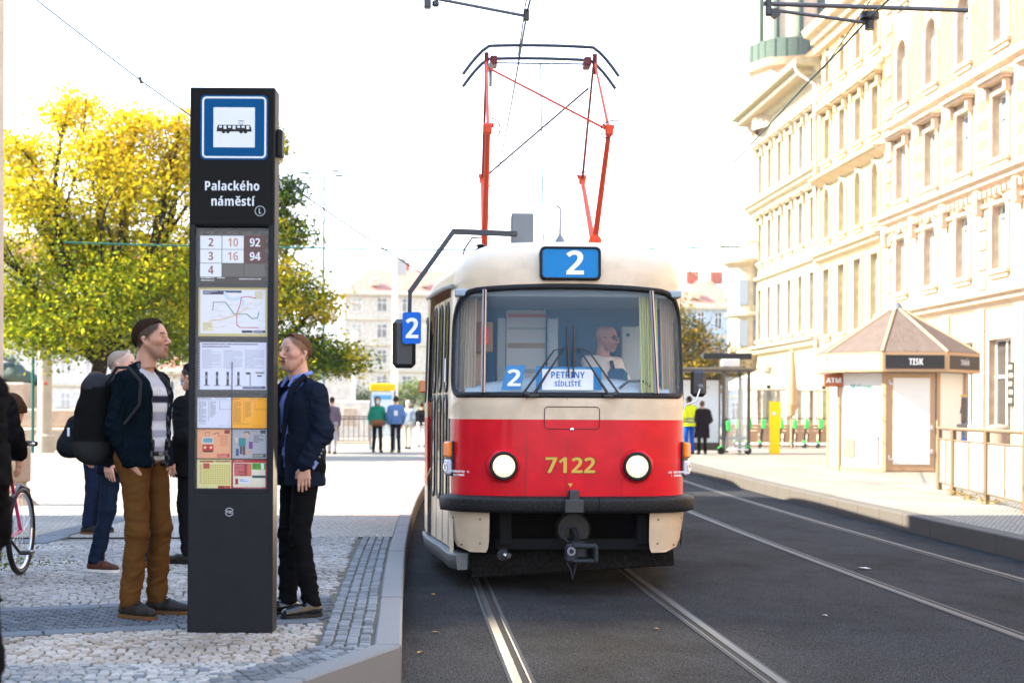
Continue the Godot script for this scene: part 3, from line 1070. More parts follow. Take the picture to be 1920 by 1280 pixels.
	obj("coupling_jaw", MB.new().box(Vector3(0.11, 0.4, 0.08), Vector3(0.2, 0.035, 0.1), 0.01).box(Vector3(0.11, 0.28, 0.08), Vector3(0.2, 0.03, 0.1), 0.01).box(Vector3(0.2, 0.34, 0.08), Vector3(0.035, 0.14, 0.12), 0.012), iron, cpl)
	obj("coupling_lever", MB.new().tube([Vector3(-0.01, 0.42, 0.03), Vector3(-0.07, 0.47, 0.0), Vector3(-0.06, 0.53, -0.04), Vector3(0.03, 0.54, -0.05), Vector3(0.05, 0.46, 0.0)], 0.009, 6), iron, cpl)
	obj("pin_eye", MB.new().lathe([Vector2(0.02, 0), Vector2(0.034, 0.0), Vector2(0.034, 0.02), Vector2(0.02, 0.02)], 14, Transform3D(Basis(Vector3.RIGHT, PI / 2), Vector3(0.0, 0.36, 0.118))), mat("worn_iron", lin(0.2, 0.2, 0.22), 0.4, 0.7), cpl)
	obj("chain", MB.new().tube([Vector3(-0.04, 0.28, 0.09), Vector3(0.0, 0.2, 0.1), Vector3(0.01, 0.13, 0.1), Vector3(0.03, 0.2, 0.1), Vector3(0.05, 0.28, 0.09)], 0.007, 6), iron, cpl)
	obj("brake_pipe", MB.new().tube([Vector3(-0.52, 0.34, -0.4), Vector3(-0.54, 0.32, -0.2), Vector3(-0.55, 0.31, -0.06)], [0.03, 0.04, 0.045], 12), iron, t)
	obj("pipe_cap", MB.new().tube([Vector3(-0.53, 0.315, -0.06), Vector3(-0.5, 0.31, 0.0)], 0.026, 10), chrome, t)
	# destination number box in the forehead
	var bz := -0.075
	var tilt := Basis(Vector3.RIGHT, -0.06)
	var bo := Vector3(0.0, 2.702, -0.12)
	var fr := MB.new()
	var ol := rrect(0.505, 0.278, 0.045, 5)
	var il := rrect(0.46, 0.235, 0.03, 5)
	var lp := func(pl: PackedVector2Array, zz: float) -> Array:
		var r := []
		for q in pl: r.append(bo + tilt * Vector3(q.x, q.y, zz))
		return r
	fr.rows([lp.call(ol, -0.25), lp.call(ol, 0.0), lp.call(grow(ol, -0.006), 0.012), lp.call(grow(il, 0.004), 0.012), lp.call(il, 0.0)], true, true)
	var nb := obj("number_box", fr, rub, t)
	obj("number_panel", MB.new().extrude(il, 0.01, Transform3D(tilt, bo + tilt * Vector3(0, 0, -0.01))), wblue, nb)
	words("2", 0.195, Transform3D(tilt, bo + tilt * Vector3(0.035, 0.0, 0.002)), white, nb, "route_number", 700, 1.1)
	# wipers
	for sg in [-1.0, 1.0]:
		var piv := shell(sg * 0.36, 1.625, 0.03)
		var w := obj("wiper", MB.new().lathe([Vector2(0.0, 0.04), Vector2(0.02, 0.035), Vector2(0.024, 0.0)], 12, Transform3D(Basis(Vector3.RIGHT, PI / 2), piv)).box(piv + Vector3(sg * -0.04, -0.01, 0.01), Vector3(0.12, 0.03, 0.03), 0.006), blk, t)
		var top := shell(sg * 0.055, 2.0, 0.06)
		obj("wiper_arm", MB.new().tube([piv + Vector3(sg * 0.03, 0.0, 0.02), shell(sg * 0.14, 1.98, 0.06), top], [0.011, 0.007, 0.007], 6), blk, w)
		obj("wiper_arm", MB.new().tube([piv + Vector3(-sg * 0.06, 0.0, 0.02), shell(sg * 0.1, 1.94, 0.055), top], [0.014, 0.007, 0.007], 6), blk, w)
		obj("wiper_blade", MB.new().tube([shell(sg * 0.018, 1.76, 0.03), shell(sg * 0.024, 1.95, 0.045), shell(sg * 0.03, 2.185, 0.03)], [0.007, 0.013, 0.006], 6), blk, w)
	# mirrors
	var lm := obj("door_mirror", MB.new().box(Vector3(-1.385, 2.06, -0.75), Vector3(0.2, 0.42, 0.1), 0.035, Basis(Vector3.UP, 0.1)), blk, t)
	obj("number_plate", MB.new().extrude(rrect(0.16, 0.27, 0.025, 4), 0.012, at(Vector3(-1.315, 2.19, -0.64), -0.12)), blue, lm)
	words("2", 0.17, at(Vector3(-1.315, 2.185, -0.626), -0.12), white, lm, "route_number", 700, 0.95)
	var steel := mat("bracket_grey", lin(0.16, 0.17, 0.18), 0.5, 0.3)
	var brk := MB.new()
	for q in [[Vector3(-0.4, 3.065, -1.15), Vector3(-0.975, 3.06, -0.98), 0.05], [Vector3(-0.955, 3.075, -0.985), Vector3(-1.34, 2.5, -0.74), 0.042], [Vector3(-1.335, 2.53, -0.742), Vector3(-1.34, 2.2, -0.73), 0.032]]:
		var dz: Vector3 = (q[1] - q[0]).normalized()
		var dx := dz.cross(Vector3.BACK).normalized()
		brk.box((q[0] + q[1]) * 0.5, Vector3(q[2], q[2] * 0.8, q[0].distance_to(q[1])), 0.005, Basis(dx, dz.cross(dx), dz))
	obj("mirror_bracket", brk, mat("bracket_dark", lin(0.055, 0.06, 0.065), 0.6), lm)
	var rm := obj("offside_mirror", MB.new().box(Vector3(1.13, 1.73, -0.52), Vector3(0.135, 0.23, 0.06), 0.028, Basis(Vector3.UP, -0.1)), blk, t)
	obj("mirror_knob", MB.new().lathe([Vector2(0, 0.04), Vector2(0.02, 0.03), Vector2(0.028, 0)], 12, Transform3D(Basis(Vector3.RIGHT, PI / 2), Vector3(1.14, 1.7, -0.49))), steel, rm)
	obj("mirror_arm", MB.new().tube([Vector3(1.14, 1.7, -0.47), Vector3(1.1, 1.58, -0.46), Vector3(1.0, 1.54, -0.44), Vector3(0.985, 1.49, -0.42)], 0.009, 6), chrome, rm)
	# doorway: two visible leaves, gutter, posts, step
	var doorway := MB.new()
	doorway.rows(shell_rows(-1.13, -2.78, [0.3, 1.0, 1.8, 2.5], -0.06), false, true)
	var dw := obj("doorway", doorway, rub, t)
	var slot := mat("door_glass", lin(0.03, 0.035, 0.035), 0.06)
	for k in 4:
		var a := -1.17 - k * 0.4
		var b := a - 0.36
		var lf := MB.new()
		lf.rows([shell_rows(a, b, [0.31], -0.05)[0], shell_rows(a, b, [0.315], -0.035)[0], shell_rows(a, b, [1.4], -0.035)[0], shell_rows(a, b, [2.48], -0.035)[0], shell_rows(a, b, [2.485], -0.05)[0]], false, true)
		var leaf := obj("door", lf, cream, t)
		for q in [[1.68, 2.42], [0.72, 1.6]]:
			var hl := dense(rrect(0.17, q[1] - q[0], 0.08, 6, Vector2((a + b) * 0.5, (q[0] + q[1]) * 0.5)), 0.08)
			var sm := MB.new()
			sm.rows([shell_loop(grow(hl, 0.035), -0.034), shell_loop(grow(hl, 0.03), -0.022), shell_loop(grow(hl, 0.004), -0.022), shell_loop(hl, -0.03)], true, true)
			var so := obj("door_window", sm, rub, leaf)
			var pm := MB.new()
			pm.extrude(PackedVector2Array([Vector2(0, 0), Vector2(0.001, 0), Vector2(0, 0.001)]), 0.0001)
			pm = MB.new()
			pm.rows([shell_loop(hl, -0.027), shell_loop(grow(hl, -0.06), -0.027), shell_loop(grow(hl, -0.084), -0.027)], true, true)
			obj("pane", pm, slot, so)
		if k == 1: obj("notice", MB.new().rows(shell_rows(-1.71, -1.8, [1.74, 1.95], -0.02), false, true), white, leaf)
	for q in [[-0.03, 0.0], [-0.36, 0.0], [0.42, 0.0]]: obj("panel_seam", MB.new().tube([shell(q[0], 0.8, 0.0015), shell(q[0], 1.1, 0.0015), shell(q[0], 1.6, 0.0015)], 0.0022, 4), mat("seam_faint", lin(0.3, 0.05, 0.05), 0.6), t)
	obj("corner_post", MB.new().rows(shell_rows(-1.05, -1.15, [0.27, 0.5, 0.66], 0.004), false, true), cream, t)
	obj("gutter", MB.new().tube([shell(-1.08, 2.535, 0.03), shell(-1.5, 2.55, 0.035), shell(-2.1, 2.56, 0.03), shell(-2.8, 2.56, 0.03)], [0.018, 0.022, 0.02, 0.016], 8), steel, t)
	var st := mat("step_grey", lin(0.2, 0.22, 0.235), 0.55, 0.2)
	grain(st, 4.0, ntex("stone", 0.05, 4, false, 0.72, 1.0), null)
	var sp := MB.new()
	sp.rows([shell_rows(-0.98, -3.3, [0.3], -0.1)[0], shell_rows(-0.98, -3.3, [0.3], 0.015)[0], shell_rows(-0.98, -3.3, [0.285], 0.02)[0], shell_rows(-0.98, -3.3, [0.17], 0.0)[0], shell_rows(-0.98, -3.3, [0.16], -0.09)[0]], false, false)
	sp.oquad(shell(-0.98, 0.3, -0.1), shell(-0.98, 0.3, 0.018), shell(-0.98, 0.165, 0.0), shell(-0.98, 0.165, -0.1), shell(-1.5, 0.2, -0.2))
	obj("door_step", sp, st, t)

func tram_roof(t: Node3D) -> void:
	var orange := mat("pantograph_red", lin(0.55, 0.055, 0.018), 0.5)
	var steel: Material = mats["bracket_grey"]
	var blk: Material = mats["black_plastic"]
	var bow := mat("collector_bow", lin(0.03, 0.035, 0.05), 0.35, 0.5)
	obj("roof_box", MB.new().box(Vector3(-0.34, 3.12, -1.5), Vector3(0.2, 0.32, 0.3), 0.008), steel, t)
	obj("antenna", MB.new().lathe([Vector2(0, 0.33), Vector2(0.008, 0.33), Vector2(0.01, 0.1), Vector2(0.02, 0.08), Vector2(0.05, 0.03), Vector2(0.055, 0)], 12, at(Vector3(-0.01, 2.975, -1.2))).tube([Vector3(-0.01, 3.305, -1.2), Vector3(-0.045, 3.33, -1.2)], 0.009, 6), steel, t)
	obj("roof_vent", MB.new().lathe([Vector2(0, 0.05), Vector2(0.06, 0.045), Vector2(0.07, 0)], 14, at(Vector3(-0.13, 2.975, -1.4))), blk, t)
	obj("horn", MB.new().tube([Vector3(0.28, 3.0, -1.5), Vector3(0.3, 3.03, -1.4), Vector3(0.32, 3.03, -1.32)], [0.02, 0.04, 0.06], 12), orange, t)
	obj("insulator", MB.new().lathe([Vector2(0.02, 0.09), Vector2(0.05, 0.08), Vector2(0.03, 0.06), Vector2(0.05, 0.04), Vector2(0.03, 0.02), Vector2(0.05, 0)], 12, at(Vector3(-0.72, 2.9, -1.3))), blk, t)
	obj("roof_cable", MB.new().tube([Vector3(-0.72, 3.05, -1.3), Vector3(-0.8, 3.02, -1.1), Vector3(-0.87, 2.9, -0.95), Vector3(-0.875, 2.85, -0.93)], 0.009, 6), blk, t)
	# pantograph
	var x0 := -0.02
	var lh := 0.61   # half width of the frame
	var base := Vector3(x0, 2.97, -4.3)
	var pg := obj("pantograph", MB.new().box(base + Vector3(-lh, 0.06, 0), Vector3(0.1, 0.12, 1.5), 0.015).box(base + Vector3(lh, 0.06, 0), Vector3(0.1, 0.12, 1.5), 0.015).box(base + Vector3(0, 0.05, 0.68), Vector3(1.3, 0.09, 0.1), 0.015).box(base + Vector3(0, 0.05, -0.68), Vector3(1.3, 0.09, 0.1), 0.015), orange, t)
	var head := Vector3(x0, 5.42, -4.3)
	for sg in [-1.0, 1.0]:
		for fb in [1.0, -1.0]:
			var foot := base + Vector3(sg * lh, 0.12, -fb * 0.35)
			var knee := Vector3(x0 + sg * lh, 4.31, -4.3 + fb * 1.55)
			var top := head + Vector3(sg * 0.6, -0.08, fb * 0.1)
			obj("lower_arm", MB.new().tube([foot, knee], [0.038, 0.026], 10), orange, pg)
			obj("upper_arm", MB.new().tube([knee, top], [0.017, 0.014], 8), orange if fb > 0 else mat("pantograph_brown", lin(0.2, 0.04, 0.025), 0.6), pg)
			obj("knee_joint", MB.new().box(knee, Vector3(0.08, 0.1, 0.09), 0.012).tube([knee + Vector3(-sg * 0.06, 0.04, 0.0), knee + Vector3(sg * 0.05, 0.04, 0.0)], 0.025, 8), orange, pg)
			var lp := []
			for k in 9:
				var a := -0.4 + PI * k / 8.0
				lp.append(knee + Vector3(0.05 - sg * 0.0 + (0.07 if sg < 0 else -0.14) * sin(a) , 0.1 * cos(a), 0.03))
			obj("shunt_cable", MB.new().tube(lp, 0.007, 5), blk, pg)
	var kl := Vector3(x0 - lh, 4.31, -4.3 + 1.55)
	var kr := Vector3(x0 + lh, 4.31, -4.3 + 1.55)
	obj("brace", MB.new().tube([head + Vector3(-0.6, -0.14, 0.1), kr], 0.013, 8), orange, pg)
	obj("brace", MB.new().tube([head + Vector3(0.56, -0.28, -0.25), Vector3(x0 - lh, 4.31, -4.3 - 1.55)], 0.012, 8), mat("brace_brown", lin(0.06, 0.035, 0.03), 0.6), pg)
	for fb in [1.0, -1.0]:
		var p := []
		for k in 25:
			var u := -1.0 + k / 12.0
			var ax := absf(u)
			var y := 0.03 * (1.0 - u * u)
			if ax > 0.66: y -= 0.3 * pow((ax - 0.66) / 0.34, 1.35)
			p.append(head + Vector3(u * 0.86, y + (0.06 if fb > 0 else 0.0), fb * 0.17))
		obj("collector", MB.new().tube(p, 0.019, 8), bow, pg)
	obj("head_bar", MB.new().tube([head + Vector3(-0.56, -0.08, 0.05), head + Vector3(0.56, -0.08, 0.05)], 0.01, 6), bow, pg)
	for sg in [-1.0, 1.0]:
		obj("head_block", MB.new().box(head + Vector3(sg * 0.52, -0.06, 0.0), Vector3(0.08, 0.1, 0.24), 0.012).tube([head + Vector3(sg * 0.6, 0.02, 0.1), head + Vector3(sg * 0.6, -0.2, 0.1)], 0.026, 8), mat("pantograph_dark", lin(0.12, 0.02, 0.025), 0.5), pg)
	obj("spring", MB.new().tube([head + Vector3(-0.555, -0.1, 0.12), head + Vector3(-0.555, -0.36, 0.12)], 0.018, 8), mat("spring_steel", lin(0.12, 0.17, 0.2), 0.4, 0.6), pg)
	obj("pull_rope", MB.new().tube([head + Vector3(-0.0, -0.08, 0.05), head + Vector3(0.0, -0.5, 0.2), Vector3(x0 - 0.03, 3.1, -3.0)], 0.007, 5), mat("rope_green", lin(0.02, 0.1, 0.08), 0.7), pg)
	obj("rope_reel", MB.new().lathe([Vector2(0, 0.1), Vector2(0.06, 0.1), Vector2(0.06, 0.0), Vector2(0, 0)], 12, Transform3D(Basis(Vector3.FORWARD, PI / 2), Vector3(0.34, 3.04, -2.6))), orange, pg)

func tram_cab(t: Node3D) -> void:
	var navy := mat("cab_blue", lin(0.006, 0.09, 0.21), 0.6)
	var pale := mat("cab_pale", lin(0.42, 0.5, 0.56), 0.5)
	var grey := mat("cab_grey", lin(0.35, 0.42, 0.46), 0.6)
	var beige := mat("cab_beige", lin(0.42, 0.3, 0.19), 0.6)
	var white: Material = mats["white_print"]
	# partition behind the driver: posts and panels round a glazed opening
	var pz := -1.75
	obj("partition", MB.new().box(Vector3(0.45, 1.65, pz), Vector3(1.1, 1.7, 0.04)).box(Vector3(-0.72, 1.65, pz), Vector3(0.5, 1.7, 0.04)).box(Vector3(-0.29, 1.2, pz), Vector3(0.36, 0.8, 0.04)).box(Vector3(-0.29, 2.48, pz), Vector3(0.36, 0.1, 0.04)), navy, t)
	obj("header", MB.new().box(Vector3(0, 2.47, -1.0), Vector3(1.9, 0.06, 1.4), 0.01), mat("cab_ceiling", lin(0.3, 0.36, 0.4), 0.7), t)
	obj("partition_cabinet", MB.new().box(Vector3(0.72, 2.0, pz + 0.05), Vector3(0.24, 0.56, 0.08), 0.01), pale, t)
	obj("cabinet_lock", MB.new().lathe([Vector2(0, 0.01), Vector2(0.018, 0.008), Vector2(0.018, 0)], 12, Transform3D(Basis(Vector3.RIGHT, PI / 2), Vector3(0.66, 2.2, pz + 0.09))), navy, t)
	obj("grab_post", MB.new().box(Vector3(-0.04, 1.9, pz + 0.05), Vector3(0.1, 0.9, 0.06), 0.01), pale, t)
	obj("grab_post", MB.new().box(Vector3(-0.52, 1.9, pz + 0.05), Vector3(0.08, 0.9, 0.06), 0.01), pale, t)
	obj("side_post", MB.new().box(Vector3(-0.78, 1.95, -0.9), Vector3(0.16, 1.1, 0.3), 0.02), beige, t)
	obj("notice_frame", MB.new().box(Vector3(-0.72, 2.12, -0.7), Vector3(0.2, 0.26, 0.03), 0.006), mat("wood_frame", lin(0.2, 0.13, 0.07), 0.6), t)
	obj("red_notice", MB.new().box(Vector3(-0.69, 2.13, -0.68), Vector3(0.08, 0.14, 0.012)), mat("notice_red", lin(0.6, 0.08, 0.05), 0.6), t)
	# dashboard with a rounded top
	var db := MB.new()
	var rw := []
	for q in [[1.3, -0.75], [1.62, -0.72], [1.7, -0.62], [1.73, -0.5], [1.7, -0.3], [1.62, -0.2], [1.3, -0.18]]:
		var r := []
		for k in 13:
			var x := lerpf(-0.86, 0.86, k / 12.0)
			r.append(Vector3(x, q[0] + (0.06 * cos(x * 2.4) if q[0] > 1.5 else 0.0), q[1] - 0.12 * x * x))
		rw.append(r)
	db.rows(rw, false, true)
	obj("dashboard", db, grey, t)
	obj("console_arc", MB.new().tube([Vector3(0.42, 1.68, -0.22), Vector3(0.5, 1.74, -0.24), Vector3(0.62, 1.74, -0.26), Vector3(0.7, 1.69, -0.28)], 0.012, 6), mats["black_plastic"], t)
	# boards behind the glass
	var cy: Material = mats["sign_cyan"]
	var b1 := obj("route_board", MB.new().extrude(PackedVector2Array([Vector2(-0.1, -0.1), Vector2(0.06, -0.1), Vector2(0.1, 0.1), Vector2(-0.055, 0.1)]), 0.008, at(Vector3(-0.465, 1.76, -0.12))), cy, t)
	words("2", 0.135, at(Vector3(-0.462, 1.755, -0.11)), white, b1, "route_number", 700, 1.2)
	var b2 := obj("destination_board", MB.new().box(Vector3(-0.01, 1.755, -0.1), Vector3(0.54, 0.19, 0.008)), cy, t)
	obj("board_face", MB.new().box(Vector3(-0.02, 1.745, -0.093), Vector3(0.42, 0.17, 0.008)), white, b2)
	var bl := mat("board_ink", lin(0.02, 0.12, 0.42), 0.6)
	words("PETŘINY", 0.052, at(Vector3(-0.02, 1.782, -0.087)), bl, b2, "lettering", 700, 0.95)
	words("SÍDLIŠTĚ", 0.04, at(Vector3(-0.02, 1.71, -0.087)), bl, b2, "lettering", 700, 0.95)
	# curtains
	var yel := mat("curtain_yellow", lin(0.5, 0.52, 0.24), 0.85)
	var stripe := mat("curtain_beige", lin(0.48, 0.38, 0.27), 0.85)
	for q in [[0.68, -0.25, 0.16, yel, "curtain"], [0.86, -0.42, 0.13, stripe, "curtain"], [-0.86, -0.42, 0.16, stripe, "curtain"]]:
		var mb := MB.new()
		var a := []
		var b := []
		for k in 41:
			var u := k / 40.0
			var xx: float = q[0] + (u - 0.5) * q[2]
			var zz: float = q[1] + 0.018 * sin(u * 42.0) - (absf(q[0]) - 0.6) * (u - 0.5) * 0.5 * signf(q[0])
			a.append(Vector3(xx * 0.98, 2.46, zz - 0.08)); b.append(Vector3(xx + 0.01 * sin(u * 9.0), 1.55, zz))
		mb.rows([b, a])
		obj(q[4], mb, q[3], t)
	var bl2 := obj("added_pale_panel", MB.new().box(Vector3(-0.29, 2.02, pz - 0.03), Vector3(0.38, 0.86, 0.02)), mat("pale_panel_white", lin(0.62, 0.64, 0.64), 0.8), t)  # pale panel added so the partition opening reads bright, instead of the dim saloon
	for q in [[2.38, 0.03, mats["notice_red"]], [2.26, 0.02, grey], [2.1, 0.05, beige], [1.86, 0.04, grey], [1.74, 0.02, pale]]: obj("pale_panel_stripe", MB.new().box(Vector3(-0.28, q[0], pz - 0.018), Vector3(0.35, q[1], 0.006)), q[2], bl2)
	obj("seat_back", MB.new().box(Vector3(0.38, 1.5, -1.25), Vector3(0.46, 0.75, 0.1), 0.04), navy, t)
	# passenger saloon: rows of seats seen through the partition
	var sm := mat("seat_red", lin(0.3, 0.03, 0.03), 0.5)
	for k in 6:
		for x in [-0.85, 0.8]:
			obj("seat", MB.new().box(Vector3(x, 1.3, -3.4 - k * 1.4), Vector3(0.42, 0.06, 0.42), 0.02).box(Vector3(x, 1.58, -3.6 - k * 1.4), Vector3(0.42, 0.5, 0.06), 0.025), sm, t)
# ---------------------------------------------------------------- the stop column
func print_lines(im: Image, r: Rect2i, lh: int, c: Color, fill := 0.85) -> void:
	var y := r.position.y
	while y + lh / 2 <= r.end.y:
		var x := r.position.x
		var stop_at := r.position.x + int(r.size.x * (fill if rng.randf() < 0.8 else fill * 0.5))
		while x < stop_at:
			var w := 2 + rng.randi() % 7
			im.fill_rect(Rect2i(x, y, mini(w, stop_at - x), maxi(1, lh / 2)), c)
			x += w + 2
		y += lh

func stroke(im: Image, pts: Array, w: int, c: Color) -> void:
	for i in pts.size() - 1:
		var a: Vector2 = pts[i]
		var b: Vector2 = pts[i + 1]
		var m := int(a.distance_to(b)) + 1
		for k in m + 1:
			var p := a.lerp(b, float(k) / m)
			im.fill_rect(Rect2i(int(p.x) - w / 2, int(p.y) - w / 2, w, w), c)

func sheet_image(w: int, h: int, c: Color) -> Image:
	var im := Image.create(w, h, false, Image.FORMAT_RGB8)
	im.fill(c)
	return im

func poster(parent: Node3D, nm: String, im: Image, r: Array, z: float, label := "") -> void:
	# r: left, top, right, bottom on the column in metres from its foot
	var m := mat(nm + str(parent.get_child_count()), Color(0.86, 0.86, 0.86), 0.6)
	m.albedo_texture = ImageTexture.create_from_image(im)
	var mb := MB.new()
	mb.vert(Vector3(r[0], r[3], z), Vector3.BACK, Vector2(0, 1)); mb.vert(Vector3(r[2], r[3], z), Vector3.BACK, Vector2(1, 1))
	mb.vert(Vector3(r[2], r[1], z), Vector3.BACK, Vector2(1, 0)); mb.vert(Vector3(r[0], r[1], z), Vector3.BACK, Vector2(0, 0))
	mb.ix.append_array([0, 2, 1, 0, 3, 2])
	var o := obj(nm, mb, m, parent)
	if label: o.set_meta("label", label)

func cpx(x0: float, y0: float, x1: float, y1: float) -> Array:
	return [(x0 - 434.5) / 325.0, (1183.0 - y0) / 325.0, (x1 - 434.5) / 325.0, (1183.0 - y1) / 325.0]

func stop_column() -> void:
	var t := thing("stop_column", "tall dark tram stop column with blue tram sign and stop name on top", "stop column", P3(-0.998, PAV, 8.30), deg_to_rad(-4.0))
	t.scale = Vector3(1, 0.99, 0.6)
	var body := mat("column_grey", lin(0.0085, 0.009, 0.011), 0.5)
	grain(body, 2.0, ntex("soil", 0.012, 4, false, 0.9, 1.0), ntex("rough_n", 0.06, 4, true), 0.05)
	var gloss := mat("column_gloss", lin(0.006, 0.006, 0.006), 0.06)
	gloss.metallic_specular = 0.14
	gloss.normal_enabled = true; gloss.normal_texture = ntex("ripple", 0.006, 2, true, 0, 1, 256, 3.0); gloss.normal_scale = 0.35; gloss.uv1_triplanar = true; gloss.uv1_scale = Vector3(0.8, 0.8, 0.8)
	var white := mat("sign_white", lin(0.6, 0.62, 0.64), 0.6)
	var W := 0.486
	var mb := MB.new()
	mb.box(Vector3(0, 0.4, -0.125), Vector3(W, 0.8, 0.25), 0.006)
	mb.box(Vector3(0, 1.57, -0.16), Vector3(W, 1.56, 0.18), 0.004)
	mb.box(Vector3(0, 2.74, -0.13), Vector3(W, 0.8, 0.24), 0.006)
	mb.box(Vector3(-W / 2 + 0.017, 1.57, -0.05), Vector3(0.034, 1.56, 0.1), 0.004)
	mb.box(Vector3(W / 2 - 0.017, 1.57, -0.05), Vector3(0.034, 1.56, 0.1), 0.004)
	mb.box(Vector3(0, 0.815, -0.045), Vector3(W - 0.07, 0.03, 0.088), 0.003)
	obj("column_body", mb, body, t)
	var hd := obj("header_panel", MB.new().box(Vector3(0, 2.74, -0.004), Vector3(W - 0.022, 0.785, 0.012), 0.003), gloss, t)
	# blue sign
	var blue := mat("column_blue", lin(0.002, 0.06, 0.17), 0.6)
	var sc := cpx(376, 178, 500, 298)
	var cx: float = (sc[0] + sc[2]) * 0.5
	var cy: float = (sc[1] + sc[3]) * 0.5
	var sg := obj("tram_sign", MB.new().extrude(rrect(0.385, 0.372, 0.028, 4, Vector2(cx, cy)), 0.003, at(Vector3(0, 0, 0.002))), blue, t)
	var ring := MB.new()
	var zz := func(p: PackedVector2Array, z: float) -> Array:
		var r := []
		for q in p: r.append(Vector3(q.x, q.y, z))
		return r
	var o1 := rrect(0.366, 0.354, 0.026, 5, Vector2(cx, cy))
	ring.rows([zz.call(grow(o1, -0.011), 0.0052), zz.call(grow(o1, -0.010), 0.0065), zz.call(grow(o1, -0.001), 0.0065), zz.call(o1, 0.0052)], true, false)
	obj("sign_border", ring, white, sg)
	obj("sign_field", MB.new().extrude(rrect(0.236, 0.23, 0.003, 2, Vector2(cx, cy)), 0.002, at(Vector3(0, 0, 0.005))), white, sg)
	# the little tram in black
	var ink := mat("sign_ink", lin(0.015, 0.013, 0.013), 0.5)
	var pic := MB.new()
	var py := cy - 0.0
	pic.extrude(PackedVector2Array([Vector2(cx - 0.098, py - 0.024), Vector2(cx + 0.098, py - 0.024), Vector2(cx + 0.098, py - 0.004), Vector2(cx + 0.09, py + 0.014), Vector2(cx - 0.092, py + 0.014), Vector2(cx - 0.098, py - 0.004)]), 0.001, at(Vector3(0, 0, 0.0075)))
	for x in [-0.06, -0.035, 0.04, 0.065]: pic.lathe([Vector2(0, 0.001), Vector2(0.011, 0.001), Vector2(0.011, 0)], 14, Transform3D(Basis(Vector3.RIGHT, PI / 2), Vector3(cx + x, py - 0.024, 0.0075)))
	var pg := [Vector2(0.03, 0.014), Vector2(0.018, 0.026), Vector2(0.03, 0.038), Vector2(0.042, 0.026), Vector2(0.03, 0.014)]
	var pp := []
	for q in pg: pp.append(Vector3(cx + 0.01 + q.x, py + q.y, 0.008))
	pic.tube(pp, 0.0012, 4, false)
	pic.tube([Vector3(cx + 0.022, py + 0.038, 0.008), Vector3(cx + 0.058, py + 0.038, 0.008)], 0.0014, 4)
	pic.tube([Vector3(cx - 0.104, py - 0.021, 0.008), Vector3(cx + 0.104, py - 0.021, 0.008)], 0.0014, 4)
	obj("tram_pictogram", pic, ink, sg)
	var wn := MB.new()
	for k in 7:
		var x := -0.078 + k * 0.026
		wn.box(Vector3(cx + x, py + (0.0 if k in [1, 3, 6] else 0.003), 0.0092), Vector3(0.016, 0.02 if k in [1, 3, 6] else 0.012, 0.0006))
	obj("pictogram_windows", wn, white, sg).set_meta("kind", "stuff")
	words("Palackého", 0.052, at(Vector3(0.0, 2.57, 0.003)), white, t, "stop_name", 700, 0.88, 0.001)
	words("náměstí", 0.052, at(Vector3(0.003, 2.482, 0.003)), white, t, "stop_name", 700, 0.88, 0.001)
	var lc := Vector3(0.16, 2.428, 0.003)
	var cr := []
	for k in 25: cr.append(lc + Vector3(cos(TAU * k / 24.0), sin(TAU * k / 24.0), 0) * 0.028)
	obj("platform_circle", MB.new().tube(cr, 0.0016, 5, false), white, t)
	words("L", 0.03, at(lc), white, t, "platform_letter", 400, 0.9, 0.001)
	# the display well
	var wz := -0.062
	obj("well_lining", MB.new().box(Vector3(0, 1.58, wz - 0.006), Vector3(W - 0.07, 1.5, 0.01)), mat("well_dark", lin(0.03, 0.028, 0.026), 0.6), t)
	var gold := mat("frame_bronze", lin(0.1, 0.082, 0.06), 0.5)
	grain(gold, 3.0, ntex("scuff", 0.03, 5, false, 0.35, 1.0), null)
	obj("route_holder", MB.new().box(Vector3(0.005, 2.165, wz + 0.006), Vector3(0.4, 0.3, 0.012), 0.002), gold, t)
	# route numbers: three rows of plates
	var brown := mat("plate_brown", lin(0.075, 0.016, 0.009), 0.6)
	var num := mat("plate_ink", lin(0.2, 0.05, 0.035), 0.5)
	var numlight := mat("plate_ink_light", lin(0.38, 0.2, 0.13), 0.5)
	var grid := [["2", 0, 0], ["10", 1, 0], ["92", 2, 0], ["3", 0, 1], ["16", 1, 1], ["94", 2, 1], ["4", 0, 2], ["", 1, 2], ["", 2, 2]]
	for g in grid:
		var x: float = (394.0 + 41.0 * g[1] - 434.5) / 325.0
		var y: float = (1183.0 - 452.0 - 26.0 * g[2]) / 325.0
		var night: bool = g[1] == 2
		if g[0] == "":
			obj("blank_plate", MB.new().box(Vector3(x, y, wz + 0.014), Vector3(0.12, 0.075, 0.004), 0.001), mat("plate_blank", lin(0.08, 0.068, 0.055), 0.5), t)
			continue
		var p := obj("route_plate", MB.new().box(Vector3(x, y, wz + 0.015), Vector3(0.122, 0.077, 0.005), 0.001), brown if night else white, t)
		words(g[0], 0.047, at(Vector3(x, y, wz + 0.018)), white if night else (numlight if g[1] == 1 else num), p, "route_number", 700, 0.88, 0.001)
	var im := sheet_image(256, 28, Color(0.24, 0.2, 0.17))
	print_lines(im, Rect2i(4, 5, 60, 20), 9, Color(0.9, 0.9, 0.88)); print_lines(im, Rect2i(66, 5, 70, 9), 9, Color(0.9, 0.9, 0.88)); print_lines(im, Rect2i(150, 8, 100, 12), 11, Color(0.8, 0.78, 0.75))
	poster(t, "notice_strip", im, cpx(374, 515, 498, 529), wz + 0.014)
	# network map
	im = sheet_image(384, 276, Color(0.82, 0.75, 0.5))
	im.fill_rect(Rect2i(10, 14, 364, 246), Color(0.92, 0.92, 0.93))
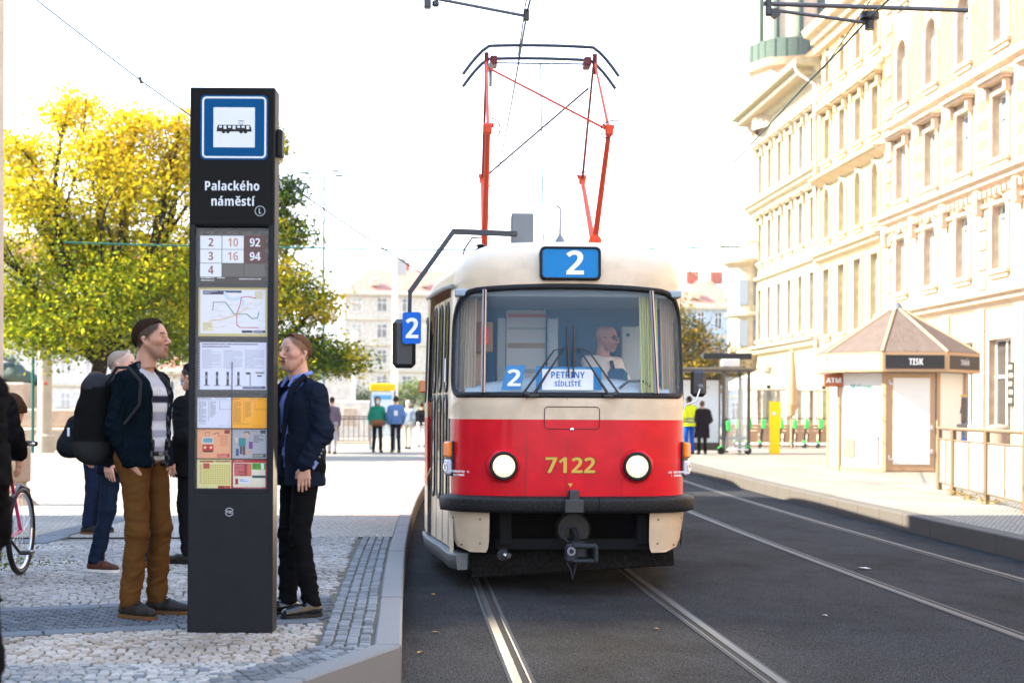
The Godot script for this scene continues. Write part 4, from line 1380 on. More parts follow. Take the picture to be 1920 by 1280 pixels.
	im.fill_rect(Rect2i(24, 18, 120, 22), Color(0.16, 0.17, 0.3)); im.fill_rect(Rect2i(120, 18, 120, 12), Color(0.25, 0.28, 0.42))
	im.fill_rect(Rect2i(242, 242, 60, 14), Color(0.16, 0.17, 0.3)); im.fill_rect(Rect2i(306, 242, 68, 14), Color(0.2, 0.2, 0.36))
	print_lines(im, Rect2i(28, 22, 90, 14), 8, Color(0.85, 0.86, 0.9)); print_lines(im, Rect2i(310, 246, 60, 8), 8, Color(0.85, 0.86, 0.9))
	im.fill_rect(Rect2i(312, 20, 54, 50), Color(0.93, 0.9, 0.8)); print_lines(im, Rect2i(316, 24, 46, 44), 7, Color(0.7, 0.6, 0.45))
	im.fill_rect(Rect2i(24, 196, 60, 52), Color(0.92, 0.88, 0.72)); print_lines(im, Rect2i(28, 200, 52, 44), 7, Color(0.62, 0.55, 0.4))
	stroke(im, [Vector2(146, 30), Vector2(160, 58), Vector2(190, 70), Vector2(230, 60), Vector2(250, 80), Vector2(246, 100)], 12, Color(0.78, 0.86, 0.93))
	for k in 34:
		var a := Vector2(40 + rng.randf() * 290, 70 + rng.randf() * 160)
		var b := a + Vector2(20 + rng.randf() * 60, (rng.randf() - 0.5) * 24)
		stroke(im, [a, a.lerp(b, 0.5) + Vector2(0, (rng.randf() - 0.5) * 20), b], 1, Color(0.85, 0.62, 0.6) if k % 2 else Color(0.85, 0.72, 0.55))
		print_lines(im, Rect2i(int(b.x), int(b.y) - 4, 22, 4), 5, Color(0.75, 0.6, 0.6))
	stroke(im, [Vector2(80, 130), Vector2(84, 84), Vector2(150, 84), Vector2(170, 110), Vector2(200, 150), Vector2(270, 150), Vector2(300, 176), Vector2(330, 172), Vector2(338, 140)], 4, Color(0.2, 0.5, 0.42))
	stroke(im, [Vector2(320, 62), Vector2(280, 52), Vector2(240, 56), Vector2(232, 100), Vector2(214, 150), Vector2(214, 210), Vector2(232, 226), Vector2(336, 226)], 4, Color(0.75, 0.2, 0.3))
	stroke(im, [Vector2(60, 190), Vector2(130, 182), Vector2(220, 150), Vector2(280, 110)], 3, Color(0.85, 0.68, 0.3))
	poster(t, "network_map", im, cpx(371, 536, 499, 628), wz + 0.003, "colourful transport network map with a cream border")
	# printed leaflet with a row of pictures
	im = sheet_image(384, 272, Color(0.88, 0.89, 0.95))
	im.fill_rect(Rect2i(0, 0, 10, 272), Color(0.28, 0.26, 0.26))
	for k in 17: im.fill_rect(Rect2i(2, 6 + k * 16, 6, 6), Color(0.75, 0.75, 0.78))
	print_lines(im, Rect2i(22, 8, 330, 26), 14, Color(0.2, 0.2, 0.25), 0.95)
	for c in 3: print_lines(im, Rect2i(22 + c * 120, 44, 112, 110), 6, Color(0.62, 0.63, 0.68), 0.97)
	for k in 6:
		var x := 46 + k * 60
		if k < 4:
			im.fill_rect(Rect2i(x - 6, 170, 13, 78), Color(0.16, 0.15, 0.17)); im.fill_rect(Rect2i(x - 3, 190, 7, 20), Color(0.6, 0.6, 0.6)); im.fill_rect(Rect2i(x - 16, 246, 34, 5), Color(0.45, 0.44, 0.46))
		elif k == 4:
			im.fill_rect(Rect2i(x - 18, 172, 26, 12), Color(0.2, 0.2, 0.22)); im.fill_rect(Rect2i(x + 4, 172, 5, 76), Color(0.35, 0.35, 0.36))
		else:
			im.fill_rect(Rect2i(x - 24, 170, 50, 9), Color(0.5, 0.47, 0.42)); im.fill_rect(Rect2i(x - 14, 188, 26, 9), Color(0.3, 0.27, 0.26))
	im.fill_rect(Rect2i(250, 252, 130, 16), Color(0.3, 0.31, 0.42)); print_lines(im, Rect2i(254, 256, 120, 8), 8, Color(0.8, 0.8, 0.9))
	poster(t, "printed_leaflet", im, cpx(371, 639, 498, 728), wz + 0.003, "white leaflet with columns of print over six small pictures")
	# timetables
	for q in [[Color(0.86, 0.87, 0.93), [370, 743, 433, 800], "white timetable sheet"], [Color(1.0, 0.68, 0.02), [434.5, 743, 499, 800], "orange timetable sheet"]]:
		im = sheet_image(192, 170, q[0])
		var ik: Color = q[0].darkened(0.45)
		print_lines(im, Rect2i(3, 4, 90, 8), 8, Color(0.15, 0.15, 0.2)); print_lines(im, Rect2i(100, 4, 80, 6), 6, ik)
		print_lines(im, Rect2i(8, 22, 46, 120), 6, ik, 0.9); print_lines(im, Rect2i(72, 22, 40, 90), 6, ik, 0.8)
		stroke(im, [Vector2(64, 18), Vector2(64, 128)], 2, ik); stroke(im, [Vector2(126, 16), Vector2(126, 66), Vector2(190, 66)], 2, ik); stroke(im, [Vector2(0, 15), Vector2(191, 15)], 1, ik)
		print_lines(im, Rect2i(8, 146, 100, 6), 6, ik); print_lines(im, Rect2i(120, 156, 66, 5), 5, ik)
		poster(t, "timetable", im, cpx(q[1][0], q[1][1], q[1][2], q[1][3]), wz + 0.003, q[2])
	# two drawn notices
	im = sheet_image(192, 164, Color(0.93, 0.66, 0.48))
	im.fill_rect(Rect2i(28, 44, 64, 42), Color(0.86, 0.8, 0.7)); im.fill_rect(Rect2i(34, 52, 52, 24), Color(0.4, 0.6, 0.68)); im.fill_rect(Rect2i(30, 86, 62, 40), Color(0.75, 0.16, 0.12)); im.fill_rect(Rect2i(34, 122, 54, 8), Color(0.15, 0.12, 0.12))
	im.fill_rect(Rect2i(38, 98, 12, 12), Color(0.95, 0.9, 0.7)); im.fill_rect(Rect2i(72, 98, 12, 12), Color(0.95, 0.9, 0.7))
	stroke(im, [Vector2(50, 44), Vector2(42, 22), Vector2(70, 18), Vector2(66, 44)], 2, Color(0.3, 0.2, 0.2)); stroke(im, [Vector2(90, 30), Vector2(116, 20), Vector2(124, 40)], 3, Color(0.35, 0.25, 0.22))
	im.fill_rect(Rect2i(154, 6, 30, 20), Color(0.55, 0.16, 0.14)); print_lines(im, Rect2i(128, 36, 56, 60), 9, Color(0.75, 0.42, 0.34)); im.fill_rect(Rect2i(112, 138, 72, 20), Color(0.75, 0.25, 0.2)); print_lines(im, Rect2i(116, 142, 64, 12), 8, Color(0.95, 0.7, 0.6))
	poster(t, "notice", im, cpx(370, 802, 433, 857), wz + 0.003, "peach notice with a drawing of a red tram")
	im = sheet_image(192, 164, Color(0.66, 0.66, 0.68))
	im.fill_rect(Rect2i(34, 50, 40, 46), Color(0.14, 0.5, 0.52)); im.fill_rect(Rect2i(42, 96, 14, 44), Color(0.2, 0.25, 0.35)); im.fill_rect(Rect2i(58, 96, 14, 50), Color(0.45, 0.2, 0.2)); im.fill_rect(Rect2i(20, 110, 16, 40), Color(0.15, 0.3, 0.5)); im.fill_rect(Rect2i(68, 24, 22, 26), Color(0.85, 0.65, 0.5))
	im.fill_rect(Rect2i(92, 70, 22, 40), Color(0.45, 0.25, 0.5)); im.fill_rect(Rect2i(18, 46, 14, 30), Color(0.88, 0.75, 0.7)); im.fill_rect(Rect2i(84, 120, 20, 16), Color(0.85, 0.6, 0.45))
	stroke(im, [Vector2(64, 20), Vector2(88, 14), Vector2(94, 26)], 4, Color(0.3, 0.1, 0.12)); im.fill_rect(Rect2i(156, 6, 30, 18), Color(0.3, 0.3, 0.3)); print_lines(im, Rect2i(120, 34, 64, 40), 9, Color(0.25, 0.2, 0.22)); im.fill_rect(Rect2i(114, 138, 74, 20), Color(0.3, 0.3, 0.28)); print_lines(im, Rect2i(118, 142, 66, 12), 8, Color(0.8, 0.8, 0.75))
	poster(t, "notice", im, cpx(435.5, 802, 499, 857), wz + 0.003, "grey notice with a drawing of passengers with bags")
	# two fare tables
	im = sheet_image(192, 168, Color(0.9, 0.87, 0.6))
	im.fill_rect(Rect2i(14, 8, 80, 8), Color(0.68, 0.2, 0.15)); im.fill_rect(Rect2i(102, 8, 84, 7), Color(0.6, 0.3, 0.2)); im.fill_rect(Rect2i(34, 22, 36, 28), Color(0.7, 0.25, 0.2))
	for r in 11:
		im.fill_rect(Rect2i(14, 28 + r * 10, 14, 6), Color(0.8, 0.6, 0.4))
		for c in 12: im.fill_rect(Rect2i(34 + c * 13, 30 + r * 10, 9, 6), Color(0.72, 0.64, 0.12) if r > 1 or c > 2 else Color(0.75, 0.3, 0.2))
	im.fill_rect(Rect2i(118, 146, 40, 18), Color(0.65, 0.15, 0.12)); im.fill_rect(Rect2i(160, 146, 28, 18), Color(0.75, 0.22, 0.18))
	poster(t, "fare_table", im, cpx(370, 859, 433.5, 916), wz + 0.003, "yellow table of numbers")
	im = sheet_image(192, 168, Color(0.72, 0.1, 0.15))
	im.fill_rect(Rect2i(6, 18, 180, 136), Color(0.9, 0.86, 0.76)); im.fill_rect(Rect2i(12, 22, 96, 70), Color(0.62, 0.14, 0.16)); im.fill_rect(Rect2i(84, 24, 22, 66), Color(0.85, 0.4, 0.3)); print_lines(im, Rect2i(16, 28, 62, 60), 8, Color(0.9, 0.6, 0.55))
	im.fill_rect(Rect2i(112, 20, 74, 36), Color(0.35, 0.62, 0.12)); im.fill_rect(Rect2i(162, 22, 16, 32), Color(0.9, 0.92, 0.95)); print_lines(im, Rect2i(116, 28, 40, 22), 8, Color(0.2, 0.35, 0.1)); im.fill_rect(Rect2i(112, 88, 74, 14), Color(0.18, 0.3, 0.28))
	im.fill_rect(Rect2i(40, 106, 60, 26), Color(0.86, 0.88, 0.95)); print_lines(im, Rect2i(44, 110, 52, 18), 8, Color(0.3, 0.35, 0.6)); im.fill_rect(Rect2i(18, 106, 16, 32), Color(0.6, 0.12, 0.14)); print_lines(im, Rect2i(14, 5, 120, 10), 9, Color(0.95, 0.75, 0.75)); print_lines(im, Rect2i(60, 158, 126, 6), 6, Color(0.95, 0.75, 0.75))
	poster(t, "fare_table", im, cpx(435, 859, 499, 916), wz + 0.003, "red framed fare notice")
	# rails between the sheets and the glazed door over them
	for y in [533.0, 634.0, 735.0, 801.0, 858.0]:
		obj("display_rail", MB.new().box(Vector3(0, (1183.0 - y) / 325.0, wz + 0.01), Vector3(W - 0.075, 0.018 if y < 740 else 0.005, 0.014), 0.002), body, t)
	obj("display_rail", MB.new().box(Vector3(-0.001, 1.3, wz + 0.008), Vector3(0.004, 0.52, 0.01)), body, t)
	var gl := glass("display_glass", Color(0.9, 0.9, 0.9), 0.02)
	gl.metallic_specular = 0.2
	obj("display_glass", MB.new().box(Vector3(0, 1.58, -0.022), Vector3(W - 0.07, 1.5, 0.006)), gl, t)
	obj("side_box", MB.new().box(Vector3(W / 2 + 0.017, 2.83, -0.14), Vector3(0.033, 0.16, 0.12), 0.008), body, t)
	# transport mark
	var pc := Vector3((432.5 - 434.5) / 325.0, (1183.0 - 957.0) / 325.0, 0.001)
	for a in [[0.3, 2.9], [3.4, 6.0]]:
		var pr := []
		for k in 13:
			var g: float = lerpf(a[0], a[1], k / 12.0)
			pr.append(pc + Vector3(cos(g), sin(g), 0) * 0.023)
		obj("mark_arc", MB.new().tube(pr, 0.0022, 5), mat("mark_grey", lin(0.4, 0.4, 0.42), 0.5), t)
	words("PID", 0.016, at(pc, 0.0), mats["mark_grey"], t, "mark_letters", 700, 1.1, 0.001)
# ---------------------------------------------------------------- houses (fronts face -X; u runs away from the camera along the street)
# one bay of wall with an opening; local x along the street (0..w), y up, front at z = 0, thickness backwards
func bay(mb: MB, x: float, y: float, w: float, h: float, ow: float, oy0: float, oy1: float, arched: bool, th := 0.4) -> void:
	var cx := x + w * 0.5
	var top := []
	if arched:
		for k in 9:
			var a := PI * k / 8.0
			top.append(Vector2(cx - cos(a) * ow * 0.5, y + oy1 - ow * 0.5 + sin(a) * ow * 0.5))
	else:
		top = [Vector2(cx - ow * 0.5, y + oy1), Vector2(cx, y + oy1), Vector2(cx + ow * 0.5, y + oy1)]
	var mid := top.size() / 2
	var lf := PackedVector2Array([Vector2(x, y), Vector2(cx, y), Vector2(cx, y + oy0), Vector2(cx - ow * 0.5, y + oy0)])
	for k in mid + 1: lf.append(top[k])
	lf.append(Vector2(cx, y + h)); lf.append(Vector2(x, y + h))
	var rt := PackedVector2Array([Vector2(x + w, y), Vector2(x + w, y + h), Vector2(cx, y + h)])
	for k in range(mid, top.size()): rt.append(top[k])
	rt.append(Vector2(cx + ow * 0.5, y + oy0)); rt.append(Vector2(cx, y + oy0)); rt.append(Vector2(cx, y))
	mb.extrude(lf, th, at(Vector3(0, 0, -th)))
	mb.extrude(rt, th, at(Vector3(0, 0, -th)))

func win_mesh(ow: float, hh: float, arched: bool) -> Array:
	# frame bars and the pane, centred on x, from y = 0
	var f := MB.new()
	var b := 0.07
	var hs := hh - (ow * 0.5 if arched else 0.0)
	f.box(Vector3(-ow / 2 + b / 2, hs / 2, 0), Vector3(b, hs, 0.08)); f.box(Vector3(ow / 2 - b / 2, hs / 2, 0), Vector3(b, hs, 0.08))
	f.box(Vector3(0, b / 2, 0.002), Vector3(ow, b, 0.08)); f.box(Vector3(0, hs * 0.5, 0.004), Vector3(b * 1.1, hs, 0.09))
	f.box(Vector3(0, hs * (0.66 if not arched else 0.97), 0.006), Vector3(ow, b * 1.2, 0.09))
	var p := PackedVector2Array([Vector2(-ow / 2, 0), Vector2(ow / 2, 0), Vector2(ow / 2, hs)])
	if arched:
		var arc := []
		for k in 9:
			var a := PI * k / 8.0
			p.append(Vector2(cos(a) * ow * 0.5, hs + sin(a) * ow * 0.5))
			arc.append(Vector3(cos(a) * (ow * 0.5 - 0.03), hs + sin(a) * (ow * 0.5 - 0.03), 0))
		f.tube(arc, 0.04, 5)
	else: f.box(Vector3(0, hs - b / 2, 0.003), Vector3(ow, b, 0.08))
	p.append(Vector2(-ow / 2, hs))
	var g := MB.new()
	g.extrude(p, 0.01, at(Vector3(0, 0, -0.03)))
	return [f.mesh(), g.mesh()]

var win_cache := {}
func window(parent: Node3D, c: Vector3, ow: float, hh: float, arched: bool, fm: Material, gm: Material, nm := "window") -> Node3D:
	var key := "%.2f %.2f %s" % [ow, hh, arched]
	if not win_cache.has(key): win_cache[key] = win_mesh(ow, hh, arched)
	var o := obj(nm, win_cache[key][0], fm, parent)
	o.position = c
	obj("pane", win_cache[key][1], gm, o)
	return o

func surround(parent: Node3D, c: Vector3, ow: float, hh: float, arched: bool, m: Material, hood: float, sill := 0.2) -> void:
	# moulded frame, sill and (hood > 0) a cornice on brackets over the window
	var mb := MB.new()
	var hs := hh - (ow * 0.5 if arched else 0.0)
	for sg in [-1.0, 1.0]: mb.box(Vector3(sg * (ow / 2 + 0.1), hs / 2, 0.04), Vector3(0.2, hs, 0.1), 0.02)
	if arched:
		var arc := []
		for k in 13: arc.append(Vector3(cos(PI * k / 12.0) * (ow / 2 + 0.1), hs + sin(PI * k / 12.0) * (ow / 2 + 0.1), 0.02))
		mb.tube(arc, 0.11, 6)
		mb.box(Vector3(0, hh + 0.12, 0.09), Vector3(0.2, 0.36, 0.16), 0.03)
	else: mb.box(Vector3(0, hs + 0.1, 0.04), Vector3(ow + 0.4, 0.2, 0.1), 0.02)
	var o := obj("window_surround", mb, m, parent)
	o.position = c
	if sill > 0.0:
		obj("sill", MB.new().box(Vector3(0, -0.09, sill / 2), Vector3(ow + 0.5, 0.16, sill), 0.03).box(Vector3(0, -0.24, sill / 4), Vector3(ow + 0.3, 0.14, sill * 0.5), 0.02), m, o)
	if hood > 0.0:
		var h2 := MB.new()
		h2.box(Vector3(0, hh + 0.5, hood / 2), Vector3(ow + 0.9, 0.12, hood), 0.02)
		h2.box(Vector3(0, hh + 0.4, hood * 0.4), Vector3(ow + 0.75, 0.1, hood * 0.75), 0.02)
		h2.box(Vector3(0, hh + 0.62, hood * 0.3), Vector3(ow + 0.8, 0.14, hood * 0.5), 0.03)
		obj("hood", h2, m, o)
		for sg in [-1.0, 1.0]: obj("bracket", MB.new().box(Vector3(sg * (ow / 2 + 0.2), hh + 0.12, hood * 0.28), Vector3(0.16, 0.46, hood * 0.5), 0.04), m, o)

func band(parent: Node3D, nm: String, x0: float, x1: float, y: float, prof: Array, m: Material) -> void:
	# a cornice: profile of [height, projection] swept along the front
	var p := PackedVector2Array()
	for q in prof: p.append(Vector2(q[1], y + q[0]))
	p.append(Vector2(-0.05, y + prof[prof.size() - 1][0])); p.append(Vector2(-0.05, y + prof[0][0]))
	var xf := Transform3D(Basis(Vector3.BACK, Vector3.UP, Vector3.LEFT), Vector3(x1, 0, 0))
	obj(nm, MB.new().extrude(p, x1 - x0, xf), m, parent)

func dentils(parent: Node3D, x0: float, x1: float, y: float, step: float, sz: Vector3, m: Material) -> void:
	var me := MB.new().box(Vector3(0, 0, sz.z * 0.5), sz, 0.015).mesh()
	var mm := MultiMesh.new()
	mm.transform_format = MultiMesh.TRANSFORM_3D
	mm.mesh = me; mm.instance_count = int((x1 - x0) / step)
	for i in mm.instance_count: mm.set_instance_transform(i, Transform3D(Basis(), Vector3(x0 + step * (i + 0.5), y, 0)))
	var o := MultiMeshInstance3D.new()
	o.name = "cornice_blocks"; o.multimesh = mm; o.material_override = m
	o.set_meta("kind", "stuff")
	parent.add_child(o, true)

func front(nm: String, label: String, z1: float, x := 20.4) -> Node3D:
	# local x runs towards the camera from z1
	return thing(nm, label, "building", P3(x, PAV, z1), -PI / 2)

const CORNICE := [[0.0, 0.05], [0.12, 0.12], [0.2, 0.3], [0.34, 0.34], [0.4, 0.5], [0.52, 0.52], [0.56, 0.1]]
const BIGCORNICE := [[0.0, 0.05], [0.2, 0.14], [0.3, 0.5], [0.55, 0.58], [0.65, 0.85], [0.95, 1.0], [1.05, 0.9], [1.1, 0.1]]

func plaster(key: String, c: Color) -> StandardMaterial3D:
	var m := mat(key, c, 0.9)
	grain(m, 0.35, ntex("wall_soil", 0.02, 5, false, 0.86, 1.0), ntex("rough_n", 0.06, 4, true), 0.2)
	return m

func houses() -> void:
	var fr := mat("window_frame", lin(0.62, 0.6, 0.57), 0.5)
	var gl := mat("house_glass", lin(0.16, 0.19, 0.22), 0.06)
	gl.metallic = 0.0
	var dk := mat("shop_dark", lin(0.05, 0.045, 0.04), 0.15)
	# the near house: pale stone with brick fields
	var wa := plaster("wall_peach", lin(0.5, 0.37, 0.26))
	var st := plaster("stone_trim", lin(0.54, 0.42, 0.31))
	var bk := plaster("brick_field", lin(0.46, 0.27, 0.12))
	var a := front("corner_house", "tall pale stone house with round arched windows and orange brick fields, nearest on the right", 60.2)
	var bw := 3.3
	var mb := MB.new()
	var n := 8
	for i in n:
		var x := 0.4 + i * bw
		bay(mb, x, 0.0, bw, 5.4, 1.9, 0.05 if i % 2 else 0.8, 3.9, i > 3)
		bay(mb, x, 5.4, bw, 4.0, 1.25, 0.9, 3.45, true)
		bay(mb, x, 9.4, bw, 3.8, 1.25, 0.75, 2.95, false)
		bay(mb, x, 13.2, bw, 4.4, 1.2, 0.95, 3.5, true)
		bay(mb, x, 17.6, bw, 3.0, 1.1, 0.7, 2.2, false)
		window(a, Vector3(x + bw / 2, 0.05 if i % 2 else 0.8, -0.3), 1.9, (3.85 if i % 2 else 3.1), i > 3, fr, dk, "shop_window")
		for q in [[5.4, 0.9, 1.25, 2.55, true, 0.0], [9.4, 0.75, 1.25, 2.2, false, 0.0], [13.2, 0.95, 1.2, 2.55, true, 0.0], [17.6, 0.7, 1.1, 1.5, false, 0.0]]:
			var c := Vector3(x + bw / 2, q[0] + q[1], 0)
			window(a, c + Vector3(0, 0, -0.28), q[2], q[3], q[4], fr, gl)
			surround(a, c, q[2], q[3], q[4], st, 0.55 if q[0] == 9.4 else 0.0)
		# brick fields beside the upper windows
		for y in [9.9, 10.6, 11.3, 12.0]:
			obj("brick_field", MB.new().box(Vector3(x + 0.12, y + 0.25, 0.012), Vector3(0.95, 0.36, 0.03), 0.006), bk, a)
		obj("brick_field", MB.new().box(Vector3(x + 0.0, 15.6, 0.012), Vector3(1.5, 3.6, 0.03), 0.006), bk, a)
		for y in [5.9, 6.6, 7.3, 8.0]:
			if i % 3 == 0: obj("quoin", MB.new().box(Vector3(x + 0.15, y, 0.04), Vector3(0.7, 0.42, 0.1), 0.03), st, a)
		obj("wall_bracket", MB.new().box(Vector3(x + 0.1, 8.75, 0.18), Vector3(0.3, 0.9, 0.34), 0.06), st, a)
		obj("pilaster", MB.new().box(Vector3(x + 0.1, 2.5, 0.06), Vector3(0.7, 5.0, 0.12), 0.02), st, a)
	mb.box(Vector3(0.2, 10.3, -0.2), Vector3(0.4, 20.6, 0.4))
	mb.box(Vector3(0.4 + n * bw * 0.5, 10.0, -6.0), Vector3(n * bw - 0.1, 19.9, 10.4))
	obj("wall", mb, wa, a)
	for i in 22: obj("quoin", MB.new().box(Vector3(0.42 + 0.05 * (i % 2), 0.5 + i * 0.9, 0.05), Vector3(0.62 + 0.1 * (i % 2), 0.5, 0.12), 0.04), plaster("quoin_peach", lin(0.5, 0.35, 0.24)), a)
	var x1 := 0.4 + n * bw
	for y in [5.0, 9.1]: band(a, "cornice", 0.0, x1, y, CORNICE, st)
	band(a, "string_course", 0.0, x1, 13.25, [[0.0, 0.02], [0.1, 0.22], [0.24, 0.24], [0.28, 0.02]], st)
	band(a, "string_course", 0.0, x1, 8.5, [[0.0, 0.02], [0.06, 0.12], [0.16, 0.12], [0.2, 0.02]], st)
	band(a, "cornice", 0.0, x1, 20.0, BIGCORNICE, st)
	dentils(a, 0.0, x1, 8.98, 0.42, Vector3(0.18, 0.22, 0.26), st)
	obj("roof", MB.new().box(Vector3(x1 / 2, 21.6, -6), Vector3(x1, 1.2, 11), 0.2), mat("roof_tile", lin(0.35, 0.1, 0.06), 0.9), a)
	# shop signs and an awning on the near house
	var ink := mat("shop_ink", lin(0.03, 0.028, 0.025), 0.7)
	obj("banner", MB.new().box(Vector3(13.2, 2.3, 0.14), Vector3(0.5, 1.5, 0.03), 0.01), ink, a)
	for k in 5: obj("banner_mark", MB.new().box(Vector3(13.2 + 0.06 * (k % 2), 1.75 + k * 0.28, 0.165), Vector3(0.26, 0.14, 0.02), 0.01), st, a)
	# the yellow house
	var yb := plaster("wall_yellow", lin(0.52, 0.4, 0.23))
	var yt := plaster("trim_yellow", lin(0.55, 0.44, 0.28))
	var b := front("house", "narrow yellow house with arched windows between the pale stone house and the green domed one", 70.0)
	mb = MB.new()
	bw = 2.4
	for i in 4:
		var x := 0.1 + i * bw
		bay(mb, x, 0.0, bw, 4.6, 1.5, 0.1, 3.4, false)
		bay(mb, x, 4.6, bw, 4.4, 1.1, 0.5, 3.7, false)
		bay(mb, x, 9.0, bw, 3.9, 0.95, 0.8, 3.2, true)
		bay(mb, x, 12.9, bw, 3.7, 0.95, 0.7, 2.7, false)
		bay(mb, x, 16.6, bw, 2.9, 0.8, 0.7, 2.1, true)
		window(b, Vector3(x + bw / 2, 0.1, -0.3), 1.5, 3.3, false, fr, dk, "shop_window")
		for q in [[4.6, 0.5, 1.1, 3.2, false, 0.0], [9.0, 0.8, 0.95, 2.4, true, 0.0], [12.9, 0.7, 0.95, 2.0, false, 0.5], [16.6, 0.7, 0.8, 1.4, true, 0.0]]:
			var c := Vector3(x + bw / 2, q[0] + q[1], 0)
			window(b, c + Vector3(0, 0, -0.28), q[2], q[3], q[4], fr, gl)
			surround(b, c, q[2], q[3], q[4], yt, q[5])
	mb.box(Vector3(4.9, 9.5, -6.0), Vector3(9.7, 19.3, 10.4))
	obj("wall", mb, yb, b)
	band(b, "cornice", 0.0, 9.8, 8.6, CORNICE, yt)
	band(b, "cornice", 0.0, 9.8, 12.4, [[0.0, 0.05], [0.15, 0.3], [0.3, 0.6], [0.42, 0.62], [0.46, 0.1]], yt)
	band(b, "string_course", 0.0, 9.8, 16.3, [[0.0, 0.02], [0.1, 0.2], [0.24, 0.22], [0.28, 0.02]], yt)
	band(b, "cornice", 0.0, 9.8, 19.2, BIGCORNICE, yt)
	dentils(b, 0.0, 9.8, 19.15, 0.4, Vector3(0.2, 0.3, 0.4), yt)
	obj("roof", MB.new().box(Vector3(4.9, 20.7, -6), Vector3(9.8, 1.0, 11), 0.2), mats["roof_tile"], b)
	# the far corner house with bracketed eaves, oriel and copper turret
	var cw := plaster("wall_cream", lin(0.48, 0.4, 0.27))
	var ctm := plaster("trim_cream", lin(0.52, 0.44, 0.31))
	var ol := plaster("eaves_olive", lin(0.42, 0.38, 0.25))
	var cop := mat("copper_green", lin(0.085, 0.12, 0.1), 0.7)
	grain(cop, 1.0, ntex("wall_soil", 0.02, 5, false, 0.86, 1.0), null)
	var c := front("house", "cream corner house at the street's end with bracketed eaves, flower balcony and green copper turret", 84.5)
	mb = MB.new()
	bw = 2.15
	for i in 6:
		var x := 1.5 + i * bw
		bay(mb, x, 0.0, bw, 4.9, 1.3, 0.1, 3.2, true)
		bay(mb, x, 4.9, bw, 4.3, 0.85, 0.6, 3.5, false)
		bay(mb, x, 9.2, bw, 4.0, 0.85, 0.8, 3.0, false)
		bay(mb, x, 13.2, bw, 5.1, 0.85, 0.7, 3.0, false)
		window(c, Vector3(x + bw / 2, 0.1, -0.3), 1.3, 3.1, true, fr, dk, "shop_window")
		for q in [[4.9, 0.6, 0.85, 2.9, false, 0.0], [9.2, 0.8, 0.85, 2.2, false, 0.4], [13.2, 0.7, 0.85, 2.3, false, 0.45]]:
			var cc := Vector3(x + bw / 2, q[0] + q[1], 0)
			window(c, cc + Vector3(0, 0, -0.28), q[2], q[3], q[4], fr, gl)
			surround(c, cc, q[2], q[3], q[4], ctm, q[5])
	mb.box(Vector3(0.75, 9.15, -0.2), Vector3(1.5, 18.3, 0.4))
	mb.box(Vector3(7.25, 9.1, -6.0), Vector3(14.4, 18.2, 10.4))
	obj("wall", mb, cw, c)
	band(c, "cornice", 0.0, 14.5, 4.6, CORNICE, ctm)
	band(c, "cornice", 0.0, 14.5, 13.0, CORNICE, ctm)
	band(c, "string_course", 0.0, 14.5, 8.9, [[0.0, 0.02], [0.1, 0.2], [0.24, 0.22], [0.28, 0.02]], ctm)
	dentils(c, 0.0, 14.5, 4.75, 0.35, Vector3(0.14, 0.16, 0.3), ol)
	band(c, "eaves", 0.0, 14.5, 18.0, [[0.0, 0.05], [0.15, 0.2], [0.5, 0.3], [0.6, 1.25], [0.85, 1.3], [0.95, 1.2], [1.0, 0.1]], ol)
	dentils(c, 0.1, 14.4, 18.4, 0.48, Vector3(0.26, 0.3, 0.95), ctm)
	obj("downpipe", MB.new().tube([Vector3(14.3, 18.7, 1.3), Vector3(14.4, 18.2, 1.2), Vector3(14.45, 17.6, 0.3), Vector3(14.45, 0.2, 0.14)], 0.08, 8), mat("zinc", lin(0.45, 0.43, 0.4), 0.5), c)
	obj("roof", MB.new().box(Vector3(7.25, 19.6, -6), Vector3(14.5, 1.2, 11.5), 0.3), mats["roof_tile"], c)
	# oriel on the corner, with its balcony
	var oc := Transform3D(Basis(), Vector3(0.6, 0, 0.35))
	var orl := MB.new()
	orl.lathe([Vector2(0.2, 3.4), Vector2(0.9, 4.1), Vector2(1.3, 4.6), Vector2(1.35, 4.8), Vector2(1.12, 4.9), Vector2(1.12, 9.8), Vector2(1.2, 9.9), Vector2(1.55, 10.1), Vector2(1.6, 10.3), Vector2(1.3, 10.35), Vector2(0, 10.35)], 8, oc)
	orl.lathe([Vector2(1.14, 6.9), Vector2(1.32, 7.0), Vector2(1.32, 7.15), Vector2(1.14, 7.2)], 8, oc)
	var ore := obj("oriel", orl, ctm, c)
	for k in 8:
		if k in [0, 1, 2, 7, 3]:
			var g := TAU * (k + 0.5) / 8.0
			for y in [5.2, 7.6]:
				var w := obj("oriel_window", MB.new().box(Vector3.ZERO, Vector3(0.55, 1.5, 0.06), 0.01), gl, ore)
				w.transform = oc * Transform3D(Basis(Vector3.UP, PI / 2 - g), Vector3(cos(g) * 1.06, y + 0.75, sin(g) * 1.06))
	var blc := MB.new()
	for k in 30: blc.tube([oc * Vector3(cos(TAU * k / 30.0) * 1.45, 10.35, sin(TAU * k / 30.0) * 1.45), oc * Vector3(cos(TAU * k / 30.0) * 1.45, 11.2, sin(TAU * k / 30.0) * 1.45)], 0.03, 5)
	var bo := obj("balcony_balusters", blc, ctm, c)
	bo.set_meta("kind", "stuff")
	obj("balcony_rail", MB.new().lathe([Vector2(1.38, 11.2), Vector2(1.55, 11.2), Vector2(1.55, 11.3), Vector2(1.38, 11.3), Vector2(1.38, 11.2)], 24, oc), ctm, c)
	# turret above the eaves
	var tc := Transform3D(Basis(), Vector3(3.2, 0, -1.6))
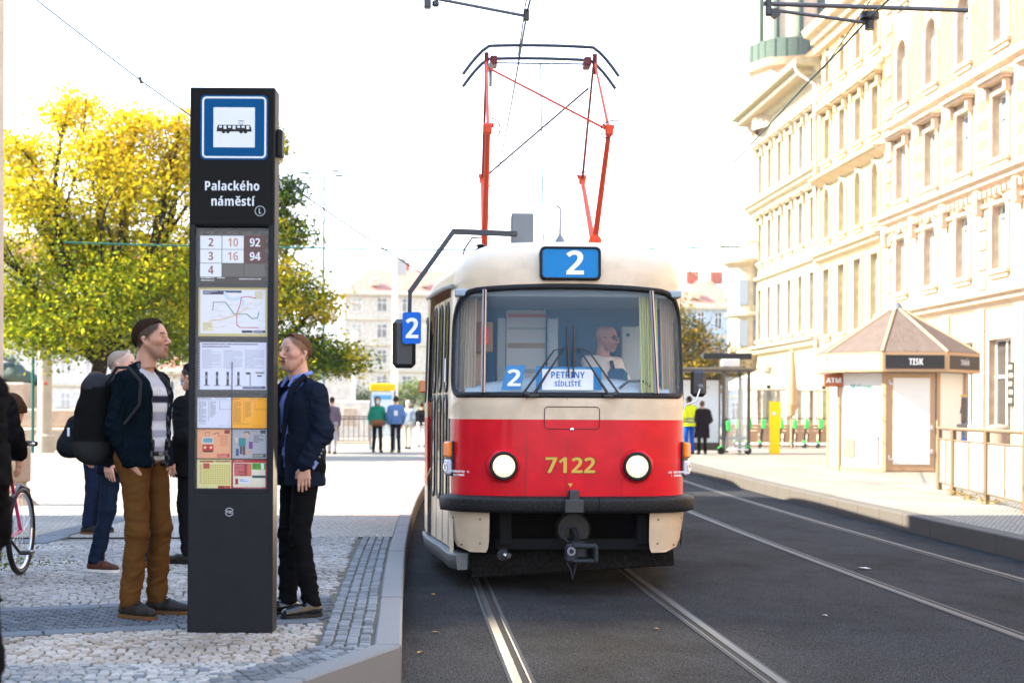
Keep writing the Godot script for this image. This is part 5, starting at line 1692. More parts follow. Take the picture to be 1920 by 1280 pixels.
	obj("turret", MB.new().lathe([Vector2(2.3, 17.5), Vector2(2.3, 20.6), Vector2(2.6, 20.8), Vector2(2.75, 21.2), Vector2(2.2, 21.3)], 8, tc), cw, c)
	obj("turret_gallery", MB.new().lathe([Vector2(2.55, 21.2), Vector2(2.55, 22.3), Vector2(2.45, 22.35), Vector2(2.0, 22.4)], 8, tc), cop, c)
	obj("turret_lantern", MB.new().lathe([Vector2(1.75, 22.3), Vector2(1.75, 25.6), Vector2(2.1, 25.8), Vector2(1.9, 26.6), Vector2(1.2, 28.0), Vector2(0.3, 29.0), Vector2(0.0, 30.5)], 8, tc), ctm, c)
	for k in 24:
		var g := TAU * (k + 0.5) / 24.0
		var rr := 2.52 * cos(PI / 8) / cos(fposmod(g, PI / 4) - PI / 8)
		obj("gallery_rib", MB.new().box(Vector3.ZERO, Vector3(0.1, 1.12, 0.1), 0.02), mat("copper_dark", lin(0.035, 0.05, 0.042), 0.7), c).transform = tc * Transform3D(Basis(Vector3.UP, -g), Vector3(cos(g) * rr, 21.75, sin(g) * rr))
	for k in 8:
		var g := TAU * k / 8.0
		obj("turret_post", MB.new().box(Vector3.ZERO, Vector3(0.3, 3.4, 0.3), 0.04), cop, c).transform = tc * Transform3D(Basis(Vector3.UP, -g), Vector3(cos(g) * 1.78, 24.0, sin(g) * 1.78))
	# flowers on the balcony
	var fl := thing("balcony_flowers", "orange and yellow flowers along the rail of the corner balcony", "flowers")
	foliage(fl, "blossoms", [[P3(20.05, 11.75, 84.0), Vector3(1.4, 0.45, 1.3)]], 260, 0.16, [Color(0.6, 0.3, 0.02), Color(0.5, 0.1, 0.03), Color(0.15, 0.22, 0.03), Color(0.6, 0.42, 0.03)], 3, 8)
	# houses that go on along the right, nearer than the view reaches (seen in panes and paint)
	var nh := front("street_house", "pale street house continuing the right hand row nearer than the view", 33.6)
	mb = MB.new()
	for i in 14:
		var x := i * 4.2
		for f in 5:
			bay(mb, x, f * 4.0, 4.2, 4.0, 1.4, 0.9, 3.2, f == 1)
			window(nh, Vector3(x + 2.1, f * 4.0 + 0.9, -0.28), 1.4, 2.3, f == 1, fr, gl)
	mb.box(Vector3(29.4, 9.9, -6.0), Vector3(58.7, 19.8, 10.4))
	obj("wall", mb, wa, nh)
	for y in [4.0, 12.0, 19.5]: band(nh, "cornice", 0.0, 58.8, y, CORNICE, st)
	# the house beyond the left edge, whose shadow covers the near half of the stop
	var lh := thing("shading_house", "long plain stone house beyond the left edge, casting the shadow over the stop", "building", P3(-15.5, PAV, -14.0), PI / 2)
	mb = MB.new()
	for i in 9:
		var x := i * 3.52
		for f in 5: bay(mb, x, f * 4.2, 3.52, 4.2, 1.3, 0.9, 3.2, false)
	for i in 9:
		for f in 5: window(lh, Vector3(i * 3.52 + 1.76, f * 4.2 + 0.9, -0.28), 1.3, 2.3, false, fr, gl)
	mb.box(Vector3(15.84, 10.4, -6.0), Vector3(31.6, 20.8, 10.4))
	obj("wall", mb, plaster("wall_grey", lin(0.4, 0.37, 0.33)), lh)
	band(lh, "cornice", 0.0, 31.68, 20.4, BIGCORNICE, st)
# ---------------------------------------------------------------- trees
func leaf_mat() -> StandardMaterial3D:
	if mats.has("leaf"): return mats["leaf"]
	var m := mat("leaf", Color.WHITE, 0.6)
	m.vertex_color_use_as_albedo = true
	m.backlight_enabled = true; m.backlight = Color(0.75, 0.72, 0.3)
	m.cull_mode = BaseMaterial3D.CULL_DISABLED
	return m

# leaves gathered in sprays that fill the given blobs; sprays: how many leaves hang together
func foliage(parent: Node3D, nm: String, blobs: Array, count: int, size: float, cols: Array, sd: int, spray := 26, mixer = null) -> void:
	var r := RandomNumberGenerator.new()
	r.seed = sd
	var mb := MB.new()
	mb.tri(Vector3(0, 0, -0.5), Vector3(-0.36, 0.08, 0.0), Vector3(0, -0.02, 0.0))
	mb.tri(Vector3(0, 0, -0.5), Vector3(0, -0.02, 0.0), Vector3(0.36, 0.1, 0.05))
	mb.tri(Vector3(-0.36, 0.08, 0.0), Vector3(0.0, 0.06, 0.55), Vector3(0, -0.02, 0.0))
	mb.tri(Vector3(0, -0.02, 0.0), Vector3(0.0, 0.06, 0.55), Vector3(0.36, 0.1, 0.05))
	var vol := 0.0
	for b in blobs: vol += pow(b[1].x * b[1].y * b[1].z, 0.75)
	var where := []
	var tint := []
	for b in blobs:
		var n := int(count * pow(b[1].x * b[1].y * b[1].z, 0.75) / vol / spray)
		for k in n:
			var d := Vector3(r.randfn(), r.randfn(), r.randfn()).normalized()
			var q := pow(r.randf(), 0.42)
			var lump := 0.82 + 0.3 * noise.get_noise_3d(d.x * 2.2 + sd, d.y * 2.2, d.z * 2.2 + b[0].x)
			var c: Vector3 = b[0] + d * q * lump * b[1]
			var tone := r.randf()
			if mixer != null: tone = clampf(mixer.call(c) + (r.randf() - 0.5) * 0.5, 0.0, 0.999)
			var sp := 0.34 + 0.3 * r.randf()
			var out := (d + Vector3(0, 0.25, 0)).normalized()
			for j in spray:
				var p := c + Vector3(r.randfn() * sp, r.randfn() * sp * 0.42, r.randfn() * sp) * minf(1.0, b[1].x * 0.6)
				var s := size * (0.4 + 1.0 * r.randf() * r.randf() + 0.25 * r.randf())
				var bs := Basis.from_euler(Vector3(r.randfn() * 0.6 + 0.5 * out.z, r.randf() * TAU, r.randfn() * 0.6 - 0.5 * out.x)) * Basis().scaled(Vector3(s, s, s))
				where.append(Transform3D(bs, p))
				var i0 := int(clampf(tone + (r.randf() - 0.5) * 0.35, 0.0, 0.999) * cols.size())
				var cl: Color = cols[i0]
				tint.append(cl * (0.75 + 0.5 * r.randf()))
	var mm := MultiMesh.new()
	mm.transform_format = MultiMesh.TRANSFORM_3D; mm.use_colors = true
	mm.mesh = mb.mesh(); mm.instance_count = where.size()
	for i in where.size():
		mm.set_instance_transform(i, where[i])
		mm.set_instance_color(i, tint[i])
	var o := MultiMeshInstance3D.new()
	o.name = nm; o.multimesh = mm; o.material_override = leaf_mat()
	o.set_meta("kind", "stuff")
	parent.add_child(o, true)

func limb(parent: Node3D, nm: String, a: Vector3, b: Vector3, r0: float, r1: float, sd: int, m: Material) -> Array:
	var r := RandomNumberGenerator.new()
	r.seed = sd
	var pts := []
	var rad := []
	var off := Vector3(r.randfn(), r.randfn() * 0.4, r.randfn()) * a.distance_to(b) * 0.1
	for k in 7:
		var t := k / 6.0
		pts.append(a.lerp(b, t) + off * sin(t * PI) + Vector3(r.randfn(), r.randfn(), r.randfn()) * r0 * 0.2 * sin(t * PI))
		rad.append(lerpf(r0, r1, t))
	obj(nm, MB.new().tube(pts, rad, 9), m, parent)
	return pts

func tree(nm: String, label: String, base: Vector3, fork: float, tr: float, blobs: Array, count: int, size: float, cols: Array, sd: int, mixer = null, spray := 26) -> Node3D:
	var t := thing(nm, label, "tree", base)
	var bark := mat("bark", lin(0.045, 0.035, 0.028), 0.95)
	grain(bark, 2.0, ntex("scuff", 0.03, 5, false, 0.35, 1.0), ntex("rough_n", 0.06, 4, true), 0.9)
	limb(t, "trunk", Vector3(0, -0.1, 0), Vector3(0.1, fork, 0.05), tr * 1.25, tr * 0.8, sd, bark)
	var local := []
	for b in blobs: local.append([b[0] - base, b[1]])
	var k := 0
	for b in local:
		var top: Vector3 = b[0] + Vector3(0, b[1].y * 0.35, 0)
		var p := limb(t, "limb", Vector3(0.1, fork - 0.15, 0.05), top, tr * 0.5, 0.03, sd + 7 + k, bark)
		for j in 4:
			var g := sd + k * 5.0 + j * 1.7
			limb(t, "branch", p[2 + j], b[0] + Vector3(cos(g) * b[1].x * 0.8, b[1].y * (0.1 + 0.16 * j), sin(g) * b[1].z * 0.8), tr * 0.16, 0.015, sd + 31 + k * 4 + j, bark)
		k += 1
	foliage(t, "crown", local, count, size, cols, sd, spray, mixer)
	return t

func trees() -> void:
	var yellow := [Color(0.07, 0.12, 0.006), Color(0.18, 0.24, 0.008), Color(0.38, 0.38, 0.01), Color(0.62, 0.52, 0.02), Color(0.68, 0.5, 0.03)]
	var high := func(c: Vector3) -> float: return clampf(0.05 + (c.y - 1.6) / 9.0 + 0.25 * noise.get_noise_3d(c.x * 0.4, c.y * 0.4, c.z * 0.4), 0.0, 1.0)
	# the big tree on the left, crown from head height to over ten metres
	var zz := 38.8
	var place := {"z": zz}
	var B := func(x: float, y: float, dz: float, rx: float, ry: float) -> Array: return [P3(x, y, place.z + dz), Vector3(rx, ry, rx)]
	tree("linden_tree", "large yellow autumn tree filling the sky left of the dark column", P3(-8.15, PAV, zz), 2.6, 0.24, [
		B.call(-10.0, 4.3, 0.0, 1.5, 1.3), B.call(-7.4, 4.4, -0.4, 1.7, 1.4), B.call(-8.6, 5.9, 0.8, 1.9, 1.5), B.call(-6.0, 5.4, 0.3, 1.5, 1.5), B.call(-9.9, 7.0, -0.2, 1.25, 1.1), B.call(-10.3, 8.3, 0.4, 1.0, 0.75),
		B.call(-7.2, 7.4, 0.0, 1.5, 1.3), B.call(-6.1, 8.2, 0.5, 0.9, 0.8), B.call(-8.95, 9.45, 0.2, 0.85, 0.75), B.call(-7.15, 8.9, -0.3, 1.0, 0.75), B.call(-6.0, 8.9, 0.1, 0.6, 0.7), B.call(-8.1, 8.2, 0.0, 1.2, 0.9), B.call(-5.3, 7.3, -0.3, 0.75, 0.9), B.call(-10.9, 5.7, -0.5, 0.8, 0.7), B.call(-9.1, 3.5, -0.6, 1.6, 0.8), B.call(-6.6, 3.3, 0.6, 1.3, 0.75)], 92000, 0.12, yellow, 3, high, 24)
	# the darker tree behind the column
	zz = 44.0
	place.z = zz
	var green := [Color(0.02, 0.055, 0.006), Color(0.035, 0.085, 0.008), Color(0.1, 0.16, 0.01), Color(0.3, 0.3, 0.012), Color(0.5, 0.4, 0.015)]
	var side := func(c: Vector3) -> float: return clampf(0.58 + 0.7 * noise.get_noise_3d(c.x * 0.5 + 5.0, c.y * 0.6, c.z * 0.5) + (0.15 if c.y > 4.0 and c.y < 6.5 else 0.0), 0.0, 1.0)
	tree("linden_tree", "darker green and yellow tree rising behind the suited man", P3(-4.9, PAV, zz), 2.5, 0.22, [
		B.call(-4.6, 4.0, 0.0, 1.6, 1.3), B.call(-2.9, 3.3, 0.2, 1.2, 0.9), B.call(-1.85, 3.0, 0.0, 0.85, 0.6), B.call(-3.6, 5.2, -0.2, 1.25, 1.1), B.call(-4.6, 6.6, 0.2, 1.3, 1.1), B.call(-4.1, 7.6, 0.0, 0.7, 0.6), B.call(-4.6, 9.0, 0.0, 0.65, 0.9), B.call(-5.4, 8.0, 0.3, 1.0, 1.0), B.call(-3.95, 9.5, 0.0, 0.45, 0.75), B.call(-3.55, 8.1, 0.1, 0.7, 0.55), B.call(-3.45, 6.9, 0.0, 0.85, 0.6), B.call(-2.6, 4.7, 0.1, 0.75, 0.8), B.call(-6.0, 4.6, 0.0, 1.4, 1.3), B.call(-3.6, 2.9, -0.4, 1.2, 0.7)], 60000, 0.12, green, 9, side, 24)
	# the reddish tree to the right of the tram, in front of the far houses
	zz = 80.0
	place.z = zz
	var rusty := [Color(0.05, 0.07, 0.008), Color(0.11, 0.12, 0.01), Color(0.22, 0.17, 0.012), Color(0.32, 0.17, 0.015)]
	tree("street_tree", "rusty green street tree between the tram and the corner house", P3(15.0, PAV, zz), 2.4, 0.2, [
		B.call(14.2, 7.2, 0.0, 1.7, 1.5), B.call(15.6, 5.8, 0.3, 2.0, 1.7), B.call(13.2, 5.0, 0.0, 2.0, 1.8), B.call(17.0, 4.4, 0.0, 1.7, 1.4), B.call(15.2, 3.6, -0.4, 2.4, 1.1), B.call(18.2, 3.6, 0.2, 1.0, 0.9)], 16000, 0.2, rusty, 15, null, 20)
	tree("street_tree", "smaller brownish tree farther back beside the corner house", P3(21.0, PAV, 105.0), 2.4, 0.18, [[P3(20.6, 4.6, 105.0), Vector3(1.9, 1.9, 1.9)], [P3(22.2, 3.8, 105.0), Vector3(1.6, 1.4, 1.6)]], 5000, 0.22, rusty, 25, null, 16)
	# low trees far off by the red roofed house
	var far := [Color(0.06, 0.1, 0.03), Color(0.1, 0.15, 0.04), Color(0.18, 0.2, 0.04)]
	var k := 0
	for q in [[-3.8, 140.0, 3.2, "left of the white pole"], [0.2, 130.0, 3.8, "just right of the white pole, behind the info board"], [-9.5, 150.0, 3.4, "behind the darker tree"], [3.4, 136.0, 2.6, "close by the tram's door mirror"]]:
		tree("distant_tree", "pale green distant tree " + q[3], P3(q[0], 0, q[1]), 1.2, 0.16, [[P3(q[0] - 0.8, q[2] * 0.75, q[1]), Vector3(1.7, 1.5, 1.5)], [P3(q[0] + 1.0, q[2] * 0.9, q[1]), Vector3(1.6, 1.5, 1.5)]], 2600, 0.26, far, 40 + k, null, 12)
		k += 1
# ---------------------------------------------------------------- people (local: facing +z, y up, their left is +x, feet at y = 0)
func cloth(key: String, c: Color, rough := 0.85, sc := 3.0) -> StandardMaterial3D:
	var m := mat(key, c, rough)
	m.metallic_specular = 0.08
	return grain(m, sc, ntex("weave", 0.2, 2, false, 0.82, 1.0), ntex("weave_n", 0.16, 3, true), 0.35)

func pose(over := {}) -> Dictionary:
	var j := {
		"hipL": Vector3(0.09, 0.93, 0), "kneeL": Vector3(0.1, 0.51, 0.03), "ankL": Vector3(0.105, 0.1, -0.02), "toeL": Vector3(0.13, 0.04, 0.16),
		"hipR": Vector3(-0.09, 0.93, 0), "kneeR": Vector3(-0.1, 0.51, 0.03), "ankR": Vector3(-0.105, 0.1, -0.02), "toeR": Vector3(-0.13, 0.04, 0.16),
		"shL": Vector3(0.18, 1.42, -0.015), "elL": Vector3(0.245, 1.15, -0.05), "wrL": Vector3(0.225, 0.9, 0.04), "fiL": Vector3(0, -1, 0.1),
		"shR": Vector3(-0.18, 1.42, -0.015), "elR": Vector3(-0.245, 1.15, -0.05), "wrR": Vector3(-0.225, 0.9, 0.04), "fiR": Vector3(0, -1, 0.1),
		"waist": Vector3(0, 1.06, 0.0), "chest": Vector3(0, 1.33, 0.0), "neck": Vector3(0, 1.5, -0.01), "head": Vector3(0, 1.665, 0.035)}
	for k in over: j[k] = over[k]
	return j

func span_of(pts: Array, m: float) -> Array:
	var lo: Vector3 = pts[0]
	var hi: Vector3 = pts[0]
	for p in pts:
		lo = lo.min(p); hi = hi.max(p)
	return [lo - Vector3(m, m, m), hi + Vector3(m, m, m)]

func hand_into(mb: MB, w: Vector3, dir: Vector3, palm: Vector3, thumb_side: float, curl: float, cell: float, skin) -> void:
	var d := dir.normalized()
	var pn := (palm - d * palm.dot(d)).normalized()
	var across := d.cross(pn) * thumb_side       # towards the thumb
	var r := span_of([w, w + d * 0.2, w + across * 0.1, w - across * 0.06, w + pn * 0.08], 0.03)
	var s := SDF.new(r[0], r[1], cell)
	s.cap(w - d * 0.03, w + d * 0.01, 0.026, 0.026, 0.01)
	var k := 0
	for f in [[0.031, 0.078, 0.0088], [0.011, 0.086, 0.0092], [-0.010, 0.081, 0.0088], [-0.029, 0.064, 0.0078]]:
		var kn: Vector3 = w + d * (0.088 - 0.004 * k) + across * f[0]
		s.cap(w + d * 0.012 + across * f[0] * 0.6, kn, 0.0155, 0.0115, 0.012)
		var c1: float = curl * (0.6 + 0.12 * k)
		var d1: Vector3 = (d * cos(c1) + pn * sin(c1) + across * f[0] * 1.4).normalized()
		var d2: Vector3 = (d * cos(c1 * 2.1) + pn * sin(c1 * 2.1) + across * f[0]).normalized()
		var m: Vector3 = kn + d1 * f[1] * 0.52
		s.cap(kn, m, f[2] + 0.0008, f[2], 0.004)
		s.cap(m, m + d2 * f[1] * 0.5, f[2], f[2] * 0.8, 0.004)
		k += 1
	var t0 := w + d * 0.025 + across * 0.022 + pn * 0.008
	var t1 := t0 + (d * 0.62 + across * 0.62 + pn * 0.4).normalized() * 0.042
	s.cap(w + d * 0.02 + across * 0.012, t0, 0.017, 0.0145, 0.01)
	s.cap(t0, t1, 0.0135, 0.0108, 0.008)
	s.cap(t1, t1 + (d * 0.9 + across * 0.22 + pn * 0.3).normalized() * 0.036, 0.0105, 0.0085, 0.005)
	s.mesh(mb, skin)

func person(label: String, pos: Vector3, turn: float, h: float, o: Dictionary, group := "") -> Node3D:
	var t := thing("person", label, "person", pos, turn, group)
	t.scale = Vector3.ONE * (h / 1.8)
	var j: Dictionary = pose(o.get("pose", {}))
	var cell: float = o.get("cell", 0.016)
	var near: bool = cell < 0.02
	var skin_c: Color = o.get("skin", Color(0.5, 0.27, 0.18))
	var beard: float = o.get("beard", 0.0)
	var hm: Material = o.get("hair", cloth("hair_brown", lin(0.035, 0.02, 0.012), 0.7))
	var hair_c: Color = hm.albedo_color.srgb_to_linear()
	var sm := mat("skin", Color.WHITE, 0.5)
	sm.vertex_color_use_as_albedo = true
	var mb := MB.new()
	var skin := func(_p): return skin_c
	# the body as one figure
	var pts := []
	for k in j:
		if not k.begins_with("fi"): pts.append(j[k])
	var r := span_of(pts, 0.2)
	var bc := maxf(cell * 1.35, 0.02)
	var s := SDF.new(r[0], r[1], bc)
	var W: Vector3 = j.waist
	var C: Vector3 = j.chest
	for sg in [-1.0, 1.0]:
		var q: String = "L" if sg > 0 else "R"
		var hip: Vector3 = j["hip" + q]
		s.cap(hip, j["knee" + q], 0.078, 0.055); s.cap(j["knee" + q], j["ank" + q], 0.05, 0.036); s.cap(j["ank" + q] - Vector3(0, 0.03, 0), j["ank" + q].lerp(j["toe" + q], 0.5) - Vector3(0, 0.025, 0), 0.034, 0.024)
		s.cap(hip + Vector3(0, 0.03, 0), W + Vector3(sg * 0.06, 0, 0), 0.1, 0.095, 0.05)
		s.cap(W + Vector3(sg * 0.06, 0, 0), C + Vector3(sg * 0.075, 0, 0), 0.085, 0.088, 0.05)
		s.cap(C, j["sh" + q] - Vector3(sg * 0.03, 0.02, 0), 0.07, 0.04, 0.05)
		s.cap(j["sh" + q], j["el" + q], 0.05, 0.04); s.cap(j["el" + q], j["wr" + q], 0.038, 0.026)
	var N: Vector3 = j.neck
	s.cap(N - Vector3(0, 0.08, 0), N.lerp(j.head, 0.75) - Vector3(0, 0, 0.01), 0.062, 0.054, 0.04)
	s.mesh(mb, skin)
	# head on a grid of its own
	var hb := Basis.from_euler(Vector3(-o.get("pitch", 0.0), o.get("look", 0.0), o.get("tilt", 0.0)))
	var hx := Transform3D(hb, j.head)
	var hc: float = o.get("head_cell", 0.0055 if near else 0.013)
	var hs := SDF.new(Vector3(-0.12, -0.17, -0.14), Vector3(0.12, 0.16, 0.16), hc)
	hs.cap(Vector3(0, 0.04, -0.025), Vector3(0, 0.045, 0.022), 0.081, 0.074, 0.03)
	hs.cap(Vector3(0, 0.0, 0.03), Vector3(0, -0.055, 0.042), 0.062, 0.046, 0.04)
	hs.cap(Vector3(0, -0.06, 0.045), Vector3(0, -0.092, 0.062), 0.042, 0.026, 0.03)
	for sg in [-1.0, 1.0]:
		hs.cap(Vector3(sg * 0.056, -0.03, 0.0), Vector3(sg * 0.028, -0.086, 0.048), 0.02, 0.02, 0.03)
		hs.cap(Vector3(sg * 0.042, -0.012, 0.062), Vector3(sg * 0.05, -0.008, 0.045), 0.022, 0.02, 0.02)
		hs.cap(Vector3(sg * 0.076, 0.012, -0.012), Vector3(sg * 0.073, -0.028, -0.002), 0.017, 0.011, 0.008)
		hs.cap(Vector3(sg * 0.088, 0.008, -0.004), Vector3(sg * 0.086, -0.012, 0.0), 0.006, 0.005, 0.004, true)
	hs.cap(Vector3(-0.036, 0.03, 0.082), Vector3(0.036, 0.03, 0.082), 0.012, 0.012, 0.014)
	for sg in [-1.0, 1.0]: hs.cap(Vector3(sg * 0.03, 0.008, 0.108), Vector3(sg * 0.036, 0.008, 0.106), 0.013, 0.012, 0.012, true)
	hs.cap(Vector3(0, 0.016, 0.094), Vector3(0, -0.026, 0.117), 0.0085, 0.0125, 0.01)
	for sg in [-1.0, 1.0]: hs.cap(Vector3(sg * 0.012, -0.032, 0.104), Vector3(sg * 0.013, -0.033, 0.1), 0.0095, 0.009, 0.006)
	hs.cap(Vector3(-0.018, -0.056, 0.092), Vector3(0.018, -0.056, 0.092), 0.008, 0.008, 0.005)
	hs.cap(Vector3(-0.015, -0.068, 0.09), Vector3(0.015, -0.068, 0.09), 0.0085, 0.0085, 0.005)
	if o.get("mouth_open", false): hs.cap(Vector3(-0.014, -0.0625, 0.098), Vector3(0.014, -0.0625, 0.098), 0.0055, 0.0055, 0.002, true)
	else: hs.cap(Vector3(-0.02, -0.062, 0.1), Vector3(0.02, -0.062, 0.1), 0.0022, 0.0022, 0.002, true)
	hs.cap(Vector3(0, -0.05, -0.03), Vector3(0, -0.15, -0.045), 0.055, 0.056, 0.03)
	var face := func(p: Vector3) -> Color:
		var c := skin_c
		if p.z > 0.07 and absf(p.x) < 0.024 and p.y < -0.049 and p.y > -0.077:
			c = Color(skin_c.r * 0.78, skin_c.g * 0.62, skin_c.b * 0.62)
			if absf(p.y + 0.0625) < 0.004: c = c * 0.35
		elif beard > 0.0:
			var b := smoothstep(-0.02, -0.05, p.y - maxf(0.0, 0.03 - p.z) * 0.5) * smoothstep(-0.02, 0.02, p.z) * smoothstep(-0.125, -0.1, p.y)
			if p.z > 0.085 and p.y > -0.035: b = 0.0
			c = c.lerp(Color(0.09, 0.05, 0.035), b * beard)
		if p.z > 0.0 and p.y > -0.04 and p.y < 0.0 and absf(p.x) > 0.02: c = c.lerp(Color(c.r * 1.0, c.g * 0.88, c.b * 0.86), 0.5)
		if p.z > 0.078 and absf(p.y - 0.034) < 0.0065 and absf(p.x) > 0.014 and absf(p.x) < 0.05: c = c.lerp(Color(0.05, 0.03, 0.02), o.get("brows", 0.9))
		if o.get("hair_style", "short") in ["short", "crop"]:
			var e := -0.8 * p.y + 0.6 * p.z + 0.004 * noise.get_noise_3d(p.x * 90.0, p.y * 90.0, p.z * 90.0)
			var k := smoothstep(0.012, -0.012, e) * smoothstep(0.085, 0.07, p.z)
			k = maxf(k, smoothstep(0.01, 0.0, absf(p.z - 0.018)) * smoothstep(-0.02, 0.0, p.y) * 0.8)
			if absf(p.x) > 0.084 and p.y < 0.03 and p.z > -0.04: k = 0.0
			c = c.lerp(hair_c, k * (0.95 if o.get("hair_style", "short") == "short" else 0.6))
		return c
	hs.mesh(mb, face, null, hx)
	for sg in [-1.0, 1.0]:
		var q: String = "L" if sg > 0 else "R"
		if o.get("hands", "LR").contains(q):
			var fd: Vector3 = j["fi" + q]
			hand_into(mb, j["wr" + q], fd, o.get("palm" + q, Vector3(-sg, 0, -0.2)), (1.0 if sg < 0 else -1.0) * o.get("thumb" + q, 1.0), o.get("curl", 0.35), 0.0055 if near else 0.013, skin)
	mb.col = skin_c
	obj("body", mb, sm, t)
	if near and o.get("eyes", true):
		for sg in [-1.0, 1.0]:
			var e := MB.new()
			var ex := hx * Transform3D(Basis(Vector3.RIGHT, PI / 2), Vector3(sg * 0.031, 0.0095, 0.081))
			var pr := []
			for k in 9: pr.append(Vector2(0.0125 * sin(PI * k / 8.0), 0.0125 * cos(PI * k / 8.0)))
			e.lathe(pr, 12, ex)
			var eo := obj("eye", e, mat("eye_white", lin(0.3, 0.27, 0.25), 0.25), t)
			obj("iris", MB.new().lathe([Vector2(0, 0.0133), Vector2(0.0055, 0.0118), Vector2(0.006, 0.01)], 12, ex), mat("iris", lin(0.04, 0.03, 0.025), 0.2), eo)
			obj("eyelid", MB.new().tube([hx * Vector3(sg * 0.018, 0.016, 0.09), hx * Vector3(sg * 0.031, 0.0205, 0.0935), hx * Vector3(sg * 0.045, 0.016, 0.087)], 0.0036, 6), mat("lid_skin", Color(skin_c.r * 0.8, skin_c.g * 0.75, skin_c.b * 0.75).linear_to_srgb(), 0.5), eo)
	# hair
	var style: String = o.get("hair_style", "short")
	if style != "bald":
		var th: float = {"short": 0.002, "full": 0.02, "long": 0.024, "crop": 0.003}[style]
		var hh := SDF.new(Vector3(-0.14, -0.2 if style == "long" else -0.12, -0.17), Vector3(0.14, 0.18, 0.16), hc * 1.1)
		hh.cap(Vector3(0, 0.042, -0.028), Vector3(0, 0.047, 0.024), 0.083 + th, 0.076 + th, 0.03)
		if style == "short" or style == "full": hh.cap(Vector3(0, 0.082, -0.02), Vector3(0, 0.088, 0.05), 0.05 + th, 0.038 + th * 0.9, 0.03)
		hh.cap(Vector3(0, 0.0, -0.04), Vector3(0, -0.05, -0.05), 0.068 + th * 0.6, 0.05 + th * 0.5, 0.03)
		if style == "long": hh.cap(Vector3(0, 0.0, -0.04), Vector3(0, -0.14, -0.05), 0.09, 0.075, 0.04)
		if style != "long": hh.plane(Vector3(0, -0.8, 0.6), -0.034 if style == "short" or style == "crop" else -0.012)
		hh.plane(Vector3(0, -0.25, 0.97), o.get("hairline", 0.052))
		var hb2 := MB.new()
		hh.mesh(hb2, null, func(p: Vector3) -> float: 
			var e := smoothstep(-0.075, -0.034, -0.8 * p.y + 0.6 * p.z) if style == "short" or style == "crop" else 0.0
			var e2: float = smoothstep(-0.012, 0.0, -0.25 * p.y + 0.97 * p.z - o.get("hairline", 0.052))
			return 0.005 * noise.get_noise_3d(p.x * 90.0, p.y * 25.0, p.z * 60.0) * (1.0 - e) - 0.009 * maxf(e, 0.6 * e2), hx)
		obj("hair", hb2, hm, t)
	# trousers
	var lm: Material = o.legs
	var wr_l := func(p: Vector3) -> float:
		var q := noise.get_noise_3d(p.x * 4.0, p.y * 7.0 + p.x * 6.0, p.z * 4.0)
		var r1 := 1.0 - absf(noise.get_noise_3d(p.x * 4.5 + 7.0 + p.y * 2.5, p.y * 11.0 - p.x * 5.0, p.z * 5.0)) * 2.6
		var low := 0.4 + 0.6 * smoothstep(0.6, 0.15, p.y) + 0.3 * smoothstep(0.12, 0.0, absf(p.y - 0.52))
		return 0.004 * q + 0.009 * clampf(r1, -0.3, 1.0) * low - 0.002
	pts = [j.hipL, j.hipR, j.kneeL, j.kneeR, j.ankL, j.ankR, W]
	r = span_of(pts, 0.17)
	s = SDF.new(r[0], r[1], cell)
	var fat: float = o.get("leg_fat", 1.0)
	for q in ["L", "R"]:
		var sg := 1.0 if q == "L" else -1.0
		var hip: Vector3 = j["hip" + q]
		var kn: Vector3 = j["knee" + q]
		var an: Vector3 = j["ank" + q]
		s.cap(hip, kn, 0.09 * fat, 0.066 * fat, 0.03)
		s.cap(kn, an - Vector3(0, 0.03, 0), 0.064 * fat, 0.058 * fat, 0.03)
		s.cap(hip + Vector3(0, 0.03, -0.02), W + Vector3(sg * 0.06, 0.0, 0), 0.107, 0.1, 0.05)
	s.plane(Vector3(0, 1, 0), W.y + 0.03)
	if not o.get("seated", false): s.plane(Vector3(0, -1, 0), -0.065)
	var tb := MB.new()
	s.mesh(tb, null, wr_l)
	obj("trousers", tb, lm, t)
	# shoes
	for q in ["L", "R"]:
		var an: Vector3 = j["ank" + q]
		var to: Vector3 = j["toe" + q]
		var f := Vector3(to.x - an.x, 0, to.z - an.z).normalized()
		var gy := to.y - 0.04
		r = span_of([an, to, an - f * 0.07], 0.09)
		s = SDF.new(r[0], r[1], maxf(cell * 0.6, 0.009))
		var g0 := Vector3(an.x, gy, an.z)
		s.cap(g0 - f * 0.035 + Vector3(0, 0.045, 0), g0 + f * 0.1 + Vector3(0, 0.042, 0), 0.042, 0.045, 0.02)
		s.cap(g0 + f * 0.1 + Vector3(0, 0.04, 0), g0 + f * 0.185 + Vector3(0, 0.034, 0), 0.045, 0.034, 0.02)
		s.cap(g0 + Vector3(0, 0.05, 0), g0 + f * 0.01 + Vector3(0, 0.1, 0), 0.045, 0.042, 0.03)
		s.plane(Vector3(0, -1, 0), -gy - 0.004)
		tb = MB.new()
		s.mesh(tb)
		var so := obj("shoe", tb, o.shoes, t)
		var sole := PackedVector2Array()
		for v in rrect(0.3, 0.094, 0.046, 5): sole.append(v)
		obj("sole", MB.new().extrude(sole, 0.022, Transform3D(Basis(f, Vector3.UP.cross(f), Vector3.UP), g0 + f * 0.073)), o.get("sole", mats["black_rubber"]), so)
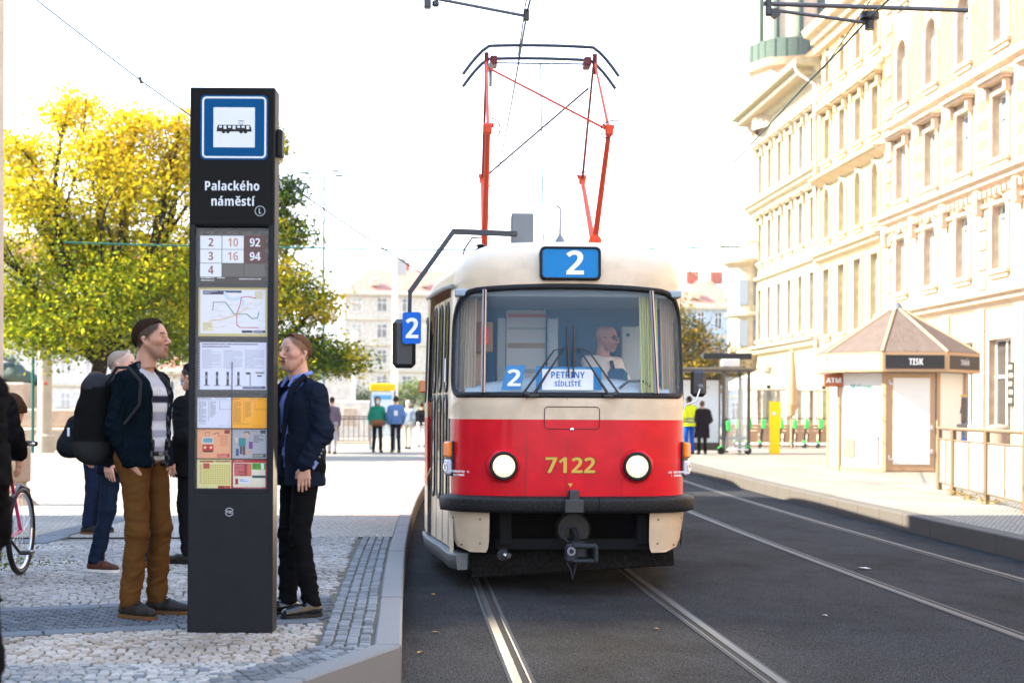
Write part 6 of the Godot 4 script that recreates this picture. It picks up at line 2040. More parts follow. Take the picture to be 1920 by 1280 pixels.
		if near and o.has("laces"):
			var ln := MB.new()
			for k in 4: ln.tube([g0 + f * (0.06 + 0.022 * k) + Vector3(0, 0.096 - 0.008 * k, 0) + Basis(Vector3.UP, PI / 2) * f * 0.028, g0 + f * (0.066 + 0.022 * k) + Vector3(0, 0.104 - 0.009 * k, 0), g0 + f * (0.06 + 0.022 * k) + Vector3(0, 0.096 - 0.008 * k, 0) - Basis(Vector3.UP, PI / 2) * f * 0.028], 0.0035, 5)
			obj("laces", ln, o.laces, so)
	# shirt, then the coat or jacket over it
	var layers := []
	if o.has("shirt"): layers.append(["shirt", 0.0, o.shirt, 0.94, false])
	layers.append([o.get("top_name", "jacket"), 0.016 if o.has("shirt") else 0.012, o.top, o.get("hem", 0.88), true])
	for ly in layers:
		var g: float = ly[1] + (o.get("bulk", 0.0) if ly[4] else 0.0)
		var hem: float = ly[3]
		pts = [j.shL, j.shR, j.neck, Vector3(W.x, hem, W.z), W]
		if ly[4]: pts += [j.elL, j.elR, j.wrL, j.wrR]
		r = span_of(pts, 0.2)
		s = SDF.new(r[0], r[1], cell)
		for q in ["L", "R"]:
			var sg := 1.0 if q == "L" else -1.0
			var sh: Vector3 = j["sh" + q]
			s.cap(W + Vector3(sg * 0.062, 0, 0), C + Vector3(sg * 0.084, 0, 0.004), 0.1 + g, 0.112 + g, 0.05)
			s.cap(Vector3(W.x + sg * 0.07, hem, W.z + 0.005), W + Vector3(sg * 0.062, 0, 0), 0.108 + g * 1.3, 0.1 + g, 0.05)
			s.cap(C + Vector3(0, 0.04, 0), sh - Vector3(sg * 0.03, 0.02, 0), 0.08 + g, 0.045 + g, 0.04)
			s.cap(j.neck - Vector3(0, 0.03, 0), sh, 0.054 + g * 0.6, 0.036 + g, 0.04)
			if ly[4]:
				var el: Vector3 = j["el" + q]
				var wr: Vector3 = j["wr" + q]
				s.cap(sh, el, 0.046 + g, 0.042 + g, 0.03)
				s.cap(el, wr.lerp(el, 0.02), 0.044 + g, 0.034 + g * 0.7, 0.025)
		if ly[4] and o.get("collar", 0.0) > 0.0: s.cap(j.neck - Vector3(0, 0.02, 0.005), j.neck + Vector3(0, 0.03, -0.015), 0.075 + g, 0.066 + g, 0.02)
		s.plane(Vector3(0, 1, -0.3), j.neck.y + 0.025 + (0.01 if not ly[4] else 0.0) + (o.get("collar", 0.0) if ly[4] else 0.0))
		s.plane(Vector3(0, -1, 0), -hem)
		if ly[4] and o.has("open"):
			var w: float = o.open
			for k in 6:
				var y0 := lerpf(hem - 0.1, j.neck.y + 0.1, k / 6.0)
				var y1 := lerpf(hem - 0.1, j.neck.y + 0.1, (k + 1) / 6.0)
				var ww: float = w * (o.open_shape[k] if o.has("open_shape") else 1.0)
				s.cutbox(Vector3(C.x + o.get("open_x", 0.0) - ww, y0, C.z + 0.02), Vector3(C.x + o.get("open_x", 0.0) + ww, y1, C.z + 0.4))
		var amp: float = o.get("fold", 1.0)
		tb = MB.new()
		var cc := C
		s.mesh(tb, o.get("shirt_paint", null) if not ly[4] else o.get("top_paint", null), func(p: Vector3) -> float:
			var arm := smoothstep(0.17, 0.24, absf(p.x - cc.x))
			var r1 := 1.0 - absf(noise.get_noise_3d(p.x * 6.0 + 3.0, p.y * (8.0 + 5.0 * arm) + p.x * 6.0, p.z * 6.0)) * 2.6
			return amp * (0.004 * noise.get_noise_3d(p.x * 6.0, p.y * 9.0, p.z * 6.0) + (0.004 + 0.007 * arm) * clampf(r1, -0.3, 1.0)))
		obj(ly[0], tb, ly[2], t)
	return t

func bag(label: String, cat: String, pos: Vector3, turn: float, boxes: Array, m: Material, cell: float, extra = null) -> Node3D:
	# boxes: [from, to, r0, r1] capsules that make a soft bag
	var t := thing("backpack" if cat == "backpack" else "shoulder_bag", label, cat, pos, turn)
	var pts := []
	for b in boxes: pts += [b[0], b[1]]
	var r := span_of(pts, 0.2)
	var s := SDF.new(r[0], r[1], cell)
	for b in boxes: s.cap(b[0], b[1], b[2], b[3], 0.06)
	var mb := MB.new()
	s.mesh(mb, extra, func(p): return 0.006 * noise.get_noise_3d(p.x * 9.0, p.y * 9.0, p.z * 9.0))
	obj("bag_body", mb, m, t)
	return t

func people() -> void:
	var navy := cloth("navy_jacket", lin(0.006, 0.008, 0.012), 0.6)
	var suit := cloth("navy_suit", lin(0.011, 0.0155, 0.028), 0.8, 5.0)
	var black := cloth("black_cloth", lin(0.008, 0.008, 0.009), 0.85)
	var jeans := cloth("blue_jeans", lin(0.012, 0.02, 0.04), 0.85)
	var shoe := mat("dark_shoe", lin(0.016, 0.013, 0.011), 0.55)
	var patent := mat("polished_shoe", lin(0.01, 0.01, 0.011), 0.2)
	var tan := mat("tan_sole", lin(0.12, 0.06, 0.025), 0.8)
	var lace := mat("lace", lin(0.02, 0.017, 0.015), 0.8)
	var brownh := cloth("hair_brown", lin(0.03, 0.017, 0.01), 0.7)
	var fairh := cloth("hair_fair", lin(0.12, 0.065, 0.035), 0.7)
	var greyh := cloth("hair_grey", lin(0.3, 0.24, 0.19), 0.8)
	var vc := cloth("painted_cloth", Color.WHITE, 0.9)
	vc.vertex_color_use_as_albedo = true
	# 1: the man in brown trousers
	var stripes := func(p: Vector3) -> Color:
		var y := p.y
		if y > 1.285 and y < 1.335: return Color(0.035, 0.035, 0.06)
		if y > 1.335: return Color(0.5, 0.5, 0.56) if y > 1.385 else Color(0.68, 0.68, 0.72)
		var k := int(floor((1.285 - y) / 0.052))
		return Color(0.68, 0.68, 0.73) if k % 2 == 0 else Color(0.36, 0.37, 0.46)
	var plaid := func(p: Vector3) -> Color:
		if absf(p.x) < 0.155 and p.z > 0.005 and p.y > 0.9 and (absf(p.x) < 0.095 or p.z < 0.02 and p.y > 1.5):
			return Color(0.09, 0.09, 0.1) if (int(floor(p.y * 38.0)) + int(floor(p.x * 38.0))) % 3 == 0 else Color(0.012, 0.012, 0.018)
		return Color(0.006, 0.008, 0.012)
	var m1 := person("man in brown trousers, open navy jacket and striped jumper looking up beside the column", P3(-1.62, PAV, 9.04), deg_to_rad(64), 1.83, {
		"cell": 0.011, "pitch": 0.14, "look": 0.22, "hands": "LR", "beard": 0.42, "skin": Color(0.47, 0.25, 0.165), "hair": brownh, "hair_style": "short",
		"legs": cloth("brown_cord", lin(0.115, 0.05, 0.014), 0.85), "shoes": shoe, "sole": tan, "laces": lace, "top": vc, "top_paint": plaid, "shirt": vc, "shirt_paint": stripes, "open": 0.075, "open_shape": [0.6, 0.75, 1.0, 1.05, 1.0, 1.1], "collar": 0.012, "hem": 0.905, "bulk": -0.004, "fold": 1.2, "leg_fat": 1.04, "curl": 0.9,
		"pose": {"shR": Vector3(-0.165, 1.42, -0.01), "shL": Vector3(0.165, 1.42, -0.01), "elR": Vector3(-0.198, 1.15, -0.055), "wrR": Vector3(-0.178, 0.935, 0.03), "fiR": Vector3(0.45, -1, 0.2), "elL": Vector3(0.2, 1.15, -0.04), "wrL": Vector3(0.178, 0.93, 0.04), "fiL": Vector3(-0.45, -1, 0.2),
			"head": Vector3(0, 1.665, 0.05), "kneeR": Vector3(-0.095, 0.51, 0.03), "toeR": Vector3(-0.14, 0.04, 0.15), "ankL": Vector3(0.11, 0.1, 0.02), "kneeL": Vector3(0.1, 0.52, 0.055)}})
	var belt := []
	for k in 29:
		var a := TAU * k / 28.0
		belt.append(Vector3(cos(a) * 0.172, 0.985, sin(a) * 0.112 + 0.0))
	obj("belt", MB.new().tube(belt, 0.016, 6, false), mat("belt_leather", lin(0.02, 0.014, 0.01), 0.5), m1)
	obj("belt_buckle", MB.new().box(Vector3(0.0, 0.985, 0.128), Vector3(0.045, 0.036, 0.008), 0.004), mats["bracket_grey"], m1)
	# his rucksack
	var rucktint := func(p: Vector3) -> Color:
		if p.y > 0.27 + 0.3 * (p.x + 0.0): return Color(0.034, 0.034, 0.038)
		if p.y < -0.11: return Color(0.026, 0.025, 0.026)
		return Color(0.009, 0.009, 0.01)
	var rk := bag("grey and black rucksack worn by the man in brown trousers", "backpack", P3(-1.645, PAV + 1.18, 9.04) + Vector3(-0.24, 0.0, -0.105), deg_to_rad(62), [
		[Vector3(-0.09, -0.16, 0), Vector3(-0.08, 0.22, 0.01), 0.1, 0.095], [Vector3(0.09, -0.16, 0), Vector3(0.08, 0.22, 0.01), 0.1, 0.095], [Vector3(-0.08, -0.14, -0.07), Vector3(-0.07, 0.08, -0.06), 0.085, 0.08], [Vector3(0.08, -0.14, -0.07), Vector3(0.07, 0.08, -0.06), 0.085, 0.08]], vc, 0.014, rucktint)
	for sg in [-1.0, 1.0]:
		obj("shoulder_strap", MB.new().tube([Vector3(sg * 0.1, 0.25, 0.1), Vector3(sg * 0.12, 0.345, 0.2), Vector3(sg * 0.125, 0.345, 0.29), Vector3(sg * 0.13, 0.26, 0.385), Vector3(sg * 0.15, 0.12, 0.395), Vector3(sg * 0.2, 0.0, 0.32)], [0.01, 0.011, 0.011, 0.011, 0.01, 0.008], 6), mat("strap_grey", lin(0.02, 0.02, 0.022), 0.8), rk)
	# 2: the man in the suit jacket
	var shirtb := cloth("blue_shirt", lin(0.19, 0.26, 0.62), 0.8)
	var m2 := person("man in navy suit jacket and pale blue shirt looking up right of the column", P3(-0.655, PAV, 9.03), deg_to_rad(-60), 1.745, {
		"cell": 0.011, "pitch": 0.14, "look": 0.3, "hands": "L", "beard": 0.22, "skin": Color(0.55, 0.31, 0.23), "hair": fairh, "hair_style": "short", "hairline": 0.034, "mouth_open": true, "brows": 0.4,
		"legs": black, "shoes": patent, "top": suit, "shirt": shirtb, "open": 0.085, "open_shape": [0.5, 0.3, 0.5, 0.9, 1.2, 1.3], "hem": 0.83, "fold": 0.9, "curl": 0.28, "bulk": 0.004,
		"palmL": Vector3(-0.8, 0, -0.6),
		"pose": {"elL": Vector3(0.25, 1.17, -0.035), "wrL": Vector3(0.235, 0.97, 0.085), "fiL": Vector3(0.0, -1, 0.05), "elR": Vector3(-0.26, 1.16, -0.08), "wrR": Vector3(-0.21, 0.95, 0.1), "head": Vector3(0, 1.665, 0.045),
			"kneeL": Vector3(0.1, 0.51, 0.05), "ankL": Vector3(0.11, 0.1, -0.03), "toeL": Vector3(0.13, 0.04, 0.15), "ankR": Vector3(-0.1, 0.1, 0.04), "toeR": Vector3(-0.13, 0.04, 0.2)}})
	var cuff := [Vector3(0.235, 0.955, 0.055), Vector3(0.2385, 1.0, 0.03)]
	obj("shirt_cuff", MB.new().tube(cuff, [0.037, 0.04], 14), shirtb, m2)
	for sg in [-1.0, 1.0]:
		obj("shirt_collar", MB.new().tube([Vector3(0, 1.553, -0.072), Vector3(sg * 0.05, 1.547, -0.045), Vector3(sg * 0.066, 1.535, 0.015), Vector3(sg * 0.045, 1.515, 0.078), Vector3(sg * 0.055, 1.46, 0.112)], [0.012, 0.013, 0.014, 0.014, 0.007], 8), shirtb, m2)
		obj("lapel", MB.new().tube([Vector3(sg * 0.1, 1.53, 0.02), Vector3(sg * 0.105, 1.46, 0.1), Vector3(sg * 0.095, 1.36, 0.135), Vector3(sg * 0.05, 1.2, 0.14), Vector3(sg * 0.02, 1.08, 0.137)], [0.018, 0.024, 0.026, 0.016, 0.008], 6), suit, m2)
	var btn := MB.new()
	for k in 3: btn.lathe([Vector2(0, 0.004), Vector2(0.007, 0.003), Vector2(0.008, 0)], 8, Transform3D(Basis(Vector3.FORWARD, PI / 2), Vector3(0.29, 1.02 + k * 0.022, 0.01 - k * 0.012)))
	obj("cuff_buttons", btn, mat("button_grey", lin(0.15, 0.15, 0.17), 0.4), m2).set_meta("kind", "stuff")
	obj("ring", MB.new().tube([Vector3(0.2312, 0.888, 0.05), Vector3(0.2312, 0.882, 0.05)], 0.0118, 10, false), mat("ring_gold", lin(0.6, 0.5, 0.3), 0.2, 1.0), m2)
	# 3: the man behind the first
	person("balding man in dark navy coat and blue jeans standing behind the rucksack wearer", P3(-2.27, PAV, 11.55), deg_to_rad(72), 1.74, {
		"cell": 0.016, "skin": Color(0.52, 0.29, 0.22), "hair": greyh, "hair_style": "crop", "hairline": 0.02, "legs": jeans, "shoes": mat("brown_shoe", lin(0.06, 0.02, 0.012), 0.5), "sole": mat("white_sole", lin(0.6, 0.58, 0.55), 0.7), "top": cloth("dark_coat", lin(0.007, 0.011, 0.022)), "hem": 0.79, "bulk": 0.012, "look": 0.2,
		"pose": {"kneeL": Vector3(0.1, 0.52, 0.12), "ankL": Vector3(0.1, 0.1, 0.17), "toeL": Vector3(0.12, 0.04, 0.35), "kneeR": Vector3(-0.1, 0.51, -0.03), "ankR": Vector3(-0.1, 0.1, -0.14), "toeR": Vector3(-0.12, 0.04, 0.04)}})
	# 4: the man in the checked shirt with a sling bag
	var check := func(p: Vector3) -> Color:
		return Color(0.55, 0.56, 0.6) if (int(floor(p.y * 42.0)) + int(floor((p.x + p.z) * 42.0))) % 2 == 0 else Color(0.03, 0.04, 0.09)
	person("man in a checked shirt and navy trousers, farthest left of the waiting group", P3(-3.22, PAV, 15.1), deg_to_rad(80), 1.66, {
		"cell": 0.019, "hair": cloth("hair_mid", lin(0.09, 0.06, 0.04), 0.8), "hair_style": "short", "legs": cloth("navy_trousers", lin(0.012, 0.018, 0.04)), "shoes": shoe, "sole": tan, "top": vc, "top_paint": check, "top_name": "shirt_checked", "hem": 0.9})
	var b4 := bag("black sling bag on the back of the man in the checked shirt", "shoulder bag", P3(-3.43, PAV + 1.0, 15.1), deg_to_rad(80), [
		[Vector3(-0.07, -0.1, 0.0), Vector3(-0.05, 0.12, 0.05), 0.13, 0.08], [Vector3(0.07, -0.1, 0.0), Vector3(0.05, 0.12, 0.05), 0.13, 0.08], [Vector3(0, 0.12, 0.06), Vector3(0, 0.24, 0.14), 0.08, 0.04]], cloth("bag_black", lin(0.012, 0.014, 0.017)), 0.02)
	obj("bag_strap", MB.new().tube([Vector3(0.0, 0.24, 0.12), Vector3(-0.06, 0.46, 0.18), Vector3(-0.1, 0.5, 0.27), Vector3(-0.05, 0.36, 0.34)], 0.016, 6), cloth("bag_black", Color.BLACK), b4)
	obj("bag_tag", MB.new().box(Vector3(-0.165, 0.04, 0.03), Vector3(0.01, 0.09, 0.025), 0.004), mats["sign_white"], b4)
	# 5: the person half hidden by the column
	var m5 := person("dark haired person in black jacket and face mask half hidden behind the column", P3(-1.76, PAV, 12.15), deg_to_rad(-120), 1.66, {
		"cell": 0.017, "hair": cloth("hair_black", lin(0.012, 0.01, 0.01), 0.7), "legs": black, "shoes": shoe, "top": black, "hem": 0.78, "bulk": 0.02, "collar": 0.02,
		"pose": {"elL": Vector3(0.29, 1.14, -0.1), "wrL": Vector3(0.24, 0.94, 0.05)}})
	obj("face_mask", MB.new().rows([[Vector3(-0.07, 1.62, 0.06), Vector3(-0.035, 1.61, 0.13), Vector3(0, 1.6, 0.158), Vector3(0.035, 1.61, 0.13), Vector3(0.07, 1.62, 0.06)], [Vector3(-0.072, 1.665, 0.06), Vector3(-0.035, 1.67, 0.14), Vector3(0, 1.675, 0.165), Vector3(0.035, 1.67, 0.14), Vector3(0.072, 1.665, 0.06)]]), mat("mask_blue", lin(0.3, 0.5, 0.62), 0.9), m5)
	# 6: the person in black at the left edge, bending over the bicycle
	person("brown haired cyclist in black bending over the pink bicycle", P3(-2.86, PAV, 9.6), deg_to_rad(165), 1.74, {
		"cell": 0.014, "hair": cloth("hair_curly", lin(0.05, 0.025, 0.014), 0.9), "hair_style": "full", "legs": black, "shoes": shoe, "top": cloth("black_coat", lin(0.007, 0.007, 0.008)), "hem": 0.85, "bulk": 0.02, "pitch": -0.6, "eyes": false, "head_cell": 0.009,
		"pose": {"waist": Vector3(0, 1.06, 0.0), "chest": Vector3(0, 1.28, 0.12), "neck": Vector3(0.0, 1.36, 0.25), "head": Vector3(-0.13, 1.27, 0.33), "shL": Vector3(0.185, 1.33, 0.16), "shR": Vector3(-0.185, 1.33, 0.16), "elL": Vector3(0.24, 1.16, 0.22), "wrL": Vector3(0.2, 1.02, 0.42), "elR": Vector3(-0.22, 1.13, 0.2), "wrR": Vector3(-0.15, 1.0, 0.42)}})
	# 7: the near figure cut off by the left edge
	person("person all in black standing close to the camera, cut off by the left edge", P3(-1.492, PAV, 4.7), deg_to_rad(165), 1.66, {
		"cell": 0.014, "hair": cloth("hair_curly", Color.BLACK), "hair_style": "full", "legs": black, "shoes": shoe, "top": cloth("black_coat", lin(0.007, 0.007, 0.008)), "hem": 0.84, "bulk": 0.02, "eyes": false, "head_cell": 0.009,
		"pose": {"hipR": Vector3(-0.12, 0.93, 0), "kneeR": Vector3(-0.17, 0.51, 0.02), "ankR": Vector3(-0.2, 0.1, -0.02), "toeR": Vector3(-0.24, 0.04, 0.15), "elR": Vector3(-0.205, 1.15, -0.03), "wrR": Vector3(-0.16, 0.93, 0.1)}, "hands": "L"})
	# the driver
	var dr := person("bald tram driver in sunglasses and white shirt, seated behind the windscreen", P3(1.79, 1.0, 12.95), deg_to_rad(40), 1.76, {
		"cell": 0.017, "hair_style": "bald", "beard": 0.5, "skin": Color(0.44, 0.22, 0.17), "seated": true, "legs": cloth("navy_trousers", Color.BLACK), "shoes": shoe, "top": cloth("white_shirt", lin(0.68, 0.69, 0.72)), "top_name": "shirt", "hem": 0.5, "eyes": false, "look": 0.35, "hands": "LR",
		"pose": {"hipL": Vector3(0.09, 0.44, 0), "hipR": Vector3(-0.09, 0.44, 0), "kneeL": Vector3(0.13, 0.46, 0.42), "kneeR": Vector3(-0.13, 0.46, 0.42), "ankL": Vector3(0.13, 0.1, 0.45), "ankR": Vector3(-0.13, 0.1, 0.45), "toeL": Vector3(0.14, 0.04, 0.6), "toeR": Vector3(-0.14, 0.04, 0.6), "waist": Vector3(0, 0.58, -0.02), "chest": Vector3(0, 0.84, -0.02), "neck": Vector3(0, 1.0, -0.03), "head": Vector3(0, 1.165, 0.02), "shL": Vector3(0.19, 0.95, -0.03), "shR": Vector3(-0.19, 0.95, -0.03), "elL": Vector3(0.25, 0.7, 0.08), "wrL": Vector3(0.18, 0.62, 0.3), "elR": Vector3(-0.25, 0.7, 0.08), "wrR": Vector3(-0.18, 0.62, 0.3), "fiL": Vector3(0, 0, 1), "fiR": Vector3(0, 0, 1)}})
	var dx := Transform3D(Basis.from_euler(Vector3(0, 0.35, 0)), Vector3(0, 1.165, 0.02))
	var sg2 := MB.new()
	for sg in [-1.0, 1.0]:
		sg2.box(dx * Vector3(sg * 0.032, 0.01, 0.1), Vector3(0.056, 0.036, 0.022), 0.008, dx.basis)
		sg2.tube([dx * Vector3(sg * 0.056, 0.015, 0.092), dx * Vector3(sg * 0.08, 0.015, 0.0)], 0.004, 5)
	obj("sunglasses", sg2, mat("sunglass", lin(0.006, 0.006, 0.007), 0.45), dr)
	obj("tie", MB.new().tube([Vector3(0, 0.965, 0.085), Vector3(0, 0.8, 0.125), Vector3(0, 0.65, 0.12)], [0.018, 0.026, 0.03], 6), cloth("navy_trousers", Color.BLACK), dr)
	# people farther off
	var far := {"cell": 0.03, "hair": brownh, "shoes": shoe, "legs": black, "eyes": false}
	var walk := {"kneeL": Vector3(0.09, 0.51, 0.12), "ankL": Vector3(0.09, 0.1, 0.16), "toeL": Vector3(0.1, 0.05, 0.34), "kneeR": Vector3(-0.09, 0.5, -0.03), "ankR": Vector3(-0.09, 0.12, -0.22), "toeR": Vector3(-0.1, 0.05, -0.06)}
	var add := func(label: String, x: float, z: float, turn: float, h: float, extra: Dictionary) -> Node3D:
		var d := far.duplicate()
		d.merge(extra, true)
		return person(label, P3(x, PAV, z), deg_to_rad(turn), h, d)
	var g1: Node3D = add.call("woman in a green jacket and face mask walking towards the stop", -0.9, 44.9, 10, 1.72, {"hair_style": "long", "top": cloth("green_jacket", lin(0.012, 0.2, 0.13)), "hem": 0.9, "pose": walk, "bulk": 0.015})
	obj("face_mask", MB.new().box(Vector3(0, 1.63, 0.14), Vector3(0.12, 0.09, 0.05), 0.02), mats["mask_blue"], g1)
	bag("brown shoulder bag at the waist of the woman in green", "shoulder bag", P3(-0.88, PAV + 0.98, 44.72), 0.2, [[Vector3(-0.12, -0.06, 0), Vector3(0.12, -0.06, 0), 0.1, 0.1]], cloth("bag_brown", lin(0.2, 0.09, 0.045)), 0.03)
	var g2: Node3D = add.call("man in denim jacket with white back print, walking away", -0.33, 44.9, 186, 1.76, {"top": cloth("denim_jacket", lin(0.09, 0.19, 0.4)), "hem": 0.9, "bulk": 0.02, "pose": walk, "legs": cloth("dark_trousers", lin(0.01, 0.012, 0.022))})
	obj("back_print", MB.new().box(Vector3(0.01, 1.25, -0.155), Vector3(0.12, 0.16, 0.02), 0.005), mats["sign_white"], g2)
	add.call("white haired person with a dark waistcoat, just right of the man in denim", 0.05, 49.0, 170, 1.66, {"top": cloth("pale_jumper", lin(0.3, 0.36, 0.42)), "hair": cloth("hair_white", lin(0.6, 0.56, 0.5)), "legs": cloth("beige_trousers", lin(0.5, 0.46, 0.38)), "pose": walk})
	add.call("person with a black bag and white trousers, glimpsed right beside the tram's door", 0.55, 52.0, 170, 1.6, {"top": black, "legs": cloth("white_trousers", lin(0.6, 0.6, 0.58))})
	add.call("person in grey trousers with a dark rucksack, seen past the suited man's elbow", -2.2, 43.0, 180, 1.7, {"top": cloth("grey_purple", lin(0.13, 0.1, 0.14)), "legs": cloth("grey_trousers", lin(0.3, 0.29, 0.32)), "pose": walk})
	var g3: Node3D = add.call("worker in yellow high visibility vest and blue trousers right of the tram", 8.76, 44.1, 200, 1.8, {"top": cloth("high_vis", lin(0.62, 0.72, 0.02)), "top_name": "vest", "legs": cloth("work_blue", lin(0.01, 0.08, 0.45)), "hem": 0.86, "bulk": 0.02, "pose": {"wrL": Vector3(0.25, 0.95, 0.1)}})
	for y in [1.1, 1.0]: obj("reflective_band", MB.new().box(Vector3(0, y, 0), Vector3(0.38, 0.04, 0.3), 0.05), mats["bracket_grey"], g3)
	add.call("woman in a long dark coat seen from behind, waiting before the bright poster", 9.16, 44.1, 176, 1.66, {"top": cloth("long_coat", lin(0.014, 0.009, 0.013)), "top_name": "coat", "hem": 0.55, "bulk": 0.05, "hair": cloth("hair_red", lin(0.12, 0.05, 0.04)), "collar": 0.02, "pose": {"wrL": Vector3(0.16, 1.08, 0.2), "wrR": Vector3(-0.16, 1.08, 0.2)}})
# ---------------------------------------------------------------- kiosk, shelter and street furniture
func octa(r: float) -> Array:
	# corners; the face k lies between corners k and k + 1, face 0 looks along +z
	var p := []
	for k in 8:
		var a := -PI / 8 + PI / 4 * k
		p.append(Vector3(sin(a) * r, 0, cos(a) * r))
	return p

func kiosk() -> void:
	var t := thing("kiosk", "octagonal cream newspaper kiosk with a grey pointed roof and black TISK sign", "kiosk", P3(11.2, PAV, 32.3), deg_to_rad(-5.5))
	t.scale = Vector3(1.06, 1.0, 1.06)
	var wall := mat("kiosk_white", lin(0.6, 0.585, 0.55), 0.6)
	var fr := mat("kiosk_tan", lin(0.36, 0.23, 0.13), 0.5)
	var rf := mat("kiosk_roof", lin(0.115, 0.09, 0.078), 0.85)
	grain(rf, 0.7, ntex("wall_soil", 0.02, 5, false, 0.86, 1.0), ntex("rough_n", 0.06, 4, true), 0.4)
	var sign := mat("kiosk_sign", lin(0.02, 0.02, 0.022), 0.4)
	var frost := mat("kiosk_frost", lin(0.5, 0.62, 0.58), 0.3)
	var ink := mat("kiosk_ink", lin(0.03, 0.18, 0.15), 0.6)
	var a := octa(1.43)
	var b := octa(1.76)
	for k in 8:
		var n: Vector3 = (a[k] + a[(k + 1) % 8]).normalized()
		var bs := Basis(Vector3.UP.cross(n), Vector3.UP, n)
		var m: Vector3 = (a[k] + a[(k + 1) % 8]) * 0.5
		var w: float = a[k].distance_to(a[(k + 1) % 8])
		obj("wall_panel", MB.new().box(m + Vector3(0, 1.12, 0) - n * 0.03, Vector3(w - 0.06, 2.14, 0.05), 0.004, bs), wall, t)
		obj("corner_post", MB.new().box(a[k] + Vector3(0, 1.1, 0), Vector3(0.09, 2.2, 0.09), 0.01, Basis(Vector3.UP, PI / 4 * k - PI / 8)), fr, t)
		obj("base_rail", MB.new().box(m + Vector3(0, 0.05, 0), Vector3(w, 0.1, 0.05), 0.005, bs), fr, t)
		# fascia box
		var m2: Vector3 = (b[k] + b[(k + 1) % 8]) * 0.5
		var w2: float = b[k].distance_to(b[(k + 1) % 8])
		var fo := obj("fascia", MB.new().box(m2 + Vector3(0, 2.41, 0) - n * 0.04, Vector3(w2, 0.44, 0.08), 0.012, bs), fr, t)
		obj("fascia_panel", MB.new().box(m2 + Vector3(0, 2.41, 0) + n * 0.004, Vector3(w2 - 0.14, 0.3, 0.012), 0.002, bs), sign if k in [0, 1, 2] else frost, fo)
		if k == 0: words("TISK", 0.135, Transform3D(bs, m2 + Vector3(0.02, 2.41, 0) + n * 0.013), mats["sign_white"], fo, "lettering", 700, 0.75)
		if k == 1: words("TABÁK", 0.12, Transform3D(bs, m2 + Vector3(0, 2.41, 0) + n * 0.013), mats["sign_white"], fo, "lettering", 400, 0.75)
		var tri := MB.new()
		var apex := Vector3(0, 3.75, 0)
		var p0: Vector3 = b[k] + Vector3(0, 2.63, 0)
		var p1: Vector3 = b[(k + 1) % 8] + Vector3(0, 2.63, 0)
		tri.otri(p0, p1, apex, Vector3(0, 2, 0))
		obj("roof_panel", tri, rf, t)
		obj("roof_rib", MB.new().tube([p0, apex], 0.035, 6), fr, t)
		obj("eave_soffit", MB.new().oquad(a[k] + Vector3(0, 2.2, 0), a[(k + 1) % 8] + Vector3(0, 2.2, 0), b[(k + 1) % 8] + Vector3(0, 2.2, 0), b[k] + Vector3(0, 2.2, 0), Vector3(0, 3, 0)), wall, t)
	obj("roof_cap", MB.new().lathe([Vector2(0, 3.84), Vector2(0.1, 3.82), Vector2(0.15, 3.7), Vector2(0.16, 3.66)], 12), mats["bracket_grey"], t)
	# the door
	var z := 1.43 * cos(PI / 8)
	var d := obj("door", MB.new().box(Vector3(-0.02, 1.1, z + 0.012), Vector3(1.0, 2.14, 0.05), 0.006), fr, t)
	obj("door_panel", MB.new().box(Vector3(0.0, 1.12, z + 0.04), Vector3(0.76, 1.9, 0.012), 0.003), wall, d)
	for y in [0.28, 1.94]: obj("hinge", MB.new().box(Vector3(-0.43, y, z + 0.05), Vector3(0.09, 0.05, 0.03), 0.006).box(Vector3(-0.46, y + 0.03, z + 0.05), Vector3(0.03, 0.12, 0.03), 0.006), mats["pillar_metal"], d)
	for y in [0.45, 0.98]: obj("lock", MB.new().box(Vector3(0.42, y, z + 0.05), Vector3(0.05, 0.1, 0.03), 0.008), mats["pillar_metal"], d)
	var gm := mat("faint_grey", lin(0.55, 0.55, 0.53), 0.7)
	for k in 7: obj("door_mark", MB.new().box(Vector3(0.06 + 0.05 * (k % 4), 1.68 - 0.05 * (k / 4), z + 0.048), Vector3(0.034, 0.016, 0.002)), gm, d)
	# left face: lettering, hatch, picture
	var n7: Vector3 = (a[7] + a[0]).normalized()
	var b7 := Basis(Vector3.UP.cross(n7), Vector3.UP, n7)
	var m7: Vector3 = (a[7] + a[0]) * 0.5
	var f7 := func(x: float, y: float, zz := 0.0) -> Transform3D: return Transform3D(b7, m7 + b7 * Vector3(x, y, zz))
	words("Malongo", 0.105, f7.call(0.0, 1.87, 0.001), ink, t, "lettering", 700, 0.85, 0.004, "Droid Serif")
	for k in 7: obj("worn_letter", MB.new().box(f7.call(-0.2 + k * 0.06, 1.46, 0.002) * Vector3.ZERO, Vector3(0.035, 0.1, 0.004), 0.0, b7), gm, t)
	obj("hatch", MB.new().box(f7.call(-0.3, 0.52, 0.01) * Vector3.ZERO, Vector3(0.26, 0.42, 0.03), 0.004, b7), fr, t)
	obj("picture_panel", MB.new().box(f7.call(0.22, 0.48, 0.01) * Vector3.ZERO, Vector3(0.4, 0.62, 0.02), 0.004, b7), mat("picture_grey", lin(0.22, 0.22, 0.22), 0.6), t)
